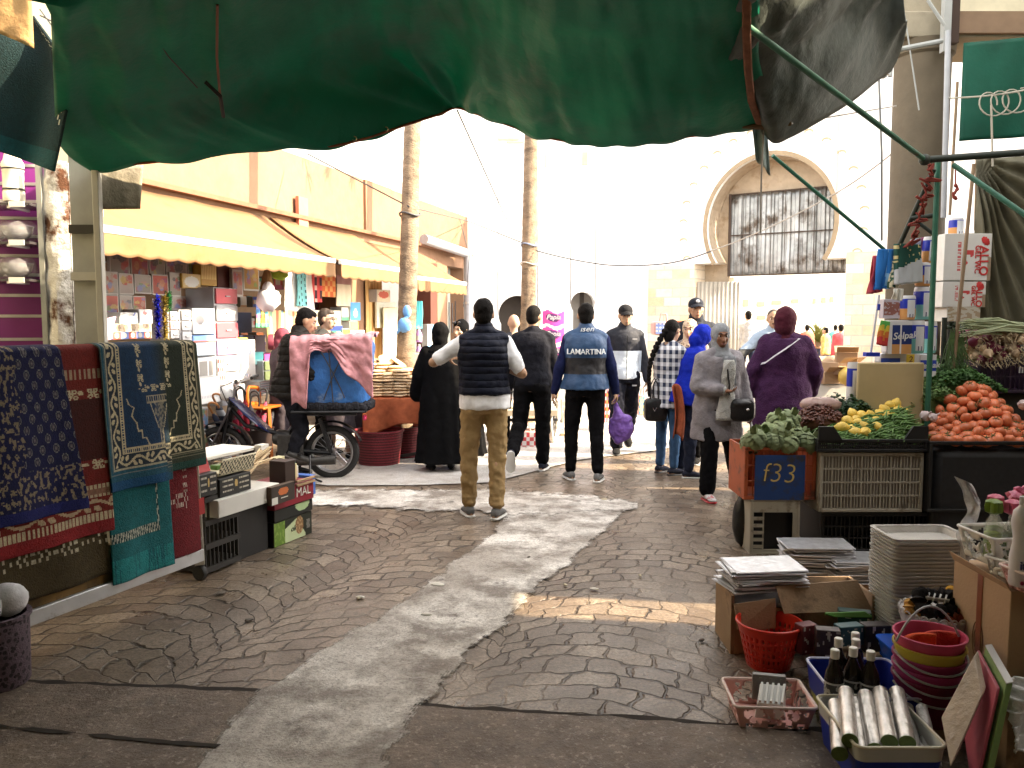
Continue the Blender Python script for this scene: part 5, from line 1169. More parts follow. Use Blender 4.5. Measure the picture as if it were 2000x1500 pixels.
for z0 in (.02,.17,.32,.47): MB().hexa([rp(1.18,z0,-.3),rp(1.5,z0,-.3),rp(1.5,z0,.02),rp(1.18,z0,.02),rp(1.18,z0+.035,-.3),rp(1.5,z0+.035,-.3),rp(1.5,z0+.035,.02),rp(1.18,z0+.035,.02)]).build('rim',dcr,crt)
for k in range(9):
    s=1.19+k*.037; MB().bar(rp(s,.02,.0),rp(s,.5,.0),.014).build('slat',dcr,crt)
rb_('crate','black crate in the dark under the white carton','crate',1.52,1.84,-.4,-.03,0,.4,bcard)
def greenbox(i,j):
    if i<.28: return (.12,.22,.03) if noise.noise(V((i*20,j*5,0)))<.2 else (.2,.32,.06)
    if blob(i,j,.66,.42,.11,.4): return (.22,.12,.05) if noise.noise(V((i*30,j*8,0)))>-.1 else (.4,.27,.14)
    if i+.3*(1-j)<.86 and i<.82 and (i-.35)*1.1>.35-j*1.1: return (.5,.6,.36)
    return (.015,.02,.012) if not(.86<i<.95 and .3<j<.7 and (int(i*90)+int(j*9))%2) else (.3,.3,.28)
o=rb_('carton','green and black carton with a food picture, standing on the paving','carton',1.86,2.31,-.32,.0,0,.175,bcard,greenbox,nx=90,ny=34)
text('ok',.06,frame(rp(2.08,.09,.0065),E_,(0,0,1)),o,M('dark print',(.03,.04,.03)),'lettering',shear=.3)
rb_('carton','black carton with pale green curve, under the red tray','carton',1.86,2.31,-.32,.01,.18,.27,bcard,lambda i,j:(.4,.55,.3) if blob(i,j,.72,.0,.2,.75) else (.012,.014,.012),nx=60,ny=14)
o=rb_('tray','dark red tray carton with white lettering','carton',1.84,2.3,-.32,.03,.275,.42,M('dark red carton',(.22,.012,.025),r=.5))
text('MAL',.09,frame(rp(2.17,.35,.034),E_,(0,0,1)),o,wcard,'lettering')
rb_('tray','small blue tub at the end of the red tray','tub',2.31,2.37,-.25,.0,.29,.44,plastic('blue tub',(.05,.15,.5)))
rb_('carton','long white carton with red end label','carton',1.25,1.86,-.25,.06,.36,.475,wcard,lambda i,j:(.62,.61,.58) if not (.8<i<.9) else ((.3,.1,.08) if .3<j<.7 else (.6,.6,.58)))
o=rb_('carton','small open carton with orange picture hung on the white carton','carton',1.72,1.98,.062,.1,.34,.47,M('brown lined carton',(.08,.05,.03),r=.6),lambda i,j:(.5,.14,.04) if blob(i,j,.5,.35,.22,.22) else ((.6,.6,.55) if (i<.25 and j>.6) or (.4<i<.7 and .7<j<.76) else (.035,.025,.02)),nx=36,ny=20)
for k,(s0,s1,d0,d1,z0,z1,lab) in enumerate(((1.3,1.6,-.22,.03,.48,.6,'black printed carton resting on the long white carton'),(1.1,1.26,-.1,.05,.52,.66,'black printed carton with red flap just behind the rack leg'))):
    o=rb_('carton',lab,'carton',s0,s1,d0,d1,z0,z1,bcard,lambda i,j:(.45,.42,.35) if (int(j*10)%3==1 and .08<i<.42 and noise.noise(V((i*40,int(j*10),k)))>-.2) or (int(j*10)%3==1 and .62<i<.95 and noise.noise(V((i*40,int(j*10),k+3)))>-.2) else ((.5,.35,.12) if blob(i,j,.52,.4,.05,.22) else (.016,.016,.016)),nx=70,ny=20)
    if k: MB().hexa([rp(s0,z1+.002,-.02),rp(s1,z1+.002,-.02),rp(s1,z1+.002,.0),rp(s0,z1+.002,.0),rp(s0,z1+.07,-.05),rp(s1,z1+.09,-.05),rp(s1,z1+.09,-.03),rp(s0,z1+.07,-.03)]).build('flap',M('red carton flap',(.4,.04,.04),r=.6),o)
lt=thing('lattice_tray','cream plastic tray with cut out leaf pattern on the cartons','tray',tuple(rp(1.5,.62)),w=True)
lat=plastic('cream plastic',(.62,.57,.42))
MB().grid(lambda i,j: rp(lerp(1.33,1.66,i),lerp(.72,.61,j),.0+.03*(1-j)),44,12,lambda i,j:(.05,.05,.04) if (int(i*22)+int(j*6))%2 and .12<j<.9 and noise.noise(V((i*30,j*12,0)))>-.35 else (.62,.57,.42)).build('pierced_side',PR('printed card'),lt,thick=.004)
MB().hexa([rp(1.33,.61,-.2),rp(1.66,.61,-.2),rp(1.66,.61,-.004),rp(1.33,.61,-.004),rp(1.33,.63,-.2),rp(1.66,.63,-.2),rp(1.66,.63,-.004),rp(1.33,.63,-.004)]).build('floor',lat,lt)
rb_('shelf_board','white shelf board across the top of the carton stall','board',1.12,2.05,-.6,-.28,.66,.685,wcard)
o=rb_('carton','upright dark brown carton with rounded top beside the yellow packs','carton',1.98,2.1,-.12,.02,.42,.6,M('dark brown carton',(.03,.016,.012),r=.5))
sk=thing('stick_bundle','bundle of pale wooden sticks in clear film','sticks',tuple(rp(1.8,.6)),w=True)
for k in range(26): a=rp(1.66+rnd(0,.02),.52+rnd(0,.1),-.2+rnd(0,.16)); e=rp(1.96,.62+rnd(0,.09),-.22+rnd(0,.16)); MB().tube([a,e],.006,5).build('stick',M('pale wood stick',(.6,.46,.28),r=.7),sk)
for k,(s,d,z,w_,h_,c) in enumerate(((2.12,-.1,.43,.08,.12,(.62,.55,.3)),(2.2,-.14,.43,.07,.09,(.6,.58,.5)),(2.14,-.24,.43,.1,.16,(.55,.5,.3)),(2.26,-.2,.43,.06,.1,(.03,.2,.08)),(2.3,-.26,.44,.1,.1,(.02,.02,.022)),(1.42,-.15,.63,.12,.03,(.06,.16,.03)),(2.02,-.28,.64,.09,.06,(.6,.58,.55)))):
    rb_('packet',('cream packet standing in the red tray','white packet in the red tray','tall cream packet at the back of the red tray','small green packet in the red tray','black pouch at the back of the red tray','flat green packet in the lattice tray','white packet on the shelf board')[k],'packet',s,s+w_,d,d+.06,z,z+h_,plastic('packet %d'%k,c))
for k in range(2): rb_('cardboard_strip','brown cardboard lid leaning on the front of the red tray, '+('lower' if k==0 else 'upper'),'cardboard',2.08,2.3,.032,.05,.4+.03*k,.418+.03*k,kraft)
# ---------------------------------------------------------------- goods of the left shops
def fY(u,d):
    k=(u-1000)/F/cos(TH); return (5-.963*d-.27*k*d)/(.28-k)
def fz(u,v,d): y=fp0(fY(u,d),0,d).y; return P(u,v,y).z
def good(name,label,cat,u0,v0,u1,v1,d,dep,mat,col=None,nx=14,ny=14,group=None,bev=.003,root=None):
    d*=.5; um=(u0+u1)/2; Y0,Y1=fY(u0,d),fY(u1,d); z1,z0=fz(um,v0,d),fz(um,v1,d)
    t=root or thing(name,label,cat,tuple(fp((Y0+Y1)/2,z0,d-dep/2)),w=True,group=group)
    MB().hexa([fp(Y0,z0,d),fp(Y1,z0,d),fp(Y1,z0,d-dep),fp(Y0,z0,d-dep),fp(Y0,z1,d),fp(Y1,z1,d),fp(Y1,z1,d-dep),fp(Y0,z1,d-dep)]).build('body',mat,t,bevel=bev)
    if col: MB().grid(lambda i,j: fp(lerp(Y0,Y1,.02+.96*i),lerp(z1,z0,.02+.96*j),d+.004),nx,ny,col).build('print',PR(),t,smooth=False)
    return t
FL=[(.5,.06,.05),(.55,.25,.12),(.35,.08,.2),(.2,.25,.5),(.6,.45,.12),(.15,.28,.08),(.45,.12,.08),(.5,.3,.25),(.1,.1,.12)]
def pic(seed,bg=(.5,.46,.42)):
    r=random.Random(seed); bl=[(r.uniform(.15,.85),r.uniform(.15,.8),r.uniform(.08,.25),r.uniform(.06,.2),FL[r.randrange(9)]) for _ in range(8)]
    def f(i,j):
        c=mixc(tuple(x*.75 for x in bg),tuple(x*.35 for x in bg),j)
        for cx,cy,rx,ry,k in bl:
            if blob(i+.03*noise.noise(V((i*9,j*9,seed))),j,cx,cy,rx,ry): c=mixc(tuple(x*.7 for x in k),c,.25+.4*noise.noise(V((i*14,j*14,seed))))
        if min(i,j,1-i,1-j)<.04: c=(.4,.38,.36)
        return c
    return f
wc=M('white gloss card',(.36,.36,.36),r=.4)
pics=[(184,408,216,462,.0),(184,466,220,512,.05),(222,486,262,544,.15),(263,490,298,548,.15),(299,494,330,546,.15),(331,494,372,540,.15),(373,496,398,546,.12),
(192,530,210,562,.25),(211,530,238,576,.25),(239,534,268,576,.25),(269,536,302,574,.25),(303,536,335,577,.25),(338,532,359,580,.25),(196,575,238,618,.2),(239,576,264,612,.2),(265,578,290,612,.2),(185,514,206,530,.05),(340,578,380,620,.05),(480,520,511,568,.1),(458,520,478,578,.2)]
names=['pale flower','dark leaf','orange flower','plum blossom','green vase','red vase','crimson bird','tiny brown','spotted','soft fruit','pastel cupcake','pink heart','candlestick','tall rose','big red heart','striped red','dotted red','narrow dim','shadowy grey','golden landscape','slim red']
for k,(u0,v0,u1,v1,d) in enumerate(pics):
    good('picture',names[k]+' picture print hung in the shop '+('under the valance' if v0<515 else 'in the second row' if v0<560 else 'in the lower row'),'picture',u0,v0,u1,v1,d,.02,wc,pic(k,((.52,.47,.42),(.6,.5,.46),(.45,.4,.36),(.55,.12,.08))[k%4 if k not in(13,15) else 3] if k!=18 else (.6,.32,.06)),20,20,'picture prints hanging in the shop')
wt=plastic('white plastic',(.36,.36,.38)); pkp=plastic('pink plastic',(.5,.1,.12)); clr=M('clear plastic',(.8,.82,.86),r=.15,alpha=.45); gold=M('gold foil',(.6,.38,.08),r=.35,metal=.6)
good('tray','round silver and gold serving trays in their box under the valance','tray',362,535,398,563,.3,.1,gold,lambda i,j:(.6,.62,.6) if blob(i,j,.5,.55,.4,.4) else (.55,.42,.2),20,16)
good('candle_box','box of glowing gold candles under the valance','candles',399,518,429,558,.3,.12,gold,lambda i,j:(.75,.6,.25) if (i*9)%1<.6 and j<.7 else (.5,.3,.08),27,10)
good('board','dark maroon panel hanging under the valance','board',431,512,458,570,.2,.03,M('maroon board',(.07,.012,.012),r=.6))
good('print_card','tall rose patterned roll standing under the valance beside the maroon panel','print',459,526,479,580,.3,.03,wc,pic(31,(.55,.3,.25)))
good('carton','white box with blue squiggle below the heart prints','carton',238,610,274,632,.5,.2,wc,lambda i,j:(.1,.15,.5) if abs(i-.8-.06*sin(j*20))<.04 else (.7,.7,.7),24,14)
good('carton','white box next to the blue garland','carton',276,604,302,632,.5,.2,wc,lambda i,j:(.6,.25,.25) if blob(i,j,.4,.3,.15,.2) else (.7,.7,.72))
good('cup_box','row of small cup boxes just above the rugs, upper row','carton',225,632,300,648,.6,.2,wc,lambda i,j:(.3,.22,.15) if blob((i*5)%1,j,.5,.5,.35,.4) else (.5,.42,.32),40,8)
good('cup_box','row of small blue and red cup boxes just above the rugs, lower row','carton',205,648,300,662,.7,.2,wc,lambda i,j:(((.1,.16,.4),(.4,.08,.06))[int(i*6)%2]) if not blob((i*6)%1,j,.5,.5,.3,.4) else (.5,.45,.4),48,8)
pr_=random.Random(5); PKC=[(.35,.03,.03),(.03,.06,.3),(.02,.2,.1),(.4,.25,.04),(.35,.1,.2),(.3,.3,.3),(.03,.25,.3),(.25,.12,.04),(.1,.04,.2),(.4,.12,.03)]
for v0,v1,ua,ub in ((532,566,432,700),(572,600,432,520),(580,606,612,700),(612,640,432,530),(606,632,590,668),(646,674,436,520),(676,700,440,520),(690,716,690,716)):
    u=ua
    while u<ub:
        w_=pr_.uniform(7,17); c1,c2=pr_.choice(PKC),pr_.choice(PKC); k=pr_.random(); t_=pr_.uniform(0,.35)*(v1-v0)
        good('packet','small coloured packet crowded on the dim shelves of the shop','packet',u,v0+t_,min(u+w_,ub),v1,-.55-.3*k,.12,plastic('shelf packet',(.2,.18,.16)),lambda i,j,c1=c1,c2=c2,k=k:c1 if abs(j-.5)>.2+.2*k else (c2 if abs(i-.5)>.3 else (.35,.33,.3)),5,7,'small packets on the shop shelves'); u+=w_+pr_.uniform(.5,3)
# big white pack and pink bag at left
good('bag','white bag with blue print hanging next to the white steel post','bag',181,428,201,478,.75,.06,plastic('white film bag',(.72,.72,.76)),lambda i,j:(.2,.3,.6) if j>.7 and noise.noise(V((i*9,j*9,3)))>.1 else (.74,.74,.78))
o=MB().grid(sheet(fp(fY(182,.7),fz(200,628,.7),.7),fp(fY(232,.7),fz(220,618,.7),.7),fp(fY(222,.75),fz(220,662,.75),.75),fp(fY(182,.75),fz(200,672,.75),.75),10,10,.06,3,2),14,14).build('pink_bag',M('pale pink film',(.7,.5,.66),r=.4,trn=.3),thick=.004); tag(o,'pale pink plastic bag just above the green rug near the post','bag')
def garland(u,v0,v1,d,c,lab,r=.05):
    y=fY(u,d); a=fp(y,fz(u,v0,d),d); e=fp(y,fz(u,v1,d),d); b=MB()
    for i in range(420):
        p=lerp(a,e,rnd(0,1)); q=V((rnd(-1,1),rnd(-1,1),rnd(-.5,.5))).normalized()*r; s=q.cross(V((0,0,1))).normalized()*.006; b.add([p-s,p+s,p+q+s,p+q-s],[(0,1,2,3)])
    o=b.build('garland',M('tinsel %s'%lab[:5],c,r=.25,metal=.7,var=.4,sc=60),smooth=False); tag(o,lab,'garland')
garland(313,580,658,.6,(.03,.04,.5),'deep blue tinsel garland hanging in the shop behind the green rug')
garland(326,578,660,.55,(.5,.38,.1),'gold tinsel garland beside the blue one',.055)
garland(334,572,605,.5,(.05,.3,.1),'short green tinsel garland above the gold one',.045)
def drawers(label,u0,v0,u1,v1,d,cols,dep=.3):
    d*=.5; t=thing('drawer_tower',label,'drawers',tuple(fp((fY(u0,d)+fY(u1,d))/2,fz(u0,v1,d),d-.15)),w=True); n=len(cols); um=(u0+u1)/2
    Y0,Y1=fY(u0,d),fY(u1,d); zt,zb=fz(um,v0,d),fz(um,v1,d)
    MB().hexa([fp(Y0,zb,d-.01),fp(Y1,zb,d-.01),fp(Y1,zb,d-dep),fp(Y0,zb,d-dep),fp(Y0,zt,d-.01),fp(Y1,zt,d-.01),fp(Y1,zt,d-dep),fp(Y0,zt,d-dep)]).build('case',wt,t,bevel=.004)
    for i,c in enumerate(cols):
        a=lerp(zt,zb,(i+.06)/n); b_=lerp(zt,zb,(i+.94)/n)
        o=MB().hexa([fp(Y0+.012,b_,d+.01),fp(Y1-.012,b_,d+.01),fp(Y1-.012,b_,d-.008),fp(Y0+.012,b_,d-.008),fp(Y0+.012,a,d+.01),fp(Y1-.012,a,d+.01),fp(Y1-.012,a,d-.008),fp(Y0+.012,a,d-.008)]).build('drawer',c,t,bevel=.005)
        ym=(Y0+Y1)/2; zm=(a+b_)/2; MB().bar(fp(ym-.03,zm,d+.018),fp(ym+.03,zm,d+.018),.012).build('handle',plastic('grey badge',(.4,.4,.42)),o)
drawers('tall tower of pink and white plastic drawers in the shop',424,562,468,760,.65,[pkp,wt,pkp,plastic('lilac plastic',(.4,.28,.46)),wt,wt])
drawers('slim white and pale pink drawer unit beside the gold garland',334,608,353,662,.7,[wt,plastic('pale pink plastic',(.7,.55,.55)),wt])
drawers('slim white drawer unit left of the clear boxes',356,605,378,668,.7,[wt,wt,wt])
drawers('pale green drawer unit behind the moped rider',516,704,546,742,.3,[plastic('pale green',(.3,.36,.14))]*2)
good('storage_box','clear storage box with grey contents beside the pink drawer tower','box',380,602,423,652,.7,.3,clr,lambda i,j:(.12,.12,.14) if blob(i,j,.3,.45,.2,.22) else (.6,.63,.66),20,20)
good('storage_box','storage box with blue lid and red rim','box',379,655,424,668,.72,.3,plastic('blue lid',(.12,.25,.55)),lambda i,j:(.6,.15,.1) if j>.75 else (.2,.35,.65))
good('storage_box','pale clear blue storage box under the blue lid','box',381,669,422,694,.72,.3,plastic('pale blue box',(.5,.6,.72)))
good('storage_box','tall clear box of drawers with grey contents left of the patterned rolls','box',384,698,422,738,.72,.3,clr,lambda i,j:(.2,.19,.18) if .15<i<.9 and .2<j<.9 and abs(i-.6)>.05 else (.6,.6,.6),16,12)
good('roll','red and white patterned rolls standing upright by the clear box','roll',426,700,440,752,.75,.1,wc,lambda i,j:(.35,.04,.04) if (int(j*6)%2==0 and (i*4)%1<.7) else (.6,.58,.56),16,24)
good('appliance_box','large white carton with faint blue print on the shop floor','carton',446,664,500,742,.55,.3,wc,lambda i,j:(.5,.58,.7) if noise.noise(V((i*7,j*9,8)))>.3 else (.72,.72,.72),24,24)
good('carton','yellow packet lying on the large white carton','packet',464,660,486,674,.55,.1,plastic('yellow packet',(.7,.5,.12)))
good('carton','big plain white carton low behind the umbrellas','carton',386,736,430,788,.95,.3,wc,lambda i,j:(.45,.45,.5) if .68<j<.8 and (i*14)%1<.5 else (.7,.7,.7),28,10)
good('tub','clear grey tub with lid low in front of the orange chair','tub',432,752,478,790,.9,.3,M('smoked plastic',(.3,.3,.32),r=.2,alpha=.7),lambda i,j:(.25,.25,.27) if j>.15 else (.6,.6,.6))
for k,(u0,v0,u1,v1,s) in enumerate(((386,796,404,842,40),(405,834,432,862,41),(388,845,404,890,42),(433,858,462,892,43),(405,866,432,900,44))):
    good('printed_box','small printed box with blue and dark pictures low in the umbrella display, '+('top left','upper middle','left edge','right','bottom')[k],'box',u0,v0,u1,v1,1.05,.15,wc,pic(s,((.2,.35,.6),(.06,.07,.07),(.3,.26,.2),(.1,.12,.2),(.05,.05,.05))[k]),18,18,'printed boxes below the umbrellas')
# umbrellas
def umbrella(label,u0,v0,u1,v1,d,c,hook,hc,r=.035):
    d*=.5; a=fp(fY(u0,d),fz(u0,v0,d),d); e=fp(fY(u1,d),fz(u1,v1,d),d); t=thing('umbrella',label,'umbrella',tuple(e),w=True); dd=(a-e); 
    pts=[lerp(e,a,f) for f in (0,.1,.5,.8,.86,.9)]
    vs=MB(); vs.tube(pts,[.012,r*.7,r,r*.9,r*.5,.01],12); vs.build('folded_cloth',c,t)
    for f in (.35,.6): q=lerp(e,a,f); MB().tube([q-dd.normalized()*.006,q+dd.normalized()*.006],r*1.06,12).build('tie',M('dark tie',(.05,.05,.06)),t)
    h0=lerp(e,a,.9); ax=dd.normalized(); sd_=V((1,.2,0)) if hook>0 else V((-1,-.2,0)); L=.05
    hp=[h0,h0+ax*.1]+[h0+ax*.1+sd_*.045*(1-cos(k*PI/6))+ax*.05*sin(k*PI/6) for k in range(1,8)]
    MB().tube(hp,.011,8).build('handle',hc,t)
wh=M('cane handle',(.35,.15,.05),r=.35); bh=plastic('black handle',(.012,.012,.013))
umbrella('large umbrella with curved cane handle and grey checked cloth','u' and 418,782,460,868,1.1,M('grey check',r=.7,pat=lambda t,tc:t.mix(t.m('GREATER_THAN',t.m('SINE',t.m('MULTIPLY',t.n('ShaderNodeSeparateXYZ',{0:tc}).outputs[2],55)),.2),(.5,.52,.56),(.05,.06,.09))),1,wh,.042)
umbrella('dark navy umbrella beside the cane handled one',410,800,448,872,1.14,cloth('navy umbrella',(.05,.06,.1)),1,wh,.03)
for k,(u0,v0,u1,v1,c) in enumerate(((450,785,466,862,(.2,.012,.03)),(462,776,474,862,(.28,.025,.05)),(476,772,482,862,(.2,.015,.025)),(488,782,490,866,(.02,.02,.025)),(520,776,504,862,(.3,.05,.09)),(536,780,515,868,(.04,.04,.05)),(505,790,497,866,(.3,.04,.09)))):
    umbrella(('crimson','rose red','dark red','black','raspberry pink','charcoal','magenta')[k]+' umbrella with black crook handle in the umbrella bin','x' and u0,v0,u1,v1,1.1,cloth('umbrella %d'%k,c),1 if k%2 else -1,bh,.032)
q=fp(fY(490,.55),0,.55); o=MB().lathe([(.17,.16),(.2,.18),(.23,.42),(.24,.43),(.22,.42),(.18,.2)],q,20).build('umbrella_bin',plastic('brown black bin',(.045,.03,.028))); tag(o,'dark brown bin full of umbrellas behind the moped front','bin')
# hanging textiles and cleaning goods
def hang(label,cat,name,u0,v0,u1,v1,d,col,seed=0,amp=.05,mat=None,grp=None,ub=0):
    d*=.5; Y0,Y1=fY(u0,d),fY(u1,d); um=(u0+u1)/2; z1,z0=fz(um,v0,d),fz(um,v1,d); Y2,Y3=fY(u0-ub,d),fY(u1+ub,d)
    o=MB().grid(sheet(fp(Y0,z1,d),fp(Y1,z1,d),fp(Y3,z0,d),fp(Y2,z0,d),1,1,amp,4,seed),24,24,col).build(name,mat or PR('printed cloth',r=.9),thick=.008,ang=180); tag(o,label,cat,grp); return o
wtw=lambda i,j:(.68,.67,.66)
hang('white hanging towel left of the blue spotted one','towel','towel',562,530,590,608,.55,wtw,1,.08,None,None,4)
hang('turquoise towel with black spots','towel','towel',584,528,602,598,.62,lambda i,j:(.02,.05,.06) if blob((i*3)%1,(j*6+int(i*3)*.5)%1,.5,.5,.22,.22) else (.2,.52,.55),2,.03)
hang('white hanging towel right of the spotted one','towel','towel',596,532,612,606,.5,wtw,3,.06,None,None,4)
hang('red and black checked cloth hanging under the awning','cloth','checked_cloth',603,534,632,590,.45,lambda i,j:(.05,.02,.03) if (int(i*6)%2 and int(j*7)%3) else ((.5,.06,.06) if int(i*6)%3 else (.6,.4,.36)),4,.02)
hang('orange red printed cloth hanging beside the checked one','cloth','printed_cloth',632,538,658,580,.4,lambda i,j:(.62,.3,.1) if (int(i*5)+int(j*4))%2 else (.55,.12,.04),5,.02)
hang('plum cloth hanging beside the brown door','cloth','printed_cloth',660,538,688,598,.35,lambda i,j:(.3,.16,.16) if j<.3 else (.62,.55,.42),6,.02)
hang('striped rainbow bag hanging behind the rider','bag','striped_bag',524,606,582,668,.5,lambda i,j:((.5,.38,.12),(.2,.36,.25),(.6,.5,.3),(.45,.15,.08),(.55,.42,.2),(.2,.33,.4))[int(i*11)%6],7,.03)
for k,(u,c) in enumerate(((504,(.1,.2,.6)),(513,(.5,.25,.05)),(520,(.1,.3,.5)))): hang(('blue','orange','sky blue')[k]+' feather duster strip hanging under the white plume','duster','duster',u,595,u+7,640,.6,lambda i,j,c=c:mixc(c,((.6,.4,.05),(.1,.4,.2),(.5,.1,.05))[int(j*5)%3],j),k,.02)
q=fp(fY(528,.6),fz(528,585,.6),.6); b=MB(); b.ball(q,(.13,.13,.13),14,10,wob=lambda p:1+.3*noise.noise(p*4)); b.ball(q+V((0,0,.1)),(.07,.07,.1)); o=b.build('plume',M('white film bag'),ang=180); tag(o,'white wrapped bundle of feather plumes hanging in the shop','plume')
q=fp(fY(527,.5),fz(527,548,.5),.5); o=MB().lathe([(.03,.12),(.05,.05),(.075,-.08),(.08,-.12),(.0,-.12)],q,16,wob=lambda a,i:1+.08*sin(a*13)).build('broom_head',M('straw',(.25,.14,.05),r=.9,bump=.6,bs=60)); tag(o,'brown straw broom head hanging above the white plumes','broom')
q=fp(fY(551,.5),fz(551,535,.5),.5); o=MB().ball(q,(.1,.1,.07),14,9,wob=lambda p:1+.3*noise.noise(p*5)).build('duster',cloth('lime plush',(.25,.35,.04))); tag(o,'lime green fluffy duster under the awning','duster')
packs=[('white tissue pack on the upper shelf','packet',669,600,685,626,.3,lambda i,j:(.1,.4,.2) if j>.75 else (.66,.66,.62)),
('tall sky blue detergent pack on the upper shelf','packet',686,590,706,626,.35,lambda i,j:(.08,.3,.6) if not blob(i,j,.5,.6,.2,.25) else (.62,.66,.7)),
('large white and yellow soft pack on the shelf','packet',610,606,668,636,.3,lambda i,j:(.7,.66,.5) if j<.7 else (.6,.5,.3)),
('navy and green packet on the lower shelf','packet',640,636,671,656,.4,lambda i,j:(.012,.03,.15) if j<.5 else (.03,.18,.12)),
('orange and white packet on the lower shelf','packet',671,642,684,678,.45,lambda i,j:(.6,.16,.04) if j<.5 or j>.85 else (.66,.64,.6)),
('pink packet on the lower shelf','packet',655,654,671,680,.42,lambda i,j:(.55,.2,.35) if not blob(i,j,.5,.4,.3,.2) else (.65,.6,.62)),
('olive tin on the shelf under the blue detergent','tin',685,628,701,644,.35,lambda i,j:(.4,.38,.1))]
for lab,cat,u0,v0,u1,v1,d,c in packs: good('packet',lab,cat,u0,v0,u1,v1,d,.15,plastic('pack body',(.5,.5,.48)),c,14,12)
o=good('paper_pack','pack of paper rolls with blue lettered label in the shop behind the load','paper rolls',686,645,713,676,.45,.2,wt,lambda i,j:(.03,.06,.4) if (.05<i<.75 and .2<j<.65) else (.68,.68,.7),24,16)
text('Selpak',.075,frame(fp(fY(698,.456),fz(698,658,.456),.46),V((.28,1,0)),(0,0,1)),o,wt,'lettering',shear=.25)
# dark lower shop: counter, boxes
good('counter','dark counter with coloured boxes behind the moped rider','counter',482,700,700,760,.1,.5,M('dark counter',(.05,.04,.04)))
for k,(u0,v0,u1,v1,c) in enumerate(((490,688,516,702,(.08,.4,.42)),(517,690,546,704,(.4,.05,.22)),(494,702,515,712,(.2,.4,.42)),(455,610,495,650,(.015,.02,.05)),(470,655,498,690,(.02,.03,.07)),(500,655,520,688,(.05,.012,.04)))):
    good('box',('turquoise flat box on the counter','magenta flat box on the counter','pale turquoise box below the counter top','dark navy box in the shadow of the shop','black blue packet deep in the shop','dark violet box deep in the shop')[k],'box',u0,v0,u1,v1,.15 if k<3 else .0,.2,plastic('counter box %d'%k,c))
q=fp(fY(531,.6),fz(531,668,.6),.6); o=MB().lathe([(0,-.03),(.085,-.03),(.09,0),(.085,.03),(0,.03)],q,24,Matrix.Rotation(R(-74),3,'Z')@Matrix.Rotation(PI/2,3,'X')).build('round_box',M('maroon lid',(.17,.03,.05),r=.5)); tag(o,'round maroon lidded box standing on edge left of the rider','box')
ch=thing('chair','orange plastic chair half hidden behind the moped handlebars','chair',tuple(fp(fY(492,.42),0,.42)),w=True); oc=plastic('orange plastic',(.32,.085,.01))
pts=[fp(fY(482,.42),fz(482,800,.42),.42),fp(fY(482,.42),fz(482,765,.42),.42),fp(fY(486,.42),fz(486,756,.42),.42),fp(fY(503,.42),fz(503,757,.42),.42),fp(fY(506,.42),fz(506,766,.42),.42),fp(fY(506,.42),fz(506,800,.42),.42)]
MB().tube(pts,.02,8).build('backrest',oc,ch); MB().tube([lerp(pts[0],pts[1],.3),lerp(pts[5],pts[4],.3)],.03,8).build('back_bar',oc,ch)
c0=fp(fY(492,.42),.8,.47); MB().box(c0,(.42,.42,.03),Matrix.Rotation(R(-15),3,'Z')).build('seat',oc,ch,bevel=.01)
for a,b_ in ((-1,-1),(1,-1),(1,1),(-1,1)): MB().bar(c0+V((a*.18,b_*.18,0)),V((c0.x+a*.21,c0.y+b_*.21,0)),.035).build('leg',oc,ch)
good('striped_box','white and pink striped box stack beside the orange chair','box',508,744,532,768,.8,.2,wc,lambda i,j:(.55,.3,.35) if (j*5)%1<.3 else ((.2,.4,.55) if (j*5)%1>.8 else (.7,.7,.72)),6,25)
# curtains, mops and packs right of the door
hang('tan curtain hanging in the brown doorway','curtain','curtain',716,540,748,722,.05,lambda i,j:(.6,.38,.16) if (i*5)%1<.6 else (.45,.27,.1),8,.06)
hang('glowing cream cloth hanging left of the palm trunk','cloth','cream_cloth',750,600,778,700,.3,lambda i,j:(.7,.62,.45),9,.05)
good('crate_box','small red and white carton hanging near the palm trunk','carton',738,566,764,590,.3,.15,wc,lambda i,j:(.5,.08,.04) if blob(i,j,.5,.4,.4,.3) else (.6,.5,.35))
good('panel','pale green panel hung on the shop front left of the palm','panel',738,590,775,640,.2,.03,plastic('pale panel',(.62,.64,.55)))
hang('turquoise mop hanging right of the palm trunk','mop','mop',814,588,826,642,.3,lambda i,j:(.05,.35,.4) if (i*5)%1<.6 else (.1,.5,.55),10,.03)
for k,(v0,v1) in enumerate(((640,668),(672,698),(702,728))):
    u=819; d=.35; q=fp(fY(u,d),fz(u,v1,d),d); t=thing('detergent_bottle','lilac detergent bottle right of the palm trunk, '+('highest','middle','lowest')[k]+' of three','bottle',tuple(q)); h_=(v1-v0)*q.y/1600
    MB().lathe([(0,0),(.05,0),(.055,.02),(.055,h_*.55),(.03,h_*.8),(.02,h_*.82)],n=14).build('body',plastic('lilac',(.35,.2,.5)),t); MB().lathe([(.022,h_*.82),(.022,h_),(0,h_)],n=12).build('bottle_cap',wt,t); MB().lathe([(.0562,h_*.15),(.0562,h_*.45)],n=14,cap=False).build('bottle_label',wc,t)
good('carton','white and blue upright carton on the last shop front','carton',836,633,852,690,.3,.1,wc,lambda i,j:(.15,.35,.6) if j<.2 or (j>.7 and i<.6) else (.66,.68,.7))
for k,(u,v0,v1) in enumerate(((878,590,650),(884,592,650),(890,588,650))): cable([fp(fY(u,.05),fz(u,v0,.05),.05),fp(fY(u,.05),fz(u,v1,.05),.05)],.012,'dark hanging cable on the last shop front, '+('left','middle','right')[k],wire,n=3)
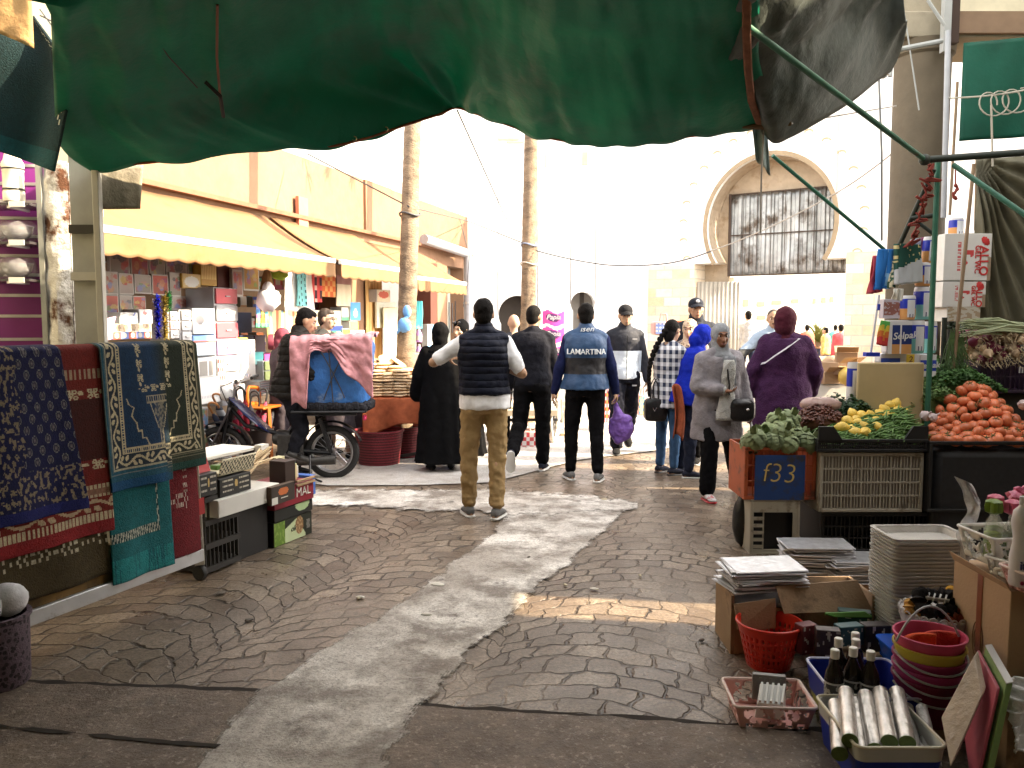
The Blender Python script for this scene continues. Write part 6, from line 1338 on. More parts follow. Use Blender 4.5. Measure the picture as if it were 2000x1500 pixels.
# ---------------------------------------------------------------- bread stall
bt=thing('bread_table','table under a rust orange cloth stacked with round loaves','table',(-1.3,9.4,0),w=True)
TX0,TX1=P(712,775,9.25).x,P(852,775,9.25).x; TZ=P(770,778,9.2).z
MB().bx(TX0,TX1,9.2,10.0,TZ-.03,TZ).build('tabletop',M('old wood'),bt)
for x in (TX0+.06,TX1-.06):
    for y in (9.26,9.94): MB().bx(x-.025,x+.025,y-.025,y+.025,0,TZ-.03).build('leg',M('old wood'),bt)
rc=cloth('rust orange cloth',(.42,.115,.05),bump=.3,trn=.15)
def cl(i,j):
    x=lerp(TX0-.02,TX1+.05,i); dz=0; y=9.19
    L=lerp(.36,.26,i)+.12*math.exp(-((i-.0)/.12)**2)+.03*sin(i*9)
    if j<.4: return V((x,lerp(10.0,9.18,j/.4),TZ+.006))
    f=(j-.4)/.6; return V((x+ .1*f*(1-i)*.3,9.18-.03*f-.05*f*sin(i*13+1)*(1)-.03*f,TZ+.004-L*f))
o=MB().grid(cl,60,30).build('tablecloth',rc,thick=.006,ang=180); tag(o,'rust orange cloth draped over the bread table','tablecloth')
loaf=None; LC=M('flat loaf crust',(.68,.48,.28),r=.8,var=.25,sc=14,bump=.3,bs=40,rv=.25,dirt=((.66,.52,.36),.5,12))
stk=[(735,9.28,9),(760,9.3,8),(784,9.28,9),(808,9.3,7),(832,9.3,7),(724,9.5,11),(748,9.52,11),(773,9.5,10),(798,9.55,9),(821,9.55,9),(738,9.75,12),(764,9.75,12),(790,9.75,11)]
for (u,Y,n) in stk:
    c=P(u,770,Y)
    for k in range(n):
        if loaf is None:
            loaf=MB().lathe([(0,0),(.05,.0),(.088,.006),(.1,.018),(.088,.03),(.05,.035),(0,.037)],n=18,wob=lambda a,i:1+.03*sin(a*3)).build('flatbread',LC); o=loaf; tag(o,'round flat loaf in the stacks on the rust orange cloth','bread','flat loaves stacked on the bread table')
        else: o=dup(loaf)
        o.location=(c.x+rnd(-.012,.012),Y+rnd(-.012,.012),TZ+.012+k*.034); o.rotation_euler=(rnd(-.06,.06),rnd(-.06,.06),rnd(0,6)); o.scale=(rnd(.95,1.05),)*2+(1,)
for k,(u,dz) in enumerate(((752,.40),(776,.37),(720,.38))):
    o=dup(loaf,None,None,'round flat loaf tilted on top of the bread stacks'); c=P(u,770,9.5); o.location=(c.x,9.6,TZ+dz); o.rotation_euler=(.5,.3,k)
o=MB().box(V((P(812,700,9.8).x,9.85,TZ+.38)),(.32,.2,.2),Matrix.Rotation(.1,3,'Z')).build('carton',wc,bevel=.004); tag(o,'plain white carton on the bread table behind the loaves','carton')
red_w=M('maroon wicker',r=.6,pat=lambda t,tc:t.mix(t.m('GREATER_THAN',t.m('SINE',t.m('MULTIPLY',t.n('ShaderNodeSeparateXYZ',{0:tc}).outputs[2],210)),.0),(.2,.02,.03),(.08,.008,.012)),bump=.4,bs=40)
for k,(u,Y,w_,h_) in enumerate(((738,9.05,.27,.36),(788,9.5,.22,.34))):
    c=P(u,700,Y); t=thing('laundry_basket','maroon slatted basket under the bread table, '+('nearest the moped wheel' if k==0 else 'behind the right end of the cloth'),'basket',(c.x,Y,0))
    MB().lathe([(w_*.8,0),(w_*.84,.02),(w_,h_),(w_+.012,h_+.005),(w_+.012,h_+.03),(w_-.01,h_+.03),(w_*.82,.03)],n=30,wob=lambda a,i:1+.01*sin(a*30)).build('body',red_w,t)
    MB().lathe([(w_+.02,h_*.3),(w_+.02-.02,h_*.36)],n=30).build('hoop',M('maroon wicker'),t) if 0 else None
o=MB().bx(P(812,1,9.6).x,P(842,1,9.6).x,9.5,9.8,.12,.42).build('blue_box',plastic('blue box',(.02,.07,.26)),bevel=.01); tag(o,'blue plastic box under the right end of the bread table','box')
o=MB().bar(P(770,893,9.3),P(842,880,9.3),.03).build('plank',M('dark plank',(.05,.04,.035))); tag(o,'dark bar lying low under the bread table','bar')
# ---------------------------------------------------------------- moped with load
mp=thing('moped','black moped with spoked wheels loaded with a huge blue wrapped bundle','moped',(*G(650,934).xy,0),PI+R(3))
metal_b=M('black frame metal',(.012,.012,.014),r=.4,metal=.3); chrome=M('dull chrome',(.5,.5,.52),r=.3,metal=1); tyre=M('tyre rubber',(.016,.015,.015),r=.85,bump=.4,bs=90)
def wheel(x,r=.27):
    w_=MB(); N=40; w_.tube([V((x+(r-.03)*cos(a),0,r+(r-.03)*sin(a))) for a in [2*PI*k/N for k in range(N)]],.034,10,closed=True); o=w_.build('wheel',tyre,mp)
    MB().tube([V((x+(r-.07)*cos(a),0,r+(r-.07)*sin(a))) for a in [2*PI*k/N for k in range(N)]],.012,8,closed=True,flat=1.6).build('rim',chrome,o)
    b=MB()
    for k in range(28): a=2*PI*k/28; s=(-1)**k; b.tube([V((x+.03*cos(a+.9*s),s*.03,r+.03*sin(a+.9*s))),V((x+(r-.07)*cos(a),0,r+(r-.07)*sin(a)))],.0022,4)
    b.build('spokes',chrome,o); MB().tube([V((x,-.06,r)),V((x,.06,r))],.035,14).build('hub',chrome,o)
wheel(0); wheel(1.1)
def fender(x,a0,a1,r=.31): MB().grid(lambda i,j:V((x+r*cos(lerp(a0,a1,i)),lerp(-.055,.055,j),.27+r*sin(lerp(a0,a1,i))+.012*sin(j*PI))),24,4).build('fender',metal_b,mp,thick=.004)
fender(0,R(20),R(160)); fender(1.1,R(35),R(165))
b=MB(); b.tube([(0,.07,.27),(.35,.06,.3),(.45,.05,.45),(.85,.03,.55),(1.0,0,.72)],.022,8); b.tube([(0,-.07,.27),(.35,-.06,.3),(.45,-.05,.45)],.02,8); b.tube([(0,.08,.27),(.1,.08,.62)],.022,8); b.tube([(0,-.08,.27),(.1,-.08,.62)],.022,8); b.tube([(-.25,0,.66),(.3,0,.66),(.45,0,.45)],.022,8); b.build('frame',metal_b,mp)
b=MB(); b.box((.4,0,.34),(.26,.2,.24)); b.lathe([(0,-.09),(.07,-.09),(.08,-.03),(.085,.03),(.06,.09),(0,.09)],(.5,0,.42),14,Matrix.Rotation(PI/2,3,'Y')); b.tube([(.42,.12,.28),(.2,.13,.2),(-.05,.13,.22)],[.03,.04,.045],10); b.box((.2,-.11,.3),(.3,.03,.16)); b.build('engine',M('grimy engine',(.05,.048,.046),r=.5,metal=.5,var=.4,sc=20),mp,bevel=.01)
MB().tube([(-.05,.13,.2),(.3,.13,.19),(.46,.12,.25)],.035,12).build('exhaust',M('dark exhaust',(.06,.05,.045),r=.45,metal=.7),mp)
b=MB(); b.tube([(1.1,.06,.27),(.98,.06,.82)],.02,8); b.tube([(1.1,-.06,.27),(.98,-.06,.82)],.02,8); b.build('fork',metal_b,mp)
b=MB(); b.tube([(.97,-.02,.8),(.96,.0,.93),(.93,.12,.98),(.86,.24,1.0),(.86,.3,1.0)],.013,8); b.tube([(.96,.0,.93),(.93,-.12,.98),(.88,-.24,1.0),(.9,-.36,1.03)],.013,8); o=b.build('handlebar',chrome,mp)
for s in (.3,-.36): MB().tube([(.87,s*.86,1.0),(.84,s*1.22,1.02)],.018,10).build('grip',plastic('black handle'),o)
MB().tube([(.95,.1,.99),(1.05,.16,.95),(1.02,.1,.82),(.98,.03,.7)],.006,5).build('brake_cable',M('black wire'),mp); MB().ball((1.04,0,.86),(.06,.07,.07),12,9).build('headlight',M('headlight glass',(.6,.6,.6),r=.1),mp)
b=MB(); b.loft([(V((.62,0,.5)),V((.05,0,.05)),V((0,.1,0))),(V((.72,0,.58)),V((.08,0,.1)),V((0,.13,0))),(V((.86,0,.7)),V((.08,0,.11)),V((0,.14,0))),(V((.97,0,.8)),V((.04,0,.05)),V((0,.09,0)))],18); b.build('fuel_tank',M('dark blue enamel',(.012,.016,.06),r=.25),mp)
def shield(i,j): return V((lerp(.96,1.2,j)+.03*sin(i*PI)-.0,lerp(-.17,.17,i),lerp(.74,.26,j)))
MB().grid(shield,10,12).build('leg_shield',M('brown black vinyl',(.022,.017,.02),r=.5),mp,thick=.02)
MB().tube([(.2,.13,.26),(.18,.24,.06),(.06,.28,.02)],.012,8).build('kickstand',metal_b,mp)
b=MB(); 
for s in (-1,1): b.tube([(.3,s*.09,.27),(.3,s*.2,.27)],.016,8)
b.build('pedal',plastic('black handle'),mp); MB().box((-.33,0,.62),(.03,.1,.05)).build('tail_light',M('tail light',(.6,.03,.12),r=.2),mp,bevel=.01)
b=MB()
for y in (-.2,-.07,.07,.2): b.tube([(-.36,y,.7),(.36,y,.7)],.014,6)
for x in (-.36,0,.36): b.tube([(x,-.2,.7),(x,.2,.7)],.014,6)
b.build('carrier_rack',metal_b,mp)
X,Y=mp.location.x,mp.location.y
X+=.04; Y+=.1; ld=thing('bundle','big flat sided bundle wrapped in blue sheeting on the moped rack','bundle',(X,Y,.715),PI+R(3))
def bun(a,f):
    k=1/max(abs(cos(a))**5+abs(sin(a))**5,.05)**.2; rx=lerp(.31,.38,f**.7); ry=lerp(.25,.3,f); return V((rx*k*cos(a),ry*k*sin(a),0))
b=MB(); N=64; H=16; vs=[]
for j in range(H+1):
    f=j/H
    for i in range(N):
        a=2*PI*i/N; p=bun(a,f)*(1-.25*max(0,f-.9)*4); n=noise.noise(V((cos(a)*2,sin(a)*2,f*3)))*.05+noise.noise(V((cos(a)*6,sin(a)*6,f*7)))*.022; p=p*(1+n); p.z=.04+.62*f-.08*max(0,f-.9)*0+.05*cos(a)*f*-1; vs.append(p)
b.add(vs,[(j*N+i,j*N+(i+1)%N,(j+1)*N+(i+1)%N,(j+1)*N+i) for j in range(H) for i in range(N)]+[tuple(range(N))[::-1],tuple(H*N+i for i in range(N))])
b.build('blue_sheeting',M('blue sheeting',(.03,.13,.38),r=.5,var=.35,sc=9,bump=.9,bs=14,dirt=((.25,.33,.45),.6,3.5)),ld,ang=180)
b=MB()
for i in range(90):
    a=2*PI*i/90; p=bun(a,.02)*1.04; b.ball(p+V((0,0,.03+.02*noise.noise(V((i*.7,0,0))))),(.045,.045,.045),8,6,wob=lambda q:1+.4*noise.noise(q*3+V((i,0,0))))
b.build('dark_skirt',cloth('dark netting',(.016,.016,.02)),ld)
for a0,a1,z0,z1 in ((1.3,1.9,.1,.6),(1.9,1.3,.12,.6),(1.57,1.5,.06,.64)): b=MB(); b.tube([bun(lerp(a0,a1,t),t)*1.07+V((0,0,lerp(z0,z1,t))) for t in [k/8 for k in range(9)]],.006,5); b.build('lashing',M('black wire'),ld)
def blk(i,j):
    # blanket over the top: runs along x, hangs over the camera side (+y in local after the turn)
    x=lerp(-.40,.40,i); top=.69-.05*(x) 
    drop=.58*max(0,(-x+.06)/.46)**.8 if x<0 else (.1+.55*min(1,max(0,(x-.2)/.05)))
    drop=max(.09,min(drop,.62))+.035*noise.noise(V((x*7,2,0)))+.02*sin(x*31)
    if j<.45: y=lerp(-.28,.29,j/.45); z=top+.03+.05*noise.noise(V((x*5,y*6,1)))+.03*noise.noise(V((x*14,y*9,3)))
    else:
        f=(j-.45)/.55; y=.3+.035+.04*sin(f*3+i*15)*f+.03*noise.noise(V((x*8+f*3,f*5-x*4,2)))+.016*noise.noise(V((x*22+f*9,f*9,5))); z=top+.015-drop*f-.02*f
    if x>.36: y*=1.0
    return V((x,y,z))
o=MB().grid(blk,80,44).build('blanket',cloth('dusty pink cloth',(.5,.24,.26),bump=.4,bs=18),thick=.012,ang=180); o.location=(X,Y,.715); o.rotation_euler=(0,0,PI+R(3)); tag(o,'dusty pink blanket draped over the blue bundle','blanket')
# ---------------------------------------------------------------- middle distance goods
o=good('panel','x','x',0,0,1,1,.1,.1,wc) if 0 else None
pk=PR('printed film',r=.35)
for k,v in enumerate((622,654,686)):
    q=P(1080,v+16,14.5); t=thing('paper_pack','pink paper roll pack in the stack behind the charcoal sweater man, '+('top','middle','bottom')[k],'paper rolls',tuple(q)); 
    MB().grid(lambda i,j:V((lerp(-.19,.19,i),-.13-.03*sin(i*PI),lerp(.28,0,j)+.015*sin(i*7+j))),26,18,lambda i,j:(.66,.06,.28) if .08<j+.06*sin(i*7)<.9 and not blob(i,j,.5,.42,.36,.25) else ((.08,.02,.1) if blob(i,j,.5,.42,.36,.25) else (.7,.62,.66))).build('wrapper',pk,t); MB().box((0,0,.14),(.36,.25,.27)).build('body',plastic('pack pink',(.6,.08,.28)),t,bevel=.04)
    text('Papia',.12,frame(V((0,-.165,.165)),(1,0,0),(0,0,1)),t,wt,'lettering',shear=.25,bold=.003)
o=MB().bx(P(1080,700,14.5).x-.25,P(1080,700,14.5).x+.25,14.4,14.7,0,P(1080,702,14.5).z-.01).build('stand',wc); tag(o,'white stand under the pink paper packs','stand')
cartY=11.2
ct=thing('hand_cart','old hand cart with white rubber wheel behind the lettered vest man','cart',tuple(G(1075,868)),w=True)
wq=P(1082,820,10.6); b=MB(); r_=wq.z; b.tube([wq+V((0.0+.06*cos(a),r_*.0+(r_-.03)*cos(a),(r_-.03)*sin(a))) for a in [2*PI*k/30 for k in range(30)]],.03,8,closed=True); b.build('wheel',M('grey white tyre',(.42,.4,.36),r=.8),ct)
b=MB()
for k in range(10): a=2*PI*k/10; b.tube([wq,wq+V((.06*cos(a),(r_-.05)*cos(a),(r_-.05)*sin(a)))],.006,4)
b.build('spokes',M('black frame metal'),ct); MB().bx(wq.x-.95,wq.x+.02,10.2,11.4,wq.z+.1,wq.z+.17).build('bed',M('pale board',(.45,.38,.28),r=.8),ct); MB().tube([wq+V((-.9,0,0)),wq+V((.05,0,0))],.02,8).build('axle',M('black frame metal'),ct)
plaid=lambda i,j:((.5,.04,.04) if int(i*8)%2 else (.62,.3,.06)) if int(j*9)%2 else ((.64,.58,.58) if int(i*8)%2 else (.5,.06,.12))
def pbag(lab,u0,v0,u1,v1,Y,col):
    a,c=P(u0,v0,Y),P(u1,v1,Y); t=thing('checked_bag',lab,'bag',((a.x+c.x)/2,Y,c.z),w=True); MB().bx(a.x,c.x,Y,Y+.3,c.z,a.z).build('body',plastic('bag weave',(.5,.3,.28)),t,bevel=.03); MB().grid(lambda i,j:V((lerp(a.x+.02,c.x-.02,i),Y-.004,lerp(a.z-.02,c.z+.02,j))),24,27,col).build('print',PR(),t,smooth=False); MB().tube([V((lerp(a.x,c.x,.3),Y-.01,a.z)),V((lerp(a.x,c.x,.35),Y-.02,a.z+.1)),V((lerp(a.x,c.x,.65),Y-.02,a.z+.1)),V((lerp(a.x,c.x,.7),Y-.01,a.z))],.012,6).build('handle',plastic('bag weave'),t)
pbag('red and orange checked woven bag left of the track jacket man',1166,758,1192,826,11.6,plaid)
pbag('red white checked bag lying under the hand cart',996,842,1052,882,10.2,lambda i,j:(.6,.58,.58) if (int(i*7)+int(j*4))%2 else (.45,.05,.06))
pbag('blue checked bag at the right of the track jacket man',1246,772,1262,812,11.6,lambda i,j:(.05,.25,.5) if (int(i*5)+int(j*6))%2 else (.55,.6,.2))
pbag('blue and white checked bag held up behind the plait',1278,628,1312,655,10.5,lambda i,j:(.2,.28,.6) if (int(i*8)%2 or int(j*6)%2) else (.6,.62,.68))
a=P(1322,648,10.2); o=MB().grid(sheet(P(1306,628,10.2),P(1336,626,10.2),P(1336,656,10.2),P(1308,650,10.2),1,1,.06,4,2),12,12,lambda i,j:(.55,.1,.03) if noise.noise(V((i*6,j*6,0)))<.2 else (.6,.4,.1)).build('red_wrap',PR('printed cloth',r=.9),thick=.01); tag(o,'red and orange wrapped parcel beside the man in the navy cap','parcel')
a,c=P(1098,782,12.5),P(1128,812,12.5); t=thing('crate','pale perforated plastic crate on the court behind the hand cart','crate',(a.x,12.5,c.z),w=True)
MB().bx(a.x,c.x,12.5,12.9,P(1098,820,12.5).z*0,a.z).build('body',plastic('ivory crate',(.5,.46,.38)),t,bevel=.01); MB().grid(lambda i,j:V((lerp(a.x,c.x,i),12.494,lerp(a.z,c.z,j))),20,9,lambda i,j:(.2,.18,.15) if int(i*20)%2 and int(j*9)%3 else (.55,.5,.42)).build('slots',PR(),t,smooth=False)
o=MB().box(P(1112,848,11.2)*1.0,(.24,.16,.03)).build('cardboard_scrap',kraft); o.location.z+=0; tag(o,'flat scrap of brown cardboard on the court','cardboard')
# black handbag held by the plait woman
q=P(1280,800,8.4); t=thing('handbag','black handbag with silver emblem held beside the checked shirt','bag',tuple(q)); bl=M('black leather')
MB().ball((0,0,0),(.12,.07,.12),18,12,wob=lambda p:1/max(abs(p.x)**5+abs(p.y)**5+abs(p.z)**5,.1)**.2).build('body',bl,t); 
for s in (-1,1): MB().tube([(s*.02-.04,s*.04,.1),(s*.02-.035,s*.03,.26),(s*.02+.0,s*.02,.33),(s*.02+.04,s*.03,.26),(s*.02+.045,s*.04,.1)],.008,6).build('handle',bl,t)
MB().tube([(-.04,-.072,.03),(-.02,-.076,-.01),(.0,-.072,.03)],.004,5).build('emblem',M('silver'),t)
# ---------------------------------------------------------------- right: arcade building, column
ac=thing('arcade_building','dim plaster arcade building with round column at the upper right','building',(5,7.2,0),w=True)
dpl=M('dim ochre plaster',(.3,.26,.19),r=.9,bump=.35,bs=10,dirt=((.12,.09,.06),.58,1.2,.2))
cx=P(1795,300,7.2).x; z_c=P(1795,88,7.2).z
MB().lathe([(.225,0),(.225,z_c-.12),(.25,z_c-.1),(.26,z_c)],(cx,7.2,0),32).build('column',M('column plaster',(.105,.083,.055),r=.85,bump=.3,bs=9,dirt=((.15,.125,.09),.5,.8,.3)),ac)
zb=P(1935,80,7.0).z; zt=P(1935,26,7.0).z
MB().bx(P(1742,40,7.0).x,9,7.0,7.7,z_c+.003,zt+.02).build('beam',dpl,ac,bevel=.01)
MB().bx(P(1850,40,6.97).x,9,6.95,6.998,zb+.05,zt).build('fascia',M('brown fascia',(.2,.13,.08),r=.8),ac)
MB().bx(P(1868,40,7.0).x,9,7.05,7.6,zt+.025,5.9).build('upper_wall',M('pale cornice',(.55,.5,.36),r=.8),ac)
MB().bx(P(1742,40,7.0).x,P(1866,40,7).x,7.1,7.6,zt+.024,5.9).build('upper_pier',dpl,ac)
b=MB(); X0=5.4
b.bx(X0,X0+.2,-3,3.6,0,7.8); b.bx(X0,X0+.2,3.96,7.04,0,5.9); b.bx(X0,X0+.2,3.6,3.96,0,2.3); b.bx(X0,X0+.2,3.6,3.96,3.8,5.9); b.build('unseen_side_wall',dpl,ac)  # unseen wall added for shade; its height and gap shape the sun strip
cvl=thing('unseen_light_block','unseen beige walls and flat roof added to cut sky light on the foreground','building',(-4.4,1,0),w=True); MB().bx(-4.5,-4.3,-3,5.2,0,3.7).build('wall',M('beige wall paint'),cvl); MB().bx(-4.5,5.6,-3.2,-3.003,0,4.2).build('end_wall',M('beige wall paint'),cvl); MB().bx(-4.5,-1.2,-3,3.3,3.72,3.9).build('roof',M('beige wall paint'),cvl)  # out of view, added to keep sky light off the foreground
MB().bx(P(1853,50,6.9).x,P(1869,50,6.9).x,6.86,6.93,P(1860,86,6.9).z,5.6).build('dark_post',M('dark brown post',(.04,.022,.015),r=.8),ac)
MB().bx(P(1838,50,6.85).x,P(1852,50,6.85).x,6.8,6.86,P(1845,104,6.85).z,5.6).build('conduit_box',M('grey conduit',(.3,.31,.3),r=.6),ac)
for (u0,v0,u1,v1,r_) in ((1757,0,1738,150,.018),(1764,10,1795,215,.006),(1738,100,1840,80,.02),(1812,0,1845,50,.014)): MB().tube([P(u0,v0,6.7),P(u1,v1,6.7)],r_,8).build('pipe',M('grey conduit'),ac)
lamp=thing('tube_lamp','small unlit white tube lamp hanging beside the column','lamp',tuple(P(1732,138,6.0)),w=True)
MB().tube([P(1738,118,6.0),P(1733,146,6.0)],.018,10).build('tube',plastic('lamp white',(.8,.82,.84)),lamp); MB().bar(P(1728,30,6.05),P(1724,152,6.05),.05,.04).build('housing',M('grey conduit'),lamp)
# green scaffold frame of the vegetable stall
gp_=M('green painted steel',(.025,.12,.075),r=.5,var=.25,sc=8,dirt=((.1,.06,.03),.62,5)); dkp=M('dark painted steel',(.02,.028,.02),r=.6)
sf=thing('scaffold','green steel pipe frame carrying the tarps over the vegetable stall','frame',tuple(P(1832,1000,5.9)),w=True)
J=P(1806,312,5.75)
def pipe_(a,c,r,m=gp_,n='pipe'): return MB().tube([a,c],r,10).build(n,m,sf)
pipe_(P(1832,312,5.9),V((P(1832,312,5.9).x,5.9,0)),.02)
pipe_(P(1852,60,6.6),P(1843,425,6.6),.022,M('grey pole',(.33,.34,.36),r=.5))
pipe_(P(1460,52,4.25),J,.018); pipe_(P(1509,304,6.0),P(1727,487,6.4),.014)
pipe_(J,P(2080,292,5.6),.024,dkp); MB().ball(J,.04,10,8).build('joint',dkp,sf); pipe_(P(1862,322,5.7),P(2060,460,5.2),.018)
pipe_(P(1824,330,5.85),P(1745,505,6.2),.018,dkp); pipe_(P(1778,427,6.0),P(1832,420,5.9),.018,dkp); pipe_(P(1790,432,6.0),P(1830,462,5.92),.014,dkp)
pipe_(P(1845,620,6.3),V((P(1845,620,6.3).x,6.3,0)),.02,dkp)
bam=M('bamboo pole',(.25,.17,.1),r=.7)
for (u0,v0,u1,v1,Y,r_,lab) in ((1870,160,1855,420,6.9,.012,'thin brown pole behind the green frame pipe'),(1902,320,1862,720,6.2,.014,'slanting brown pole in front of the lettered cartons'),(1908,310,1905,450,6.75,.012,'thin dark pole along the edge of the folded dark tarp')):
    o=MB().tube([P(u0,v0,Y),P(u1,v1,Y)],r_,8).build('stick',bam); tag(o,lab,'pole')
o=MB().grid(sheet(P(1882,84,6.85),P(2080,66,6.85),P(2080,262,6.8),P(1873,276,6.8),1,1,.05,3,1),24,24).build('tarp',M('old green tarp',(.001,.06,.036),r=.6,var=.3,sc=3,bump=.3,bs=9,spec=.3),thick=.004); tag(o,'green tarp panel hung under the beam at the far right','tarp')
o_=P(1906,312,6.55)
def fan(i,j):
    a=lerp(P(1906,312,6.55),P(2100,296,6.4),i); e=lerp(P(1895,640,6.7),P(2120,650,6.4),i); p=lerp(a,e,j)
    k=noise.noise(V((i*3,j,2)))*.1+.035*sin(math.atan2(j+.02,i+.02)*34)*min(1,(i+j)*2.5); return p+V((0,k,0))
o=MB().grid(fan,110,60).build('dark_tarp',M('olive tarpaulin',(.12,.11,.07),r=.6,var=.3,sc=4,bump=.3,bs=12),thick=.004,ang=180); tag(o,'dark olive tarp falling in folds behind the onions at the far right','tarp')
o=MB().bx(P(1850,700,7.6).x,7,7.6,7.7,0,2.4).build('shade_backing',M('near black shade backing',(.012,.014,.01),r=.9)); tag(o,'near black panel standing in for the shade behind the vegetable stall','board')  # near black panel gives the shade behind the stall as colour
rope=M('pale rope',(.36,.33,.27),r=.85)
b=MB(); b.tube([lerp(P(1845,192,6.6),P(2080,158,6.2),t/10)+V((0,0,-.03*sin(t/10*PI))) for t in range(11)],.007,6)
o=b.build('rope',rope); tag(o,'pale rope strung across the green tarp panel at the far right','rope')
b=MB(); pts=[]
for k in range(60):
    t=k/59; c=P(lerp(1925,2000,t),192-10*t,6.4); pts.append(c+V((.09*cos(t*2*PI*3.3),0,-.05+.09*sin(t*2*PI*3.3))))
o=MB().tube(pts,.006,5).build('rope_coil',rope); tag(o,'loops of pale rope hanging from the line at the far right','rope')
cable([P(1936,205,6.4),P(1939,325,6.4)],.008,'pale rope end hanging straight down from the coil',rope,name='rope')
rc_=M('dark red cord',(.2,.03,.02),r=.8); b=MB(); pts=[]
for k in range(160):
    t=k/159; c=lerp(P(1818,322,5.75),P(1775,480,6.05),t); pts.append(c+V((noise.noise(V((t*30,0,1)))*.11,-.04+noise.noise(V((t*30,5,1)))*.05,noise.noise(V((t*30,0,7)))*.09)))
o=MB().tube(pts,.008,5).build('tangled_cord',rc_); tag(o,'tangle of dark red cord wound on the brace of the green frame','cord')
o=MB().tube([P(1866,325,6.3),P(1866,358,6.3)]+[P(1866+4*sin(k),362+4*k,6.3) for k in range(8)],[.006,.006]+[.016,.01]*4,6).build('knotted_rope',rc_); tag(o,'short red knotted cord hanging right of the column','cord')
# ---------------------------------------------------------------- cartons and paper goods on the frame
pf=PR('printed film')
def pbox(name,label,cat,u0,v0,u1,v1,Y,dep,mat,col=None,nx=20,ny=20,bev=.004,group=None,rot=0):
    a,c=P(u0,v0,Y),P(u1,v1,Y); t=thing(name,label,cat,((a.x+c.x)/2,Y,c.z),rot,group); w_,h_=c.x-a.x,a.z-c.z
    MB().bx(-w_/2,w_/2,0,dep,0,h_).build('body',mat,t,bevel=bev)
    if col: MB().grid(lambda i,j:V((lerp(-w_/2+.003,w_/2-.003,i),-.003,lerp(h_-.003,.003,j))),nx,ny,col).build('print',PR(),t,smooth=False)
    t['_w']=w_; t['_h']=h_; del t['_w']; del t['_h']
    return t,w_,h_
redp=M('red print',(.5,.03,.03),r=.6)
for k,(u0,v0,u1,v1,sz) in enumerate(((1846,456,1934,548,.095),(1842,550,1924,600,.068))):
    t,w_,h_=pbox('lettered_carton',('upper','lower')[k]+' white carton with red sideways lettering behind the slanting pole','carton',u0,v0,u1,v1,6.5,.22,wcard,lambda i,j:(.3,.22,.15) if (i>.93 and j>.5) else ((.5,.1,.1) if (int(i*14)%3==1 and .15<i<.42 and .15<j<.8 and noise.noise(V((i*4,j*40,k)))>-.1) else ((.5,.05,.05) if blob(i,j,.5,.4,.06,.06) or blob(i,j,.58,.42,.05,.08) or blob(i,j,.46,.62,.03,.05) else (.64,.63,.6))),40,40)
    text('ALLO',sz,frame(V((w_*.33,-.006,h_*.42)),(0,0,-1),(1,0,0)),t,redp,'lettering',bold=.002)
    text('GEL WC',sz*.62,frame(V((w_*.2,-.006,h_*.45)),(0,0,-1),(1,0,0)),t,redp,'lettering',bold=.001)
    MB().ball((w_*.36,-.004,h_*.84),(w_*.085,.004,w_*.085),16,6,wob=lambda p:1+.3*sin(math.atan2(p.z,p.x)*10)).build('star_emblem',redp,t)
pbox('carton','worn brown white carton below the lettered cartons','carton',1850,598,1914,628,6.5,.2,wcard,lambda i,j:(.35,.27,.18) if noise.noise(V((i*5,j*5,0)))>.1 else (.5,.47,.4))
blu=(.02,.04,.42)
wt=plastic('paper white',(.64,.64,.66)); wc=M('white label',(.62,.62,.62),r=.45)
def rollcol(kind):
    def f(i,j):
        if j<.14: return (.68,.68,.7)
        if .36<i<.7 and .2<j<.93: return (.68,.7,.74) if not(.78<j<.9 and (i*40)%1<.5) else (.1,.1,.2)
        if j<.55: return blu
        return {'o':(.62,.3,.1),'t':(.2,.5,.48),'w':(.68,.68,.7)}[kind]
    return f
def roll(label,u0,v0,u1,v1,Y,kind,rot=0):
    a,c=P(u0,v0,Y),P(u1,v1,Y); r_=(c.x-a.x)/2; h_=a.z-c.z; t=thing('paper_roll',label,'paper roll',((a.x+c.x)/2,Y+r_,c.z),0,'paper rolls stacked by the green pole'); t.rotation_euler=(0,rot,0)
    f=rollcol(kind)
    MB().grid(lambda i,j:V((r_*(1-.12*(2*j-1)**6)*sin((i-.5)*2*PI),-r_*(1-.12*(2*j-1)**6)*cos((i-.5)*2*PI),lerp(h_,0,j))),48,22,lambda i,j:f(min(1,max(0,(i-.5)*2+.5)) if .25<i<.75 else 0.1,j)).build('wrapper',pf,t)
    MB().lathe([(0,.004),(r_*.86,.004),(r_*.86,h_-.004),(r_*.2,h_-.004),(r_*.18,h_-.05),(0,h_-.05)],n=20).build('roll_core',wt,t)
roll('blue and orange paper roll standing behind the lettered cartons',1862,424,1889,460,6.6,'o')
roll('tall blue and orange paper roll at the top of the paper stack',1808,462,1831,514,6.1,'o',.06)
roll('blue and orange paper roll, second from the top of the stack',1797,512,1828,558,6.1,'o')
roll('blue and orange paper roll, left one of the middle pair',1764,577,1794,624,6.05,'o')
roll('blue and teal paper roll, right one of the middle pair',1795,560,1827,624,6.1,'t')
roll('blue and teal paper roll left of the green pole, above the board',1780,626,1812,691,6.05,'t')
roll('teal paper roll half hidden behind the green pole',1811,628,1834,690,6.2,'t')
roll('teal white paper roll lowest behind the wooden board',1800,735,1825,764,6.2,'t')
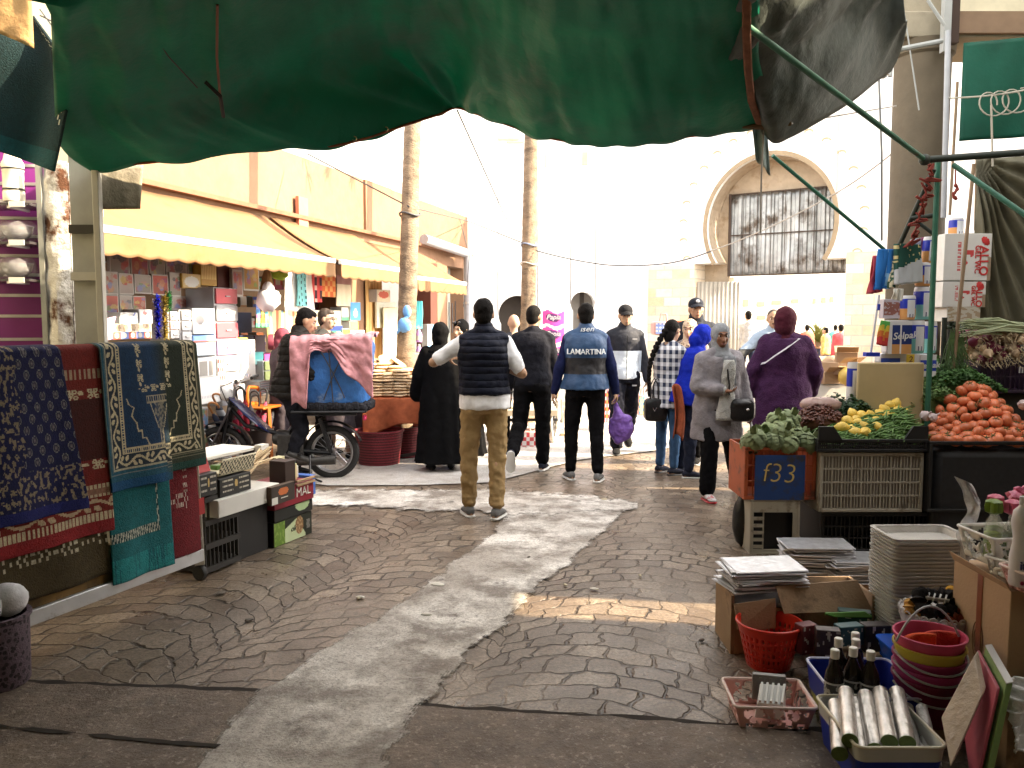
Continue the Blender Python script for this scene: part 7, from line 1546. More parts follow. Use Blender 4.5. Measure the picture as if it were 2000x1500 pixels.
def pack4(label,u0,v0,u1,v1,Y,col,txt,ts,tx=.0,tz=.45):
    t,w_,h_=pbox('paper_pack',label,'paper rolls',u0,v0,u1,v1,Y,.12,wt,col,30,24,.02)
    if txt: text(txt,ts,frame(V((w_*tx,-.006,h_*tz)),(1,0,.08),(0,0,1)),t,wt if txt!='2' else M('brown print',(.2,.1,.04)),'lettering',shear=.2,bold=.001)
pack4('four roll paper pack with white lettering on navy and orange',1735,626,1780,692,6.0,lambda i,j:(.68,.68,.7) if j<.12 or i<.16 or .5<i<.56 else ((.012,.03,.16) if j<.7 else (.55,.28,.1)),'Selpak',.07,.2,.55)
pack4('white and blue paper pack on the wooden board',1720,691,1758,711,6.05,lambda i,j:(.68,.68,.7) if j<.4 or j>.9 else (.03,.08,.5),None,0)
pack4('white paper pack with yellow numbered label on the wooden board',1758,691,1796,711,6.05,lambda i,j:(.7,.5,.05) if .3<i<.75 else (.68,.68,.7),'2',.06,.02,.45)
pack4('white and blue lettered paper pack right of the wooden board',1797,692,1828,736,6.12,lambda i,j:(.68,.68,.7) if j<.25 or j>.75 else (.02,.05,.4),'Selpak',.06,.05,.5)
# textiles hanging left of the pole
def phang(label,cat,name,q,Y,col,amp=.03,seed=0,mat=None,th=.01):
    a,b_,c,d=[P(u,v,Y) for u,v in q]; o=MB().grid(sheet(a,b_,c,d,1,1,amp,4,seed),24,24,col).build(name,mat or PR('printed cloth',r=.9),thick=th,ang=180); tag(o,label,cat); return o
phang('bright blue wrapped cloth pack hanging left of the dark green one','cloth','cloth_pack',((1716,487),(1749,487),(1745,560),(1708,566)),6.2,lambda i,j:(.02,.16,.5) if abs(i-.45-.2*j)>.03 else (.2,.4,.65),.06,1,None,.05)
phang('red cloth pack hanging behind the blue one','cloth','cloth_pack',((1708,500),(1718,500),(1716,570),(1697,574)),6.3,lambda i,j:(.35,.04,.06),.05,2,None,.04)
phang('dark green floral cloth pack with silver lower half','cloth','cloth_pack',((1750,476),(1797,478),(1795,552),(1751,556)),6.1,lambda i,j:(.5,.42,.2) if noise.noise(V((i*11,j*11,4)))>.38 and j<.5 else ((.01,.06,.045) if j<.62-.25*i else (.42,.44,.46)),.03,3,None,.05)
phang('cream and green cloth corner below the blue pack','cloth','cloth_pack',((1746,515),(1752,500),(1752,562),(1736,562)),6.15,lambda i,j:(.55,.5,.35) if noise.noise(V((i*5,j*7,4)))>0 else (.03,.08,.05),.03,4,None,.03)
phang('lace and red cloth above the dark green pack','cloth','cloth_pack',((1778,468),(1812,462),(1812,486),(1780,490)),6.2,lambda i,j:(.35,.1,.2) if i>.6 else (.4,.42,.5),.03,5)
phang('white rag hanging under the cloth packs','rag','rag',((1745,564),(1764,564),(1762,588),(1742,584)),6.0,lambda i,j:(.66,.64,.58),.03,6)
pbox('picture_pack','maroon printed pack in clear film left of the paper rolls','packet',1726,584,1764,622,6.1,.08,plastic('grey film pack',(.45,.42,.48)),lambda i,j:(.3,.12,.1) if .15<j<.85 and noise.noise(V((i*8,j*8,3)))>-.25 else (.5,.45,.5))
phang('red yellow green striped duster standing at the stall corner','duster','duster',((1722,626),(1736,628),(1728,676),(1713,672)),6.0,lambda i,j:((.1,.4,.08),(.6,.45,.05),(.55,.15,.03),(.5,.04,.04))[min(3,int(j*4+.4*sin(i*9)))],.02,7,None,.04)
mo=thing('mop','blue and white mop stick standing by the striped duster','mop',tuple(P(1700,692,6.0)),w=True)
MB().tube([P(1717,576,6.0),P(1701,688,6.0)],.009,8).build('stick',plastic('pale stick',(.6,.62,.7)),mo); MB().tube([P(1716,594,6.0),P(1715,606,6.0)],.014,8).build('grip',plastic('blue',blu),mo); MB().box(P(1702,692,6.0),(.1,.06,.03)).build('mop_head',plastic('blue',blu),mo)
t=thing('plywood_sheet','worn yellow plywood board standing on edge behind the lemons','board',tuple(P(1738,800,5.95)),w=True)
a,c=P(1676,708,5.95),P(1803,800,5.95); MB().bx(a.x,c.x,5.95,5.975,c.z-.3,a.z).build('panel',M('yellow plywood',(.47,.37,.2),r=.8,var=.1,sc=4,dirt=((.2,.13,.06),.63,5)),t,bevel=.015)
roll('white and blue roll pack standing at the left end of the wooden board',1660,708,1679,795,6.05,'w')
# sunny stall behind
MB().bx(P(1590,760,9.0).x,P(1720,760,9.0).x,9.0,9.6,0,P(1650,745,9.0).z).build('counter',wcard,st) if 0 else MB().bx(P(1590,760,9).x,P(1700,760,9).x,9.0,9.6,0,P(1650,752,9).z).build('counter',wcard,st)
MB().grid(lambda i,j:V((lerp(P(1595,740,9).x,P(1695,740,9).x,i),lerp(8.98,9.6,j),P(1650,748,9).z+.05*noise.noise(V((i*7,j*5,0)))+.05)),30,14,lambda i,j:(.5,.08,.12) if noise.noise(V((i*16,j*8,2)))>.05 else (.68,.6,.58)).build('goods_heap',PR('printed cloth',r=.9),st)
for k,(u,v,rz,w_) in enumerate(((1640,722,.5,.34),(1622,740,.2,.3),(1652,702,-.3,.22))):
    t=thing('carton',('large','flattened','small')[k]+' open brown carton on the sunny stall behind the purple robe','carton',tuple(P(u,v+8,9.1)),rz); MB().bx(-w_/2,w_/2,-.12,.12,0,.13).build('body',kraft,t,bevel=.003); 
    for s in (-1,1): MB().hexa([(-w_/2,s*.122,.13),(w_/2,s*.122,.13),(w_/2,s*.128,.13),(-w_/2,s*.128,.13),(-w_/2,s*.2,.19),(w_/2,s*.2,.19),(w_/2,s*.206,.19),(-w_/2,s*.206,.19)]).build('flap',kraft,t)
o=MB().ball(P(1655,735,8.9),(.1,.08,.1),12,8,wob=lambda p:1+.2*noise.noise(p*2)).build('yellow_bag',plastic('yellow packet')); tag(o,'yellow bag on the sunny stall beside the cartons','bag')
# ---------------------------------------------------------------- vegetable stand
def crate(label,u0,v0,u1,v1,Y,dep,mat,rows,cols,holes=.5,rz=0,group=None,rim=.02,slit=1):
    a,c=P(u0,v0,Y),P(u1,v1,Y); w_,h_=c.x-a.x,a.z-c.z; t=thing('crate',label,'crate',((a.x+c.x)/2,Y,c.z),rz,group)
    MB().bx(-w_/2,w_/2,-.006,.012,h_-rim,h_).bx(-w_/2,w_/2,-.006,.012,0,rim).bx(-w_/2,-w_/2+rim,-.0055,.012,rim+.0005,h_-rim-.0005).bx(w_/2-rim,w_/2,-.0055,.012,rim+.0005,h_-rim-.0005).build('front_frame',mat,t,bevel=.003)
    b=MB(); n=rows
    for r_ in range(n+1): z=lerp(rim,h_-rim,r_/n); b.bx(-w_/2+rim,w_/2-rim,0,.008,z-.006,z+.006)
    for k in range(cols+1):
        x=lerp(-w_/2+rim,w_/2-rim,k/cols); b.bx(x-.0055,x+.0055,.0005,.0085,rim,h_-rim)
        if k<cols and slit:
            for q in (.35,.65): xx=lerp(x,lerp(-w_/2+rim,w_/2-rim,(k+1)/cols),q); b.bx(xx-.003,xx+.003,.002,.007,rim,h_-rim)
    b.build('front_grille',mat,t)
    MB().bx(-w_/2,-w_/2+.012,.013,dep,0,h_).bx(w_/2-.012,w_/2,.013,dep,0,h_).bx(-w_/2+.013,w_/2-.013,dep-.012,dep,0,h_).bx(-w_/2+.013,w_/2-.013,.013,dep-.013,0,.012).build('tub',mat,t)
    return t,w_,h_
oc_=plastic('weathered orange crate',(.36,.075,.022),r=.55,dirt=((.12,.04,.02),.52,7)); gc_=plastic('dirty grey crate',(.36,.33,.27),r=.6,dirt=((.14,.11,.08),.55,7)); bc_=plastic('black crate plastic',(.012,.012,.013),r=.5)
t,w_,h_=crate('weathered orange crate with blue number board, holding the artichokes','x' and 1455,874,1592,976,5.55,.4,oc_,3,4)
MB().bx(-w_*.36,w_*.34,-.012,-.007,.0,h_*.86).build('number_board',M('blue board',(.012,.05,.2),r=.6,dirt=((.04,.04,.05),.5,9)),t)
text('f33',.19,frame(V((-.01,-.0135,h_*.5)),(1,0,-.06),(.05,0,1)),t,M('yellow chalk',(.6,.45,.15),r=.8),'lettering',shear=.08,bold=-.0035)
t,w_,h_=crate('low grey crate with dark opening under the orange crate','x' and 1466,974,1560,1084,5.55,.36,gc_,1,1,slit=0)
MB().bx(-w_/2+.02,w_/2-.02,-.004,.01,h_*.76,h_-.021).bx(w_*.36,w_/2-.021,-.0035,.0105,.021,h_*.758).bx(-w_/2+.021,w_/2-.021,-.0035,.0105,.021,h_*.1).build('solid_panel',gc_,t)
for k in range(5): MB().bx(-w_/2+.021,-w_*.24,-.003,.01,h_*(.12+.125*k),h_*(.12+.125*k)+.022).build('bar',gc_,t)
MB().bx(-w_*.24,-w_*.22,-.003,.01,h_*.101,h_*.758).build('bar',gc_,t); MB().bx(-w_/2+.014,w_/2-.014,.06,.07,.02,h_-.02).build('opening_shade',bc_,t)  # black panel inside the crate painted as the shade of its opening

t,w_,h_=crate('large off white crate with rows of slots in the middle of the stand',1602,884,1800,1000,5.5,.45,gc_,4,10)
MB().bx(-w_/2+.02,w_/2-.02,.014,.03,.02,h_-.02).build('lining',M('crate lining',(.24,.2,.17),r=.8),t)
crate('black crate on the ground under the off white crate',1604,1001,1815,1078,5.55,.4,bc_,3,8)
t,w_,h_=crate('black crate heaped with green beans on the off white crate',1597,858,1812,883,5.48,.5,bc_,2,16)
for s in (-1,1): MB().prism([(0,0),(.16,0),(.1,.09),(0,.09)],.02,Matrix.Translation((s*w_/2,.0 if s<0 else .02,h_-.002))@Matrix.Rotation(PI/2,4,'X')@Matrix.Diagonal((-s,1,1,1))).build('corner_lug',bc_,t)
MB().tube([(-w_/2+.02,.48,h_+.09),(-.12,.48,h_+.09),(-.02,.48,h_+.02)],.012,8).build('back_rim',bc_,t)
crate('black crate under the tomato heap',1816,862,2060,1000,5.45,.55,bc_,1,1,slit=0)[0]
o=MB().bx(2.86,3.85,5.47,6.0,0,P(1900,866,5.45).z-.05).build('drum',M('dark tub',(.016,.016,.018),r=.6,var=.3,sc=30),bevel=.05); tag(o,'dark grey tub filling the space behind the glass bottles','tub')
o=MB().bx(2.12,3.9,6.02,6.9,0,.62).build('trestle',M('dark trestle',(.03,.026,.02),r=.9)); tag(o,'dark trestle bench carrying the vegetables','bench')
# artichokes
def artichoke():
    b=MB(); b.ball((0,0,.055),(.05,.05,.05),10,8)
    for ring in range(7):
        f=ring/6; n=10-ring; el=lerp(-.5,1.25,f)
        for k in range(n):
            a=2*PI*(k+.5*(ring%2))/n; d=V((cos(a)*cos(el),sin(a)*cos(el),sin(el))); s_=V((-sin(a),cos(a),0)); u_=d.cross(s_)*-1
            p=V((0,0,.055))+d*.048; up=(u_*1.0+d*.2).normalized() if el<1 else V((0,0,1))
            w2=.023*(1.1-.4*f); L=.036
            b.add([p-s_*w2-up*.02,p+s_*w2-up*.02,p+s_*w2*1.1+up*L*.4+d*.012,p+up*L+d*.008,p-s_*w2*1.1+up*L*.4+d*.012,p+d*.016+up*.01],[(0,1,5),(1,2,5),(2,3,5),(3,4,5),(4,0,5)])
    o=b.build('artichoke',M('artichoke green',(.2,.25,.12),rv=.2,r=.7,var=.3,sc=16,bump=.2,bs=60),ang=180)
    return o
art=artichoke(); tag(art,'grey green artichoke in the heap on the orange crate','artichoke','artichokes heaped on the orange crate')
zt_=P(1520,876,5.6).z
spots=[(1478,858,5.6),(1508,862,5.58),(1541,866,5.58),(1572,862,5.6),(1466,868,5.62),(1488,850,5.72),(1520,842,5.66),(1553,848,5.68),(1505,838,5.74),(1532,834,5.72),(1562,850,5.8),(1516,822,5.78),(1534,818,5.8),(1549,838,5.74),(1590,866,5.66)]
for k,(u,v,Y) in enumerate(spots):
    o=art if k==0 else dup(art); o.location=P(u,v,Y)-V((0,0,.055)); o.rotation_euler=(rnd(-.9,.4),rnd(-.6,.6),rnd(0,6)); o.scale=(rnd(.98,1.18),)*3
# lemons
lem=MB().lathe([(0,-.046),(.008,-.044),(.014,-.036),(.026,-.026),(.034,-.008),(.034,.008),(.026,.026),(.014,.036),(.009,.045),(0,.047)],n=14).build('lemon',M('lemon skin',(.72,.5,.09),rv=.15,r=.45,var=.15,sc=9,bump=.25,bs=70),ang=180); tag(lem,'yellow lemon in the heap in front of the wooden board','lemon','lemons heaped before the wooden board')
k=0
for (u,v,Y) in [(1645,835,5.65),(1664,838,5.66),(1688,834,5.64),(1655,822,5.75),(1672,820,5.74),(1693,826,5.7),(1710,824,5.7),(1682,812,5.8),(1665,808,5.82),(1700,812,5.78),(1720,810,5.76),(1728,802,5.8),(1745,806,5.8),(1738,792,5.85),(1749,790,5.86),(1752,800,5.84),(1765,808,5.85),(1733,814,5.72),(1712,834,5.62),(1690,845,5.58),(1672,846,5.6),(1676,826,5.7),(1745,816,5.72)]:
    o=lem if k==0 else dup(lem); k+=1; o.location=P(u,v,Y); o.rotation_euler=(rnd(0,6),rnd(0,6),rnd(0,6)); o.scale=(rnd(.95,1.2),)*3
# beans: one heap nobody would count
b=MB(); bx0,bx1=P(1625,880,5.5).x,P(1812,880,5.5).x
for i in range(900):
    s=rnd(0,1); d=rnd(0,1); x=lerp(bx0,bx1,s); y=5.5+.42*d; h_=P(1700,872,5.5).z+.26*(.3+.7*s)*sin(min(1,d*1.15+.12)*PI*.62)*math.sin(min(1,(1.02-s)*5)*PI/2)-.01; a=rnd(-.5,.9)+.3; L=rnd(.05,.085); dv=V((cos(a),sin(a)*.7,rnd(-.1,.45)))*L; p=V((x,y,h_+rnd(-.02,.012))); b.tube([p-dv,p-dv*.3+V((0,0,rnd(.0,.012))),p+dv*.4,p+dv],[.003,.0065,.0065,.003],5)
b.grid(lambda i,j:V((lerp(bx0,bx1,i),5.5+.42*j,P(1700,872,5.5).z-.03+.26*(.3+.7*i)*sin(min(1,j*1.15+.12)*PI*.62)*math.sin(min(1,(1.02-i)*5)*PI/2))),20,14)
o=b.build('green_beans',M('bean green',(.1,.2,.05),r=.45,var=.4,sc=22),ang=180); struct(o,'stuff','heap of slim green beans in the black crate','beans')
# tomatoes
def tomato():
    t=thing('tomato','red orange ribbed tomato in the big heap on the black crate','tomato',(0,0,0),0,'tomatoes heaped on the black crate')
    MB().ball((0,0,0),(.043,.043,.033),16,10,wob=lambda p:1+.045*cos(math.atan2(p.y,p.x)*6)*(1-abs(p.z)*.5)-.12*max(0,p.z-.86)*6).build('flesh',M('tomato skin',(.6,.17,.075),r=.28,var=.25,sc=12,rv=.22),t,ang=180)
    b=MB()
    for k in range(5): a=2*PI*k/5; b.tube([(0,0,.028),(.012*cos(a),.012*sin(a),.031),(.022*cos(a),.022*sin(a),.033)],[.003,.003,.001],5)
    b.tube([(0,0,.026),(0,0,.036)],.003,5); b.build('stalk',M('stalk green',(.06,.09,.02)),t); return t
tom=tomato(); k=0
base=P(1900,862,5.5).z; x0,x1=P(1825,860,5.5).x,P(2040,860,5.5).x
for row in range(7):
    y=5.5+.075*row; n=11-row//2
    for i in range(n):
        s=(i+.5*(row%2)+.25)/n; x=lerp(x0+.03*row,x1,s); sl=math.exp(-((x-lerp(x0,x1,.66))/.25)**2); z=base+.0+row*.056*(.1+.9*sl)+rnd(-.012,.016)
        o=tom if k==0 else dup(tom); k+=1; o.location=(x+rnd(-.012,.012),y+rnd(-.01,.01),z); o.rotation_euler=(rnd(-1.3,.5),rnd(-.7,.7),rnd(0,6)); o.scale=(rnd(.92,1.22),)*3
for (u,v) in ((1905,772),(1922,764),(1895,782),(1935,772),(1950,786),(1965,800),(1880,790)):
    o=dup(tom); q=P(u,v,5.95); o.location=q; o.rotation_euler=(rnd(-1.2,.5),rnd(-.7,.7),rnd(0,6)); o.scale=(rnd(1.05,1.3),)*3
MB().bx(x0,x1,5.5,6.0,base-.2,base-.02).build('crate_floor',bc_,tom) if 0 else None
# greens
def leafy(label,u0,v0,u1,v1,Y,dep,n,c,sz,cat='herbs',seed=0):
    b=MB(); a,e=P(u0,v0,Y),P(u1,v1,Y); cx_,rx_=(a.x+e.x)/2,(e.x-a.x)/2; h_=a.z-e.z; r=random.Random(seed)
    for i in range(n):
        s=r.uniform(-1,1); d=r.uniform(0,1); top=h_*max(.1,(1-s*s))**.6*(.5+.5*d)+.02
        p=V((cx_+s*rx_,Y+dep*d,e.z+top*r.uniform(.55,1.05))); a_=r.uniform(0,2*PI); t_=V((cos(a_),sin(a_)*.7-.4,r.uniform(-.3,.6))).normalized()*sz*r.uniform(.6,1.3); w2=t_.cross(V((r.uniform(-1,1),r.uniform(-1,1),1))).normalized()*sz*.42
        b.add([p-t_*.5,p+w2*.8,p+t_*.5,p-w2*.8,p+t_*.1+V((0,0,sz*.12))],[(0,1,4),(1,2,4),(2,3,4),(3,0,4)])
    b.ball((cx_,Y+dep*.6,e.z),(rx_*.85,dep*.45,h_*.75),14,8); o=b.build('herb_heap',M('herb green %d'%seed,c,r=.55,var=.55,sc=9),smooth=False); struct(o,'stuff',label,cat)
leafy('dark parsley heap below the onions','x' and 1800,704,1968,775,6.05,.4,3200,(.07,.17,.04),.035,seed=1)
leafy('pale coriander heap left behind the tomatoes',1772,728,1896,812,5.95,.35,2600,(.15,.26,.08),.03,seed=2)
leafy('small dark herb bunch between the date bag and the board',1625,778,1690,830,5.95,.3,900,(.03,.07,.03),.03,seed=3)
leafy('dark leaf bunch in front of the wooden board',1668,780,1706,812,5.85,.2,500,(.03,.07,.025),.03,seed=4)
leafy('dark greens at the back of the stall above the onions',1880,612,2080,650,6.9,.3,1400,(.02,.045,.015),.05,seed=5)
# bag of dates
b=MB(); c=P(1600,815,5.9)
for i in range(420):
    a=rnd(0,2*PI); q=rnd(0,1)**.5; x,y=q*cos(a)*.17,q*sin(a)*.15; b.ball(c+V((x,y,.1*(1-q*q)+rnd(-.02,.02)-.02)),(.013,.013,.011),6,5)
b.ball(c+V((0,0,-.04)),(.17,.15,.1),12,8); o=b.build('dried_dates',M('date brown',(.1,.03,.018),r=.4,var=.4,sc=30),ang=180); struct(o,'stuff','heap of dark dried dates behind the artichokes','dates')
o=MB().ball(P(1602,790,5.98),(.15,.09,.055),16,10,wob=lambda p:1+.2*noise.noise(p*3)).build('film_bag',M('date bag film',(.45,.3,.27),r=.2,alpha=.75,var=.4,sc=12,bump=.5,bs=18)); tag(o,'clear film bag of brown nuts lying on the dates','bag')
o=MB().ball(P(1572,822,5.95),(.09,.07,.06),12,8,wob=lambda p:1+.25*noise.noise(p*3)).build('white_sack',M('white film bag')); tag(o,'white sack edge behind the artichokes','sack')
o=MB().bx(P(1580,848,5.8).x,P(1632,848,5.8).x,5.8,6.1,.55,P(1600,842,5.8).z).build('green_crate',plastic('dark green crate',(.012,.05,.02)),bevel=.006); tag(o,'dark green crate holding the dates','crate')
for k,(u,v,Y,r_) in enumerate(((1808,812,5.75,.04),(1822,815,5.72,.035),(2000,790,5.7,.04))):
    g_=MB().lathe([(0,-r_*.8),(r_*.8,-r_*.6),(r_,-.1*r_),(r_*.7,.5*r_),(r_*.2,.9*r_),(r_*.12,1.5*r_),(0,1.6*r_)],n=16,wob=lambda a,i:1+.06*cos(a*8)).build('garlic_bulb',M('garlic skin',(.55,.45,.45),r=.6,var=.25,sc=18)); g_.location=P(u,v,Y); g_.rotation_euler=(.9,.4,k); tag(g_,('pale garlic bulb at the left foot of the tomatoes','smaller garlic bulb beside the tomatoes','garlic bulb at the right edge of the tomatoes')[k],'garlic')
# onions with stalks
on=MB().lathe([(0,-.036),(.02,-.032),(.038,-.008),(.036,.012),(.02,.03),(.008,.042),(.005,.06),(0,.062)],n=14).build('onion',M('purple onion',(.15,.02,.05),r=.35,var=.4,sc=10)); tag(on,'purple red onion hanging in the big bunch','onion','onions in the hanging bunch')
on2=MB().lathe([(0,-.034),(.02,-.03),(.036,-.008),(.034,.012),(.018,.03),(.008,.042),(.005,.07),(0,.072)],n=14,wob=lambda a,i:1+.05*sin(a*5)).build('onion',M('straw onion',(.42,.3,.19),rv=.35,r=.6,var=.4,sc=12)); tag(on2,'straw coloured papery onion hanging in the big bunch','onion','papery onions in the hanging bunch')
for i in range(74):
    u=rnd(1885,2030); v=rnd(650,706)-12*((u-1885)/140); o=(on if i%4==0 else on2) if i<0 else dup(on if i%4==0 else on2); o.location=P(u,v,6.35+rnd(-.08,.08)); o.rotation_euler=(rnd(0,6),rnd(0,6),0); o.scale=(rnd(.8,1.25),)*3
on.location=P(1900,668,6.22); on.rotation_euler=(1,.5,0); on2.location=P(1930,690,6.22); on2.rotation_euler=(2,.5,0)
b=MB()
for i in range(700):
    u=rnd(1885,2030); v=rnd(648,715); p=P(u,v,6.27+rnd(-.05,.05)); d=V((rnd(-1,1),rnd(-1,.2),rnd(-1.3,.3)))*.035; s_=V((.004,0,.002)); b.add([p-s_,p+s_,p+d],[(0,1,2)])
o=b.build('onion_roots',M('dry root',(.45,.36,.22),r=.9),smooth=False); struct(o,'stuff','dry roots and skins among the hanging onions','roots')
b=MB()
for i in range(46):
    e=P(rnd(1950,2040),rnd(632,655),6.3); a=P(rnd(1872,1905),rnd(622,660),6.15); m_=lerp(a,e,.5)+V((0,0,rnd(.0,.05))); b.tube([a,m_,e],[.003,.007,.008],5)
o=b.build('onion_stalks',M('pale stalk',(.42,.48,.3),r=.5,var=.3)); struct(o,'stuff','long pale green onion stalks lying over the bunch','stalks')
b=MB()
for i in range(60):
    a=P(rnd(1856,1885),rnd(640,670),6.2); b.tube([a,a+V((rnd(-.05,.05),0,-.12)),a+V((rnd(-.1,.1),rnd(-.05,.05),-rnd(.2,.34)))],[.004,.004,.001],4)
o=b.build('hanging_chives',M('chive green',(.07,.13,.04),r=.6,var=.4)); struct(o,'stuff','thin green chives hanging beside the green pole','chives')
t,w_,h_=crate('dark purple crate under the onion bunch with white marks',1915,704,2060,768,6.3,.3,plastic('dark purple crate',(.03,.015,.035)),2,5)
for k in range(5): MB().bx(.0+k*.022,.012+k*.022,-.012,-.009,h_*.62,h_*.8).build('white_mark',wc,t)
o=MB().bx(3.6,4.4,6.35,6.9,0,P(1960,770,6.3).z).build('bench',M('dark trestle')); tag(o,'dark bench under the purple crate','bench')
q=P(1452,960,5.75); o=MB().ball((q.x,q.y,.19),(.075,.07,.19),14,10,wob=lambda p:1+.1*noise.noise(p*2)).build('black_sack',M('black leather')); tag(o,'black sack standing on the paving left of the grey crate','sack')
o=MB().tube([P(1440,800,5.9),P(1440,1,5.9)*0+V((P(1452,900,5.9).x,5.9,.0))],.01,6).build('thin_post',dkp) if 0 else None
# ---------------------------------------------------------------- right foreground goods
foil=M('foil board',(.6,.61,.64),r=.28,metal=.75,var=.25,sc=18,bump=.2,bs=30)
wcb=M('white board edge',(.66,.66,.7),r=.5)
bxq=thing('carton','scuffed brown open carton with foil lids on top','carton',(1.4,4.2,0),w=True)
krf=M('scuffed cardboard',(.3,.2,.12),r=.85,var=.2,sc=4,bump=.15,dirt=((.1,.065,.04),.6,4))
b=MB(); b.bx(1.06,1.075,3.86,4.16,0,.29); b.bx(1.076,1.74,3.86,3.872,0,.23); b.bx(1.741,1.755,3.86,4.16,0,.29); b.bx(1.076,1.74,4.148,4.16,0,.29); b.bx(1.076,1.74,3.873,4.147,0,.012); b.build('body',krf,bxq)
MB().hexa([(1.3,3.81,.22),(1.74,3.85,.22),(1.74,3.859,.22),(1.3,3.82,.22),(1.28,3.88,.33),(1.7,3.94,.34),(1.7,3.95,.34),(1.28,3.89,.33)]).build('flap',krf,bxq)
MB().hexa([(1.08,3.81,.14),(1.27,3.83,.14),(1.27,3.84,.14),(1.08,3.82,.14),(1.07,3.85,.25),(1.27,3.85,.28),(1.27,3.858,.28),(1.07,3.858,.25)]).build('flap',krf,bxq)
o=MB().bx(1.09,1.73,3.88,4.14,.02,.24).build('foil_stack',wcb); o.parent=bxq; o.matrix_parent_inverse=Matrix.Translation(-bxq.location)
o=MB().bx(1.6,2.25,4.58,4.95,0,.1).build('carton',krf); tag(o,'low dark carton under the rear pile of foil boards','carton')
lid=thing('foil_board','silver foil lined board lid in the stacks on the scuffed carton','foil board',(0,0,0),0,'foil lids stacked on the scuffed carton')
MB().box((0,0,0),(.36,.25,.004)).build('board',wcb,lid); MB().box((0,0,.0032),(.35,.24,.002)).build('foil_face',foil,lid)
k=0
for (cx_,cy_,z0,n,rz) in ((1.25,4.02,.29,13,.1),(1.8,4.78,.11,22,-.08),(2.02,4.7,.11,15,.02)):
    for i in range(n):
        o=lid if k==0 else dup(lid); k+=1; o.location=(cx_+rnd(-.03,.03),cy_+rnd(-.025,.025),z0+i*.0085+.004); o.rotation_euler=(rnd(-.02,.02),rnd(-.025,.025),rz+rnd(-.16,.16))
# nested tray tower
tx,ty=P(1800,1100,3.8).x,3.82
pet=M('clear tray plastic',(.62,.6,.57),r=.18,var=.1,alpha=.93,bump=.25,bs=90)
tr=thing('tray','clear rectangular plastic tray in the tall nested tower','tray',(tx,ty,.0),.02,'clear trays nested in a tower')
def rr(w_,d_,r_,z,n=6): return [V((sx*(w_-r_)+r_*cos(a),sy*(d_-r_)+r_*sin(a),z)) for sx,sy,a0 in ((1,1,0),(-1,1,PI/2),(-1,-1,PI),(1,-1,1.5*PI)) for a in [a0+PI/2*i/(n-1) for i in range(n)]]
def ringmesh(b,rings,cap=True):
    n=len(rings[0]); b.add([p for r_ in rings for p in r_],[(i*n+k,i*n+(k+1)%n,(i+1)*n+(k+1)%n,(i+1)*n+k) for i in range(len(rings)-1) for k in range(n)]+([tuple(range(n))[::-1]] if cap else [])); return b
ringmesh(MB(),[rr(.165,.115,.03,-.03),rr(.172,.122,.03,-.002),rr(.187,.137,.034,0),rr(.188,.138,.034,-.004),rr(.19,.14,.034,.003),rr(.172,.122,.03,.003)]).build('tray_body',pet,tr)
NT_=34
for i in range(NT_):
    o=tr if i==0 else dup(tr); o.location=(tx+rnd(-.003,.003),ty+rnd(-.003,.003),.045+i*.0172); o.rotation_euler=(0,0,.02+rnd(-.012,.012))
# red bin
q=G(1514,1316)+V((0,.1,0)); t=thing('waste_bin','red plastic bin with slotted sides','bin',tuple(q)); rp_=plastic('red plastic',(.56,.03,.015),r=.3)
Hb=P(1514,1214,q.y).z; R0,R1=.098,.146
def binside(i,j): a=2*PI*i; r_=lerp(R1,R0,j); return V((r_*cos(a),r_*sin(a),lerp(Hb,0.0,j)))
b=MB(); NU,NV=96,30; vs=[binside(i/NU,j/NV) for j in range(NV+1) for i in range(NU)]
def hole(i,j): 
    rowh=(j%5); return 4<j<27 and rowh in (1,2,3) and (i%3)==1 and (j//5)%2<2 and not (6<j<0)
b.add(vs,[(j*NU+i,j*NU+(i+1)%NU,(j+1)*NU+(i+1)%NU,(j+1)*NU+i) for j in range(NV) for i in range(NU) if not hole(i,j)]); b.build('slotted_wall',rp_,t,thick=.004,ang=180)
MB().lathe([(0,.004),(R0,.004)],n=40).build('bottom',rp_,t); MB().tube([V((R1*1.02*cos(a),R1*1.02*sin(a),Hb)) for a in [2*PI*i/48 for i in range(48)]],.007,8,closed=True).build('rim',rp_,t)
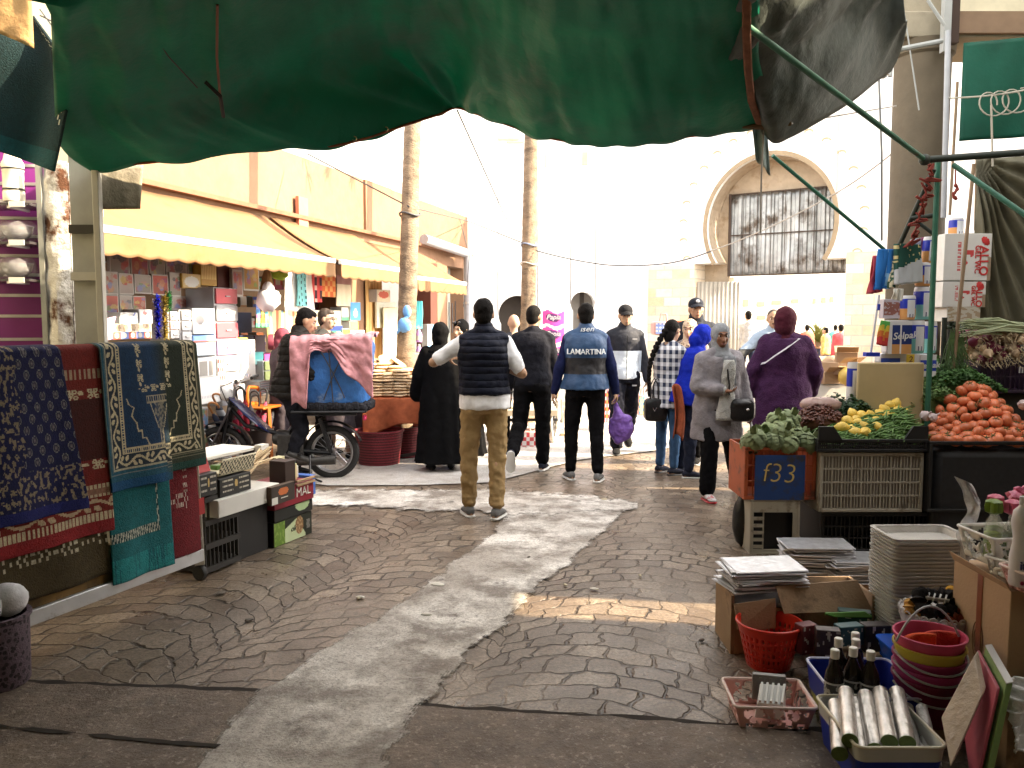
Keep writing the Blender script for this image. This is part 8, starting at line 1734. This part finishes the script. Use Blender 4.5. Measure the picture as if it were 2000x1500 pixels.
# pierced baskets
def basket(label,loc,rz,w_,d_,h_,mat,holes=True,seed=1,name='basket'):
    t=thing(name,label,'basket',loc,rz); r=random.Random(seed); b=MB()
    for (ax,ln) in ((0,w_),(1,d_)):
        for s in (-1,1):
            nu=int(ln*2/.0065); nv=int(h_/.0065); cs=[(r.uniform(.08,.92)*nu,r.uniform(.12,.82)*nv,r.uniform(1.1,2.3)) for _ in range(int(nu*nv/13))] if holes else []
            def pt(i,j):
                k=lerp(.84,1,j); 
                return V((lerp(-ln,ln,i)*k,s*(d_ if ax==0 else w_)*k,lerp(0,h_,j))) if ax==0 else V((s*w_*k,lerp(-ln,ln,i)*k,lerp(0,h_,j)))
            vs=[pt(i/nu,j/nv) for j in range(nv+1) for i in range(nu+1)]
            b.add(vs,[(j*(nu+1)+i,j*(nu+1)+i+1,(j+1)*(nu+1)+i+1,(j+1)*(nu+1)+i) for j in range(nv) for i in range(nu) if not any((i-x)**2+(j-y)**2<q*q for x,y,q in cs)])
    b.add([(-w_*.84,-d_*.84,.002),(w_*.84,-d_*.84,.002),(w_*.84,d_*.84,.002),(-w_*.84,d_*.84,.002)],[(0,1,2,3)])
    b.build('pierced_wall',mat,t,thick=.0035)
    MB().tube(rr(w_+.006,d_+.006,.02,h_),.006,8,closed=True).build('rim',M('pale rim %s'%mat.name,tuple(min(.75,c*1.25) for c in mat.node_tree.nodes['Principled BSDF'].inputs['Base Color'].default_value[:3]) if 0 else (.7,.55,.5) if 'pink' in mat.name else (.7,.69,.66),r=.35),t)
    return t
bk1=basket('pink pierced basket holding a white drain block',tuple(G(1517,1428)+V((0,.12,0))),R(-3),.155,.125,.1,plastic('salmon pink plastic',(.72,.4,.36),r=.35))
dq=V(bk1.location); t=thing('drain_block','white ribbed block lying in the pink basket','block',(dq.x-.0,dq.y-.01,.03),R(-12)); MB().hexa([(-.06,-.075,0),(.06,-.075,0),(.075,.06,.0),(-.04,.06,.0),(-.05,-.07,.06),(.05,-.07,.06),(.07,.05,.09),(-.03,.05,.09)]).build('body',plastic('block white',(.55,.55,.52)),t,bevel=.004)
for k in range(5): MB().bar((-.04+k*.021,-.066,.067),(-.022+k*.022,.045,.095),.009).build('rib',plastic('block white'),t)
t=thing('drain_block','darker grey ribbed block standing behind the white one','block',(dq.x+.035,dq.y+.07,.03),R(-12)); MB().bx(-.075,.06,0,.03,0,.11).build('body',plastic('grey block',(.2,.19,.18)),t,bevel=.004)
for k in range(6): MB().bx(-.07+k*.021,-.06+k*.021,-.004,-.0005,.01,.1).build('rib',plastic('grey block'),t)
# dark bottles in a blue and yellow tray
t=thing('shallow_tub','blue tub on yellow base holding the dark bottles','tub',(P(1690,1340,3.2).x,3.22,0),R(-2)); ringmesh(MB(),[rr(.15,.16,.03,0),rr(.16,.17,.03,.06)]).build('base',plastic('yellow green plastic',(.4,.4,.05)),t); ringmesh(MB(),[rr(.165,.175,.03,.061),rr(.175,.185,.03,.17),rr(.168,.178,.03,.17),rr(.158,.168,.03,.075)]).build('body',plastic('royal blue plastic',(.012,.03,.3)),t); MB().tube(rr(.175,.185,.03,.172),.006,6,closed=True).build('rim',plastic('blue white rim',(.5,.52,.7)),t)
def bottle(label,u,v,Y,h_=.2,r_=.036,txt=None):
    q=P(u,v,Y); t=thing('bottle',label,'bottle',(q.x,Y,q.z-h_),0,'dark bottles with white caps')
    MB().lathe([(0,0),(r_*.95,0),(r_,.006),(r_,h_*.52),(r_*.9,h_*.62),(r_*.5,h_*.76),(r_*.36,h_*.82),(r_*.36,h_*.88)],n=20).build('glass',M('dark brown glass',(.012,.008,.006),r=.12),t); MB().lathe([(r_*.46,h_*.85),(r_*.46,h_*.99),(r_*.4,h_),(0,h_)],n=18,wob=lambda a,i:1+.02*sin(a*30)).build('bottle_cap',plastic('cap white',(.72,.7,.66)),t)
    MB().lathe([(r_+.0012,h_*.1),(r_+.0012,h_*.46)],n=24,cap=False).build('bottle_label',M('black white label',r=.5,pat=lambda t,tc: t.mix(t.m('GREATER_THAN',t.noise(tc,50,2),.54),(.05,.05,.055),(.4,.4,.38))),t)
    MB().lathe([(r_+.0016,h_*.44),(r_+.0016,h_*.47)],n=24,cap=False).build('label_edge',wc,t)
    if txt: text(txt,.034,frame(V((.004,-r_-.0025,h_*.2)),(1,0,0),(0,0,1)),t,wc,'lettering')
for k,(u,v,Y) in enumerate(((1631,1268,3.1),(1667,1264,3.12),(1701,1271,3.08),(1638,1246,3.24),(1672,1248,3.22),(1671,1235,3.32))):
    bottle(('nearest left','nearest middle','nearest right','second row left','second row right','rearmost')[k]+' dark bottle with white cap in the blue tub',u,v,Y,.235,.036,'THY' if k<3 else None)
# foil rolls
t=thing('roll_tray','blue and white rimmed tray holding the foil rolls','tray',(P(1715,1450,2.85).x,2.86,0)); ringmesh(MB(),[rr(.135,.17,.03,0),rr(.148,.185,.03,.12)]).build('body',plastic('royal blue plastic'),t); ringmesh(MB(),[rr(.149,.186,.03,.121),rr(.154,.192,.03,.175),rr(.148,.186,.03,.175),rr(.142,.18,.03,.125)]).build('collar',plastic('block white'),t); MB().tube(rr(.155,.193,.03,.176),.006,8,closed=True).build('rim',plastic('cream rim',(.62,.56,.42)),t)
clrf=M('shiny wrapped foil',(.62,.58,.54),r=.16,metal=.55,var=.3,sc=16,bump=.35,bs=24)
rolls=[(1660,1446,1652,1352),(1709,1464,1690,1358),(1737,1448,1719,1352),(1772,1450,1752,1352),(1640,1472,1632,1376),(1682,1476,1668,1372),(1742,1480,1730,1380),(1786,1484,1770,1384)]
for k,(u0,v0,u1,v1) in enumerate(rolls):
    a=P(u0,v0,2.72); e=P(u1,v1,3.0); low_=k>3; d=(e-a).normalized(); r_=.0285; t=thing('foil_roll',('upper' if not low_ else 'lower')+' wrapped foil roll with green end disc, '+('first','second','third','fourth')[k%4]+' from the left','roll',tuple(a),0,'wrapped foil rolls in the blue tray',w=True)
    MB().tube([lerp(a,e,f) for f in [i/12 for i in range(13)]],[r_*(1+.03*noise.noise(V((i*1.7,k,0)))) for i in range(13)],18).build('wrap',clrf,t)
    MB().tube([a-d*.003,a+d*.001],r_*.98,20).build('end_disc',M('green end disc',(.11,.16,.045),r=.5,var=.4,sc=30),t)
for k,(u0,v0,u1,v1) in enumerate(((1822,1500,1800,1382),(1805,1520,1782,1400))):
    a=P(u0,v0,2.72); e=P(u1,v1,2.95); o=MB().tube([lerp(a,e,f) for f in [i/10 for i in range(11)]],[.032*(1-.35*i/10+.06*noise.noise(V((i*2.1,k,0)))) for i in range(11)],14).build('film_roll',M('crinkled film',(.6,.58,.55),r=.15,metal=.3,var=.4,sc=25,bump=.6,bs=30)); tag(o,('crinkled silver film sleeve leaning at the right of the roll tray','second silver film sleeve half behind the first')[k],'roll')
# buckets
bq=P(1812,1330,3.12); 
cols=[('maroon',(.2,.02,.06)),('magenta',(.36,.04,.16)),('plum',(.28,.03,.12)),('lime yellow',(.5,.42,.06)),('pink red',(.5,.06,.14))]
for k,(n_,c) in enumerate(cols):
    z0=.05+.042*k; t=thing('bucket',n_+' bucket in the nested stack'+(', topmost, holding sponge cloths' if k==4 else ''),'bucket',(bq.x,bq.y,z0),0,None)
    MB().lathe([(0,0),(.092,0),(.128,.17),(.134,.172),(.134,.18),(.126,.18),(.09,.006),(0,.006)],n=36).build('body',plastic(n_+' bucket',c,r=.35),t)
    pts=[V((.136*cos(a),.136*sin(a)-.0,.155-(.05*max(0,-sin(a)) if k<4 else -.2*max(0,sin((a)))*0))) for a in [PI+PI*i/16 for i in range(17)]] if k<4 else [V((-.08+.06*sin(i/12*PI)*0-.03*cos(i/12*PI)+lerp(-.05,.16,i/12),-.06+.05*i/12,.17+.13*sin(i/12*PI))) for i in range(13)]
    MB().tube(pts,.0045,6).build('handle',plastic('white plastic'),t)
for k,(dx,dz,w_,c,lab) in enumerate(((-.05,.27,.1,(.55,.07,.02),'orange red sponge cloth pad standing in the top bucket'),(.055,.28,.11,(.45,.05,.035),'dark red sponge pad at the right of the top bucket'),(.0,.26,.05,(.03,.12,.25),'blue sponge pad between the red ones'))):
    o=MB().grid(lambda i,j:V((bq.x+dx+w_*(i-.5)*1.25,bq.y+.03*k-.05+.03*cos((i-.5)*2.2)*2,dz+.13*j-.02+.02*i*(1-k))),10,10).build('sponge_pad',cloth('sponge %d'%k,c,bump=.5,bs=80),thick=.022); tag(o,lab,'sponge')
o=MB().bx(bq.x-.09,bq.x+.09,bq.y-.08,bq.y+.08,0,.046).build('base_box',kraft); tag(o,'low brown box under the bucket stack','box')
# white scalloped bowl with hair ties
wq=P(1825,1262,3.45); t=thing('bowl','white scalloped plastic bowl full of hair ties','bowl',(wq.x,3.45,wq.z+.0))
NB=72
MB().lathe([(0,0),(.07,0),(.1,.035),(.128,.09),(.142,.135),(.146,.15)],n=NB,wob=lambda a,i:1).build('body',plastic('pearl white plastic',(.55,.52,.52),r=.35,bump=.5,bs=80),t,thick=.004)
for k in range(24): a=2*PI*k/24; MB().tube([V((.146*cos(a+.11*cos(s)),.146*sin(a+.11*cos(s)),.15+.018*sin(s))) for s in [PI*i/6 for i in range(7)]],.004,5).build('scallop',plastic('pearl white plastic'),t)
def scrunch(label,p,rx,c,n=10,th=.02):
    o=MB().tube([p+V((rx*cos(a),rx*.65*sin(a),.012*sin(a*3)+.35*rx*sin(a))) for a in [2*PI*k/40 for k in range(40)]],[th*(1+.35*sin(k*2.4)) for k in range(40)],10,closed=True).build('hair_tie',cloth('tie %s'%label[:7],c,bump=.5,bs=50)); tag(o,label,'hair tie')
top_=V((wq.x,3.45,wq.z+.16))
scrunch('large black fluffy hair tie on top of the white bowl',top_+V((-.015,-.03,.04)),.075,(.012,.01,.01),th=.028)
scrunch('mustard hair tie at the right of the white bowl',top_+V((.075,.0,.035)),.03,(.5,.26,.04)); scrunch('ochre hair tie standing at the right rim of the bowl',top_+V((.095,.02,.06)),.022,(.55,.3,.05)); scrunch('amber hair tie at the left rim of the bowl',top_+V((-.1,-.02,.015)),.026,(.5,.28,.08)); scrunch('brown red hair tie in the bowl front',top_+V((.03,-.085,.005)),.03,(.2,.05,.03)); scrunch('orange hair tie low at the right of the bowl',top_+V((.085,-.05,.005)),.028,(.5,.22,.05))
t=thing('label_card','white ribbed card inside the black hair tie','card',tuple(top_+V((-.015,-.035,.06))),R(-25)); MB().box((0,0,0),(.09,.05,.006),Matrix.Rotation(-.5,3,'X')).build('card',wc,t)
for k in range(4): MB().bar((-.04+k*.022,-.022,-.006),(-.03+k*.022,.02,.018),.006).build('white_ribbon',wc,t)
o=MB().ball((wq.x,3.45,wq.z+.1),(.12,.12,.06),14,8).build('tie_filling',cloth('dark mixed ties',(.06,.03,.02))); struct(o,'stuff','dark mixed hair ties filling the white bowl','hair ties')
for k,(z,s) in enumerate(((0.0,.0),(.075,.01),(.15,-.01))):
    t=thing('storage_box','royal blue plastic box under the white bowl, '+('lowest','middle','topmost')[k]+' of the stack','box',(wq.x-.035+s,3.42,z)); ringmesh(MB(),[rr(.15,.13,.03,0),rr(.162,.142,.03,.055),rr(.168,.148,.03,.06),rr(.168,.148,.03,.068),rr(.01,.01,.004,.069)]).build('body',plastic('bright blue plastic',(.01,.09,.5),r=.25),t)
o=MB().bx(wq.x-.08,wq.x+.1,3.4,3.5,.22,wq.z).build('support_box',kraft); tag(o,'small brown box propping the white bowl','box')
# packets behind the bottles
for k,(u0,v0,u1,v1,Y,c,lab) in enumerate(((1640,1196,1700,1222,3.75,(.012,.06,.055),'dark teal packet standing behind the dark bottles'),(1565,1222,1600,1278,3.62,(.12,.02,.025),'brown red packet leaning left behind the bottles'),(1596,1232,1640,1288,3.55,(.05,.03,.03),'dark printed packet beside the brown red one'),(1690,1222,1740,1285,3.6,(.03,.02,.02),'black brown packet right behind the bottles'),(1640,1224,1690,1262,3.6,(.03,.09,.1),'teal blue packet in the middle behind the bottles'))):
    pbox('packet',lab,'packet',u0,v0,u1,v1,Y,.06,plastic('dark packet %d'%k,c),(lambda i,j,c=c,k=k:mixc(c,(.5,.48,.42),1 if noise.noise(V((i*5,j*5,k*3)))>.33 else 0)),16,14,rot=(-.3,.35,-.2,.1,.2)[k])
o=MB().bx(1.42,1.9,3.5,3.8,0,.12).build('base_carton',krf); tag(o,'low dark carton under the dark packets','carton')
for k in range(5):
    a=P(1612+4*k,1199+k,3.7); o=MB().tube([a,P(1690+3*k,1196+2*k,3.72)],.006,6).build('green_pen',plastic('green stick',(.1,.28,.05))); tag(o,'slim green stick in the sheaf on the packets','stick','green sticks on the dark packets')
# big kraft box at the right with baskets on it
kb=thing('carton','tall brown carton at the right edge with baskets on top','carton',(2.1,3.2,0),w=True)
MB().bx(1.885,2.6,3.02,3.42,0,.6).build('body',M('fresh cardboard',(.46,.31,.19),r=.85,var=.08,sc=3,bump=.08),kb,bevel=.004)
MB().bx(1.8815,1.8835,3.2,3.235,.28,.6).build('brown_tape',M('red brown tape',(.25,.08,.04),r=.35),kb); MB().hexa([(1.882,3.02,.6),(1.886,3.02,.6),(1.886,3.42,.6),(1.882,3.42,.6),(1.86,3.02,.63),(1.864,3.02,.63),(1.864,3.42,.64),(1.86,3.42,.64)]).build('flap',M('fresh cardboard'),kb)
for r_ in (.02,.04,.06): MB().tube([V((1.8825,3.22+r_*.6*cos(a),.33+r_*1.3*sin(a))) for a in [2*PI*i/20 for i in range(20)]],.0016,4,closed=True).build('oval_print',M('brown print'),kb)
wb_=plastic('white lattice plastic',(.66,.64,.58)); bkw=basket('white pierced basket with green bottles on the tall carton',(2.03,3.27,.645),R(6),.155,.11,.12,wb_,seed=4)
for k,(dx,dy,c,cc,lab) in enumerate(((-.1,-.04,(.28,.4,.03),(.13,.22,.015),'glass bottle of lime green liquid with green flower stopper'),(-.03,-.05,(.1,.13,.05),(.6,.1,.2),'square bottle of olive green liquid with pink stopper, middle'),(.04,-.045,(.12,.2,.03),(.14,.2,.03),'glass bottle of yellow green liquid with olive stopper'),(-.04,.05,(.1,.2,.03),(.62,.12,.22),'rear bottle with pink flower stopper'),(.06,.05,(.09,.17,.02),(.6,.1,.2),'rear right bottle with pink flower stopper'))):
    t=thing('glass_bottle',lab,'bottle',(2.03+dx,3.27+dy,.66))
    ringmesh(MB(),[rr(.026,.026,.006,0,3),rr(.026,.026,.006,.125,3),rr(.012,.012,.005,.16,3),rr(.011,.011,.005,.19,3)]).build('glass',M('bottle glass',(.8,.85,.8),r=.06,alpha=.25),t); ringmesh(MB(),[rr(.024,.024,.005,.004,3),rr(.024,.024,.005,.11,3),rr(.001,.001,.0003,.111,3)]).build('liquid',M('liquid %d'%k,c,r=.15,trn=.4),t)
    MB().lathe([(.012,.185),(.03,.195),(.033,.21),(.03,.235),(.012,.245),(0,.245)],n=24,wob=lambda a,i:1+.16*cos(a*6)).build('stopper',plastic('stopper %d'%(k%2),cc),t)
for k in range(6):
    o=MB().lathe([(0,0),(.022,.004),(.03,.015),(.022,.03),(0,.034)],n=20,wob=lambda a,i:1+.2*cos(a*5)).build('flower_stopper',plastic('pink petal',(.62,.12,.24))); o.location=(2.06+.035*k,3.32+.02*(k%2),.885+.012*(k%3)); o.rotation_euler=(.6,.3*k,k); tag(o,'pink flower shaped stopper in the cluster behind the white bottle','stopper','pink flower stoppers')
bkp=basket('salmon pink pierced basket at the right edge holding the white bottle',(2.08,3.0,.605),R(10),.2,.1,.085,plastic('salmon pink plastic',(.6,.28,.24)),seed=6)
basket('white lattice tray between the green bottles and the pink basket',(1.985,3.13,.625),R(25),.1,.075,.07,wb_,seed=8)
q=P(1992,1132,3.0); t=thing('lotion_bottle','large white waisted bottle with dark lettering at the right edge','bottle',(q.x+.004,3.0,q.z-.02)); 
MB().lathe([(0,0),(.04,0),(.043,.008),(.043,.11),(.036,.15),(.033,.18),(.038,.21),(.042,.24),(.036,.28),(.018,.3),(.016,.31)],n=28).build('body',plastic('milky white',(.66,.63,.66),r=.3),t); MB().lathe([(.018,.305),(.018,.335),(0,.337)],n=20).build('bottle_cap',plastic('pale grey cap',(.5,.5,.52)),t)
text('inia',.045,frame(V((-.004,-.0445,.085)),(1,0,0),(0,0,1)),t,M('navy print',(.02,.02,.1)),'lettering',ext=.003,bold=.0006)
MB().ball((-.02,-.04,.018),(.008,.005,.008),8,6).build('berry_print',M('berry print',(.25,.03,.08)),t); MB().ball((.01,-.043,.016),(.008,.004,.008),8,6).build('fruit_print',M('orange print',(.6,.3,.05)),t)
def filmbag(i,j):
    a=[P(1864,930,3.5),P(1890,990,3.45),P(1868,1040,3.4),P(1876,1090,3.38),P(1880,1150,3.38),P(1882,1230,3.38)]; e=[P(1896,945,3.5),P(1912,985,3.45),P(1900,1040,3.42),P(1888,1090,3.4),P(1890,1150,3.4),P(1888,1230,3.4)]
    p=lerp(crom(a,j),crom(e,j),i); return p+V((0,-.04*sin(i*PI)+.03*noise.noise(V((i*5,j*9,0))),.0))
o=MB().grid(filmbag,14,50).build('film_bag',M('crumpled film',(.75,.75,.78),r=.1,alpha=.5,var=.4,sc=18,bump=.8,bs=22),ang=180); tag(o,'crumpled clear film bag standing up beside the white pierced basket','bag')
# boards leaning
def board(label,cs,th,mat,edge,nrm):
    t=thing('cutting_board',label,'board',tuple(cs[3]),w=True); n=V(nrm).normalized()*th; MB().hexa([cs[3]+n,cs[2]+n,cs[1]+n,cs[0]+n,cs[3],cs[2],cs[1],cs[0]]).build('board_face',mat,t,bevel=.003); return t
tan=M('wrapped tan board',(.46,.36,.27),r=.35,var=.2,sc=9,bump=.35,bs=26)
board('tan film wrapped board leaning in front of the bucket stack',[P(1902,1282,2.86),P(1918,1358,2.72),P(1856,1500,2.58),P(1838,1402,2.74)],.05,tan,None,(.5,.5,.15))
c1=[P(1908,1270,2.95),P(1948,1345,2.7),P(1900,1560,2.55),P(1880,1420,2.8)]
board('salmon board with deep red edge behind the tan board',c1,.014,M('deep red board',(.35,.06,.09),r=.5),None,(.9,.3,0))
board('white topped green edged board behind the red one',[p+V((.03,.0,.015)) for p in c1],.03,M('green edged board',(.17,.26,.08),r=.6),None,(.9,.3,0))
MB_=MB().hexa([c1[0]+V((.03,0,.016)),c1[1]+V((.03,0,.016)),c1[1]+V((.06,.01,.016)),c1[0]+V((.06,.01,.016)),c1[0]+V((.03,0,.02)),c1[1]+V((.03,0,.02)),c1[1]+V((.06,.01,.02)),c1[0]+V((.06,.01,.02))])
o=MB_.build('film_strip',wc); tag(o,'white film strip along the top of the green edged board','film')
def frill(i,j): 
    a=[P(1978,1332,2.75),P(1962,1365,2.72),P(1970,1420,2.68),P(1988,1480,2.6)]; p=crom(a,j)+V((i*.2,.03*sin(i*9+j*7),.01*sin(j*40))); return p+V((.012*noise.noise(V((i*9,j*30,0))),0,0))
o=MB().grid(frill,14,60).build('frilled_pack',M('white frill film',(.7,.68,.68),r=.4,bump=.4,bs=30),thick=.004,ang=180); tag(o,'crumpled white frilly pack at the lower right edge','packet')
o=MB().bx(P(1965,1480,2.8).x,2.2,2.8,2.98,0,.28).build('carton',krf); tag(o,'brown carton behind the frilly pack at the lower right edge','carton')
do_text()
# ---------------------------------------------------------------- camera, sun, sky
cam=bpy.data.cameras.new('camera'); co=bpy.data.objects.new('camera',cam); COL.objects.link(co)
co.location=(0,0,CZ); co.rotation_euler=(PI/2-TH,0,0); cam.sensor_width=36; cam.lens=36*F/2000; cam.clip_end=600; cam.clip_start=.05
SC.camera=co
EL=R(34); sd=V((1,-.14,0)).normalized()*cos(EL)+V((0,0,sin(EL)))
sun=bpy.data.lights.new('sun','SUN'); sun.energy=2.4; sun.angle=R(.5); sun.color=(1,.81,.55)
so=bpy.data.objects.new('sun',sun); COL.objects.link(so); so.rotation_euler=sd.to_track_quat('Z','Y').to_euler()
w=bpy.data.worlds.new('World'); SC.world=w; w.use_nodes=True; t=NT(w.node_tree)
sky=t.n('ShaderNodeTexSky'); sky.sky_type='NISHITA'; sky.sun_disc=False; sky.sun_elevation=EL; sky.sun_rotation=math.atan2(sd.x,sd.y); sky.dust_density=2.0; sky.air_density=1.0; sky.ozone_density=.6
bg=w.node_tree.nodes['Background']; hs=t.n('ShaderNodeHueSaturation',{'Color':sky.outputs[0],'Saturation':.2}); t.link(t.mix(1.0,hs.outputs[0],(1,.94,.86),'MULTIPLY'),bg.inputs[0]); bg.inputs[1].default_value=.15
vs=SC.view_settings; vs.view_transform='Standard'; vs.look='None'; vs.gamma=1; vs.exposure=3.2
SC.cycles.max_bounces=7; SC.cycles.transparent_max_bounces=8; SC.cycles.use_denoising=True
SC.cycles.caustics_reflective=False; SC.cycles.caustics_refractive=False; SC.cycles.sample_clamp_indirect=6
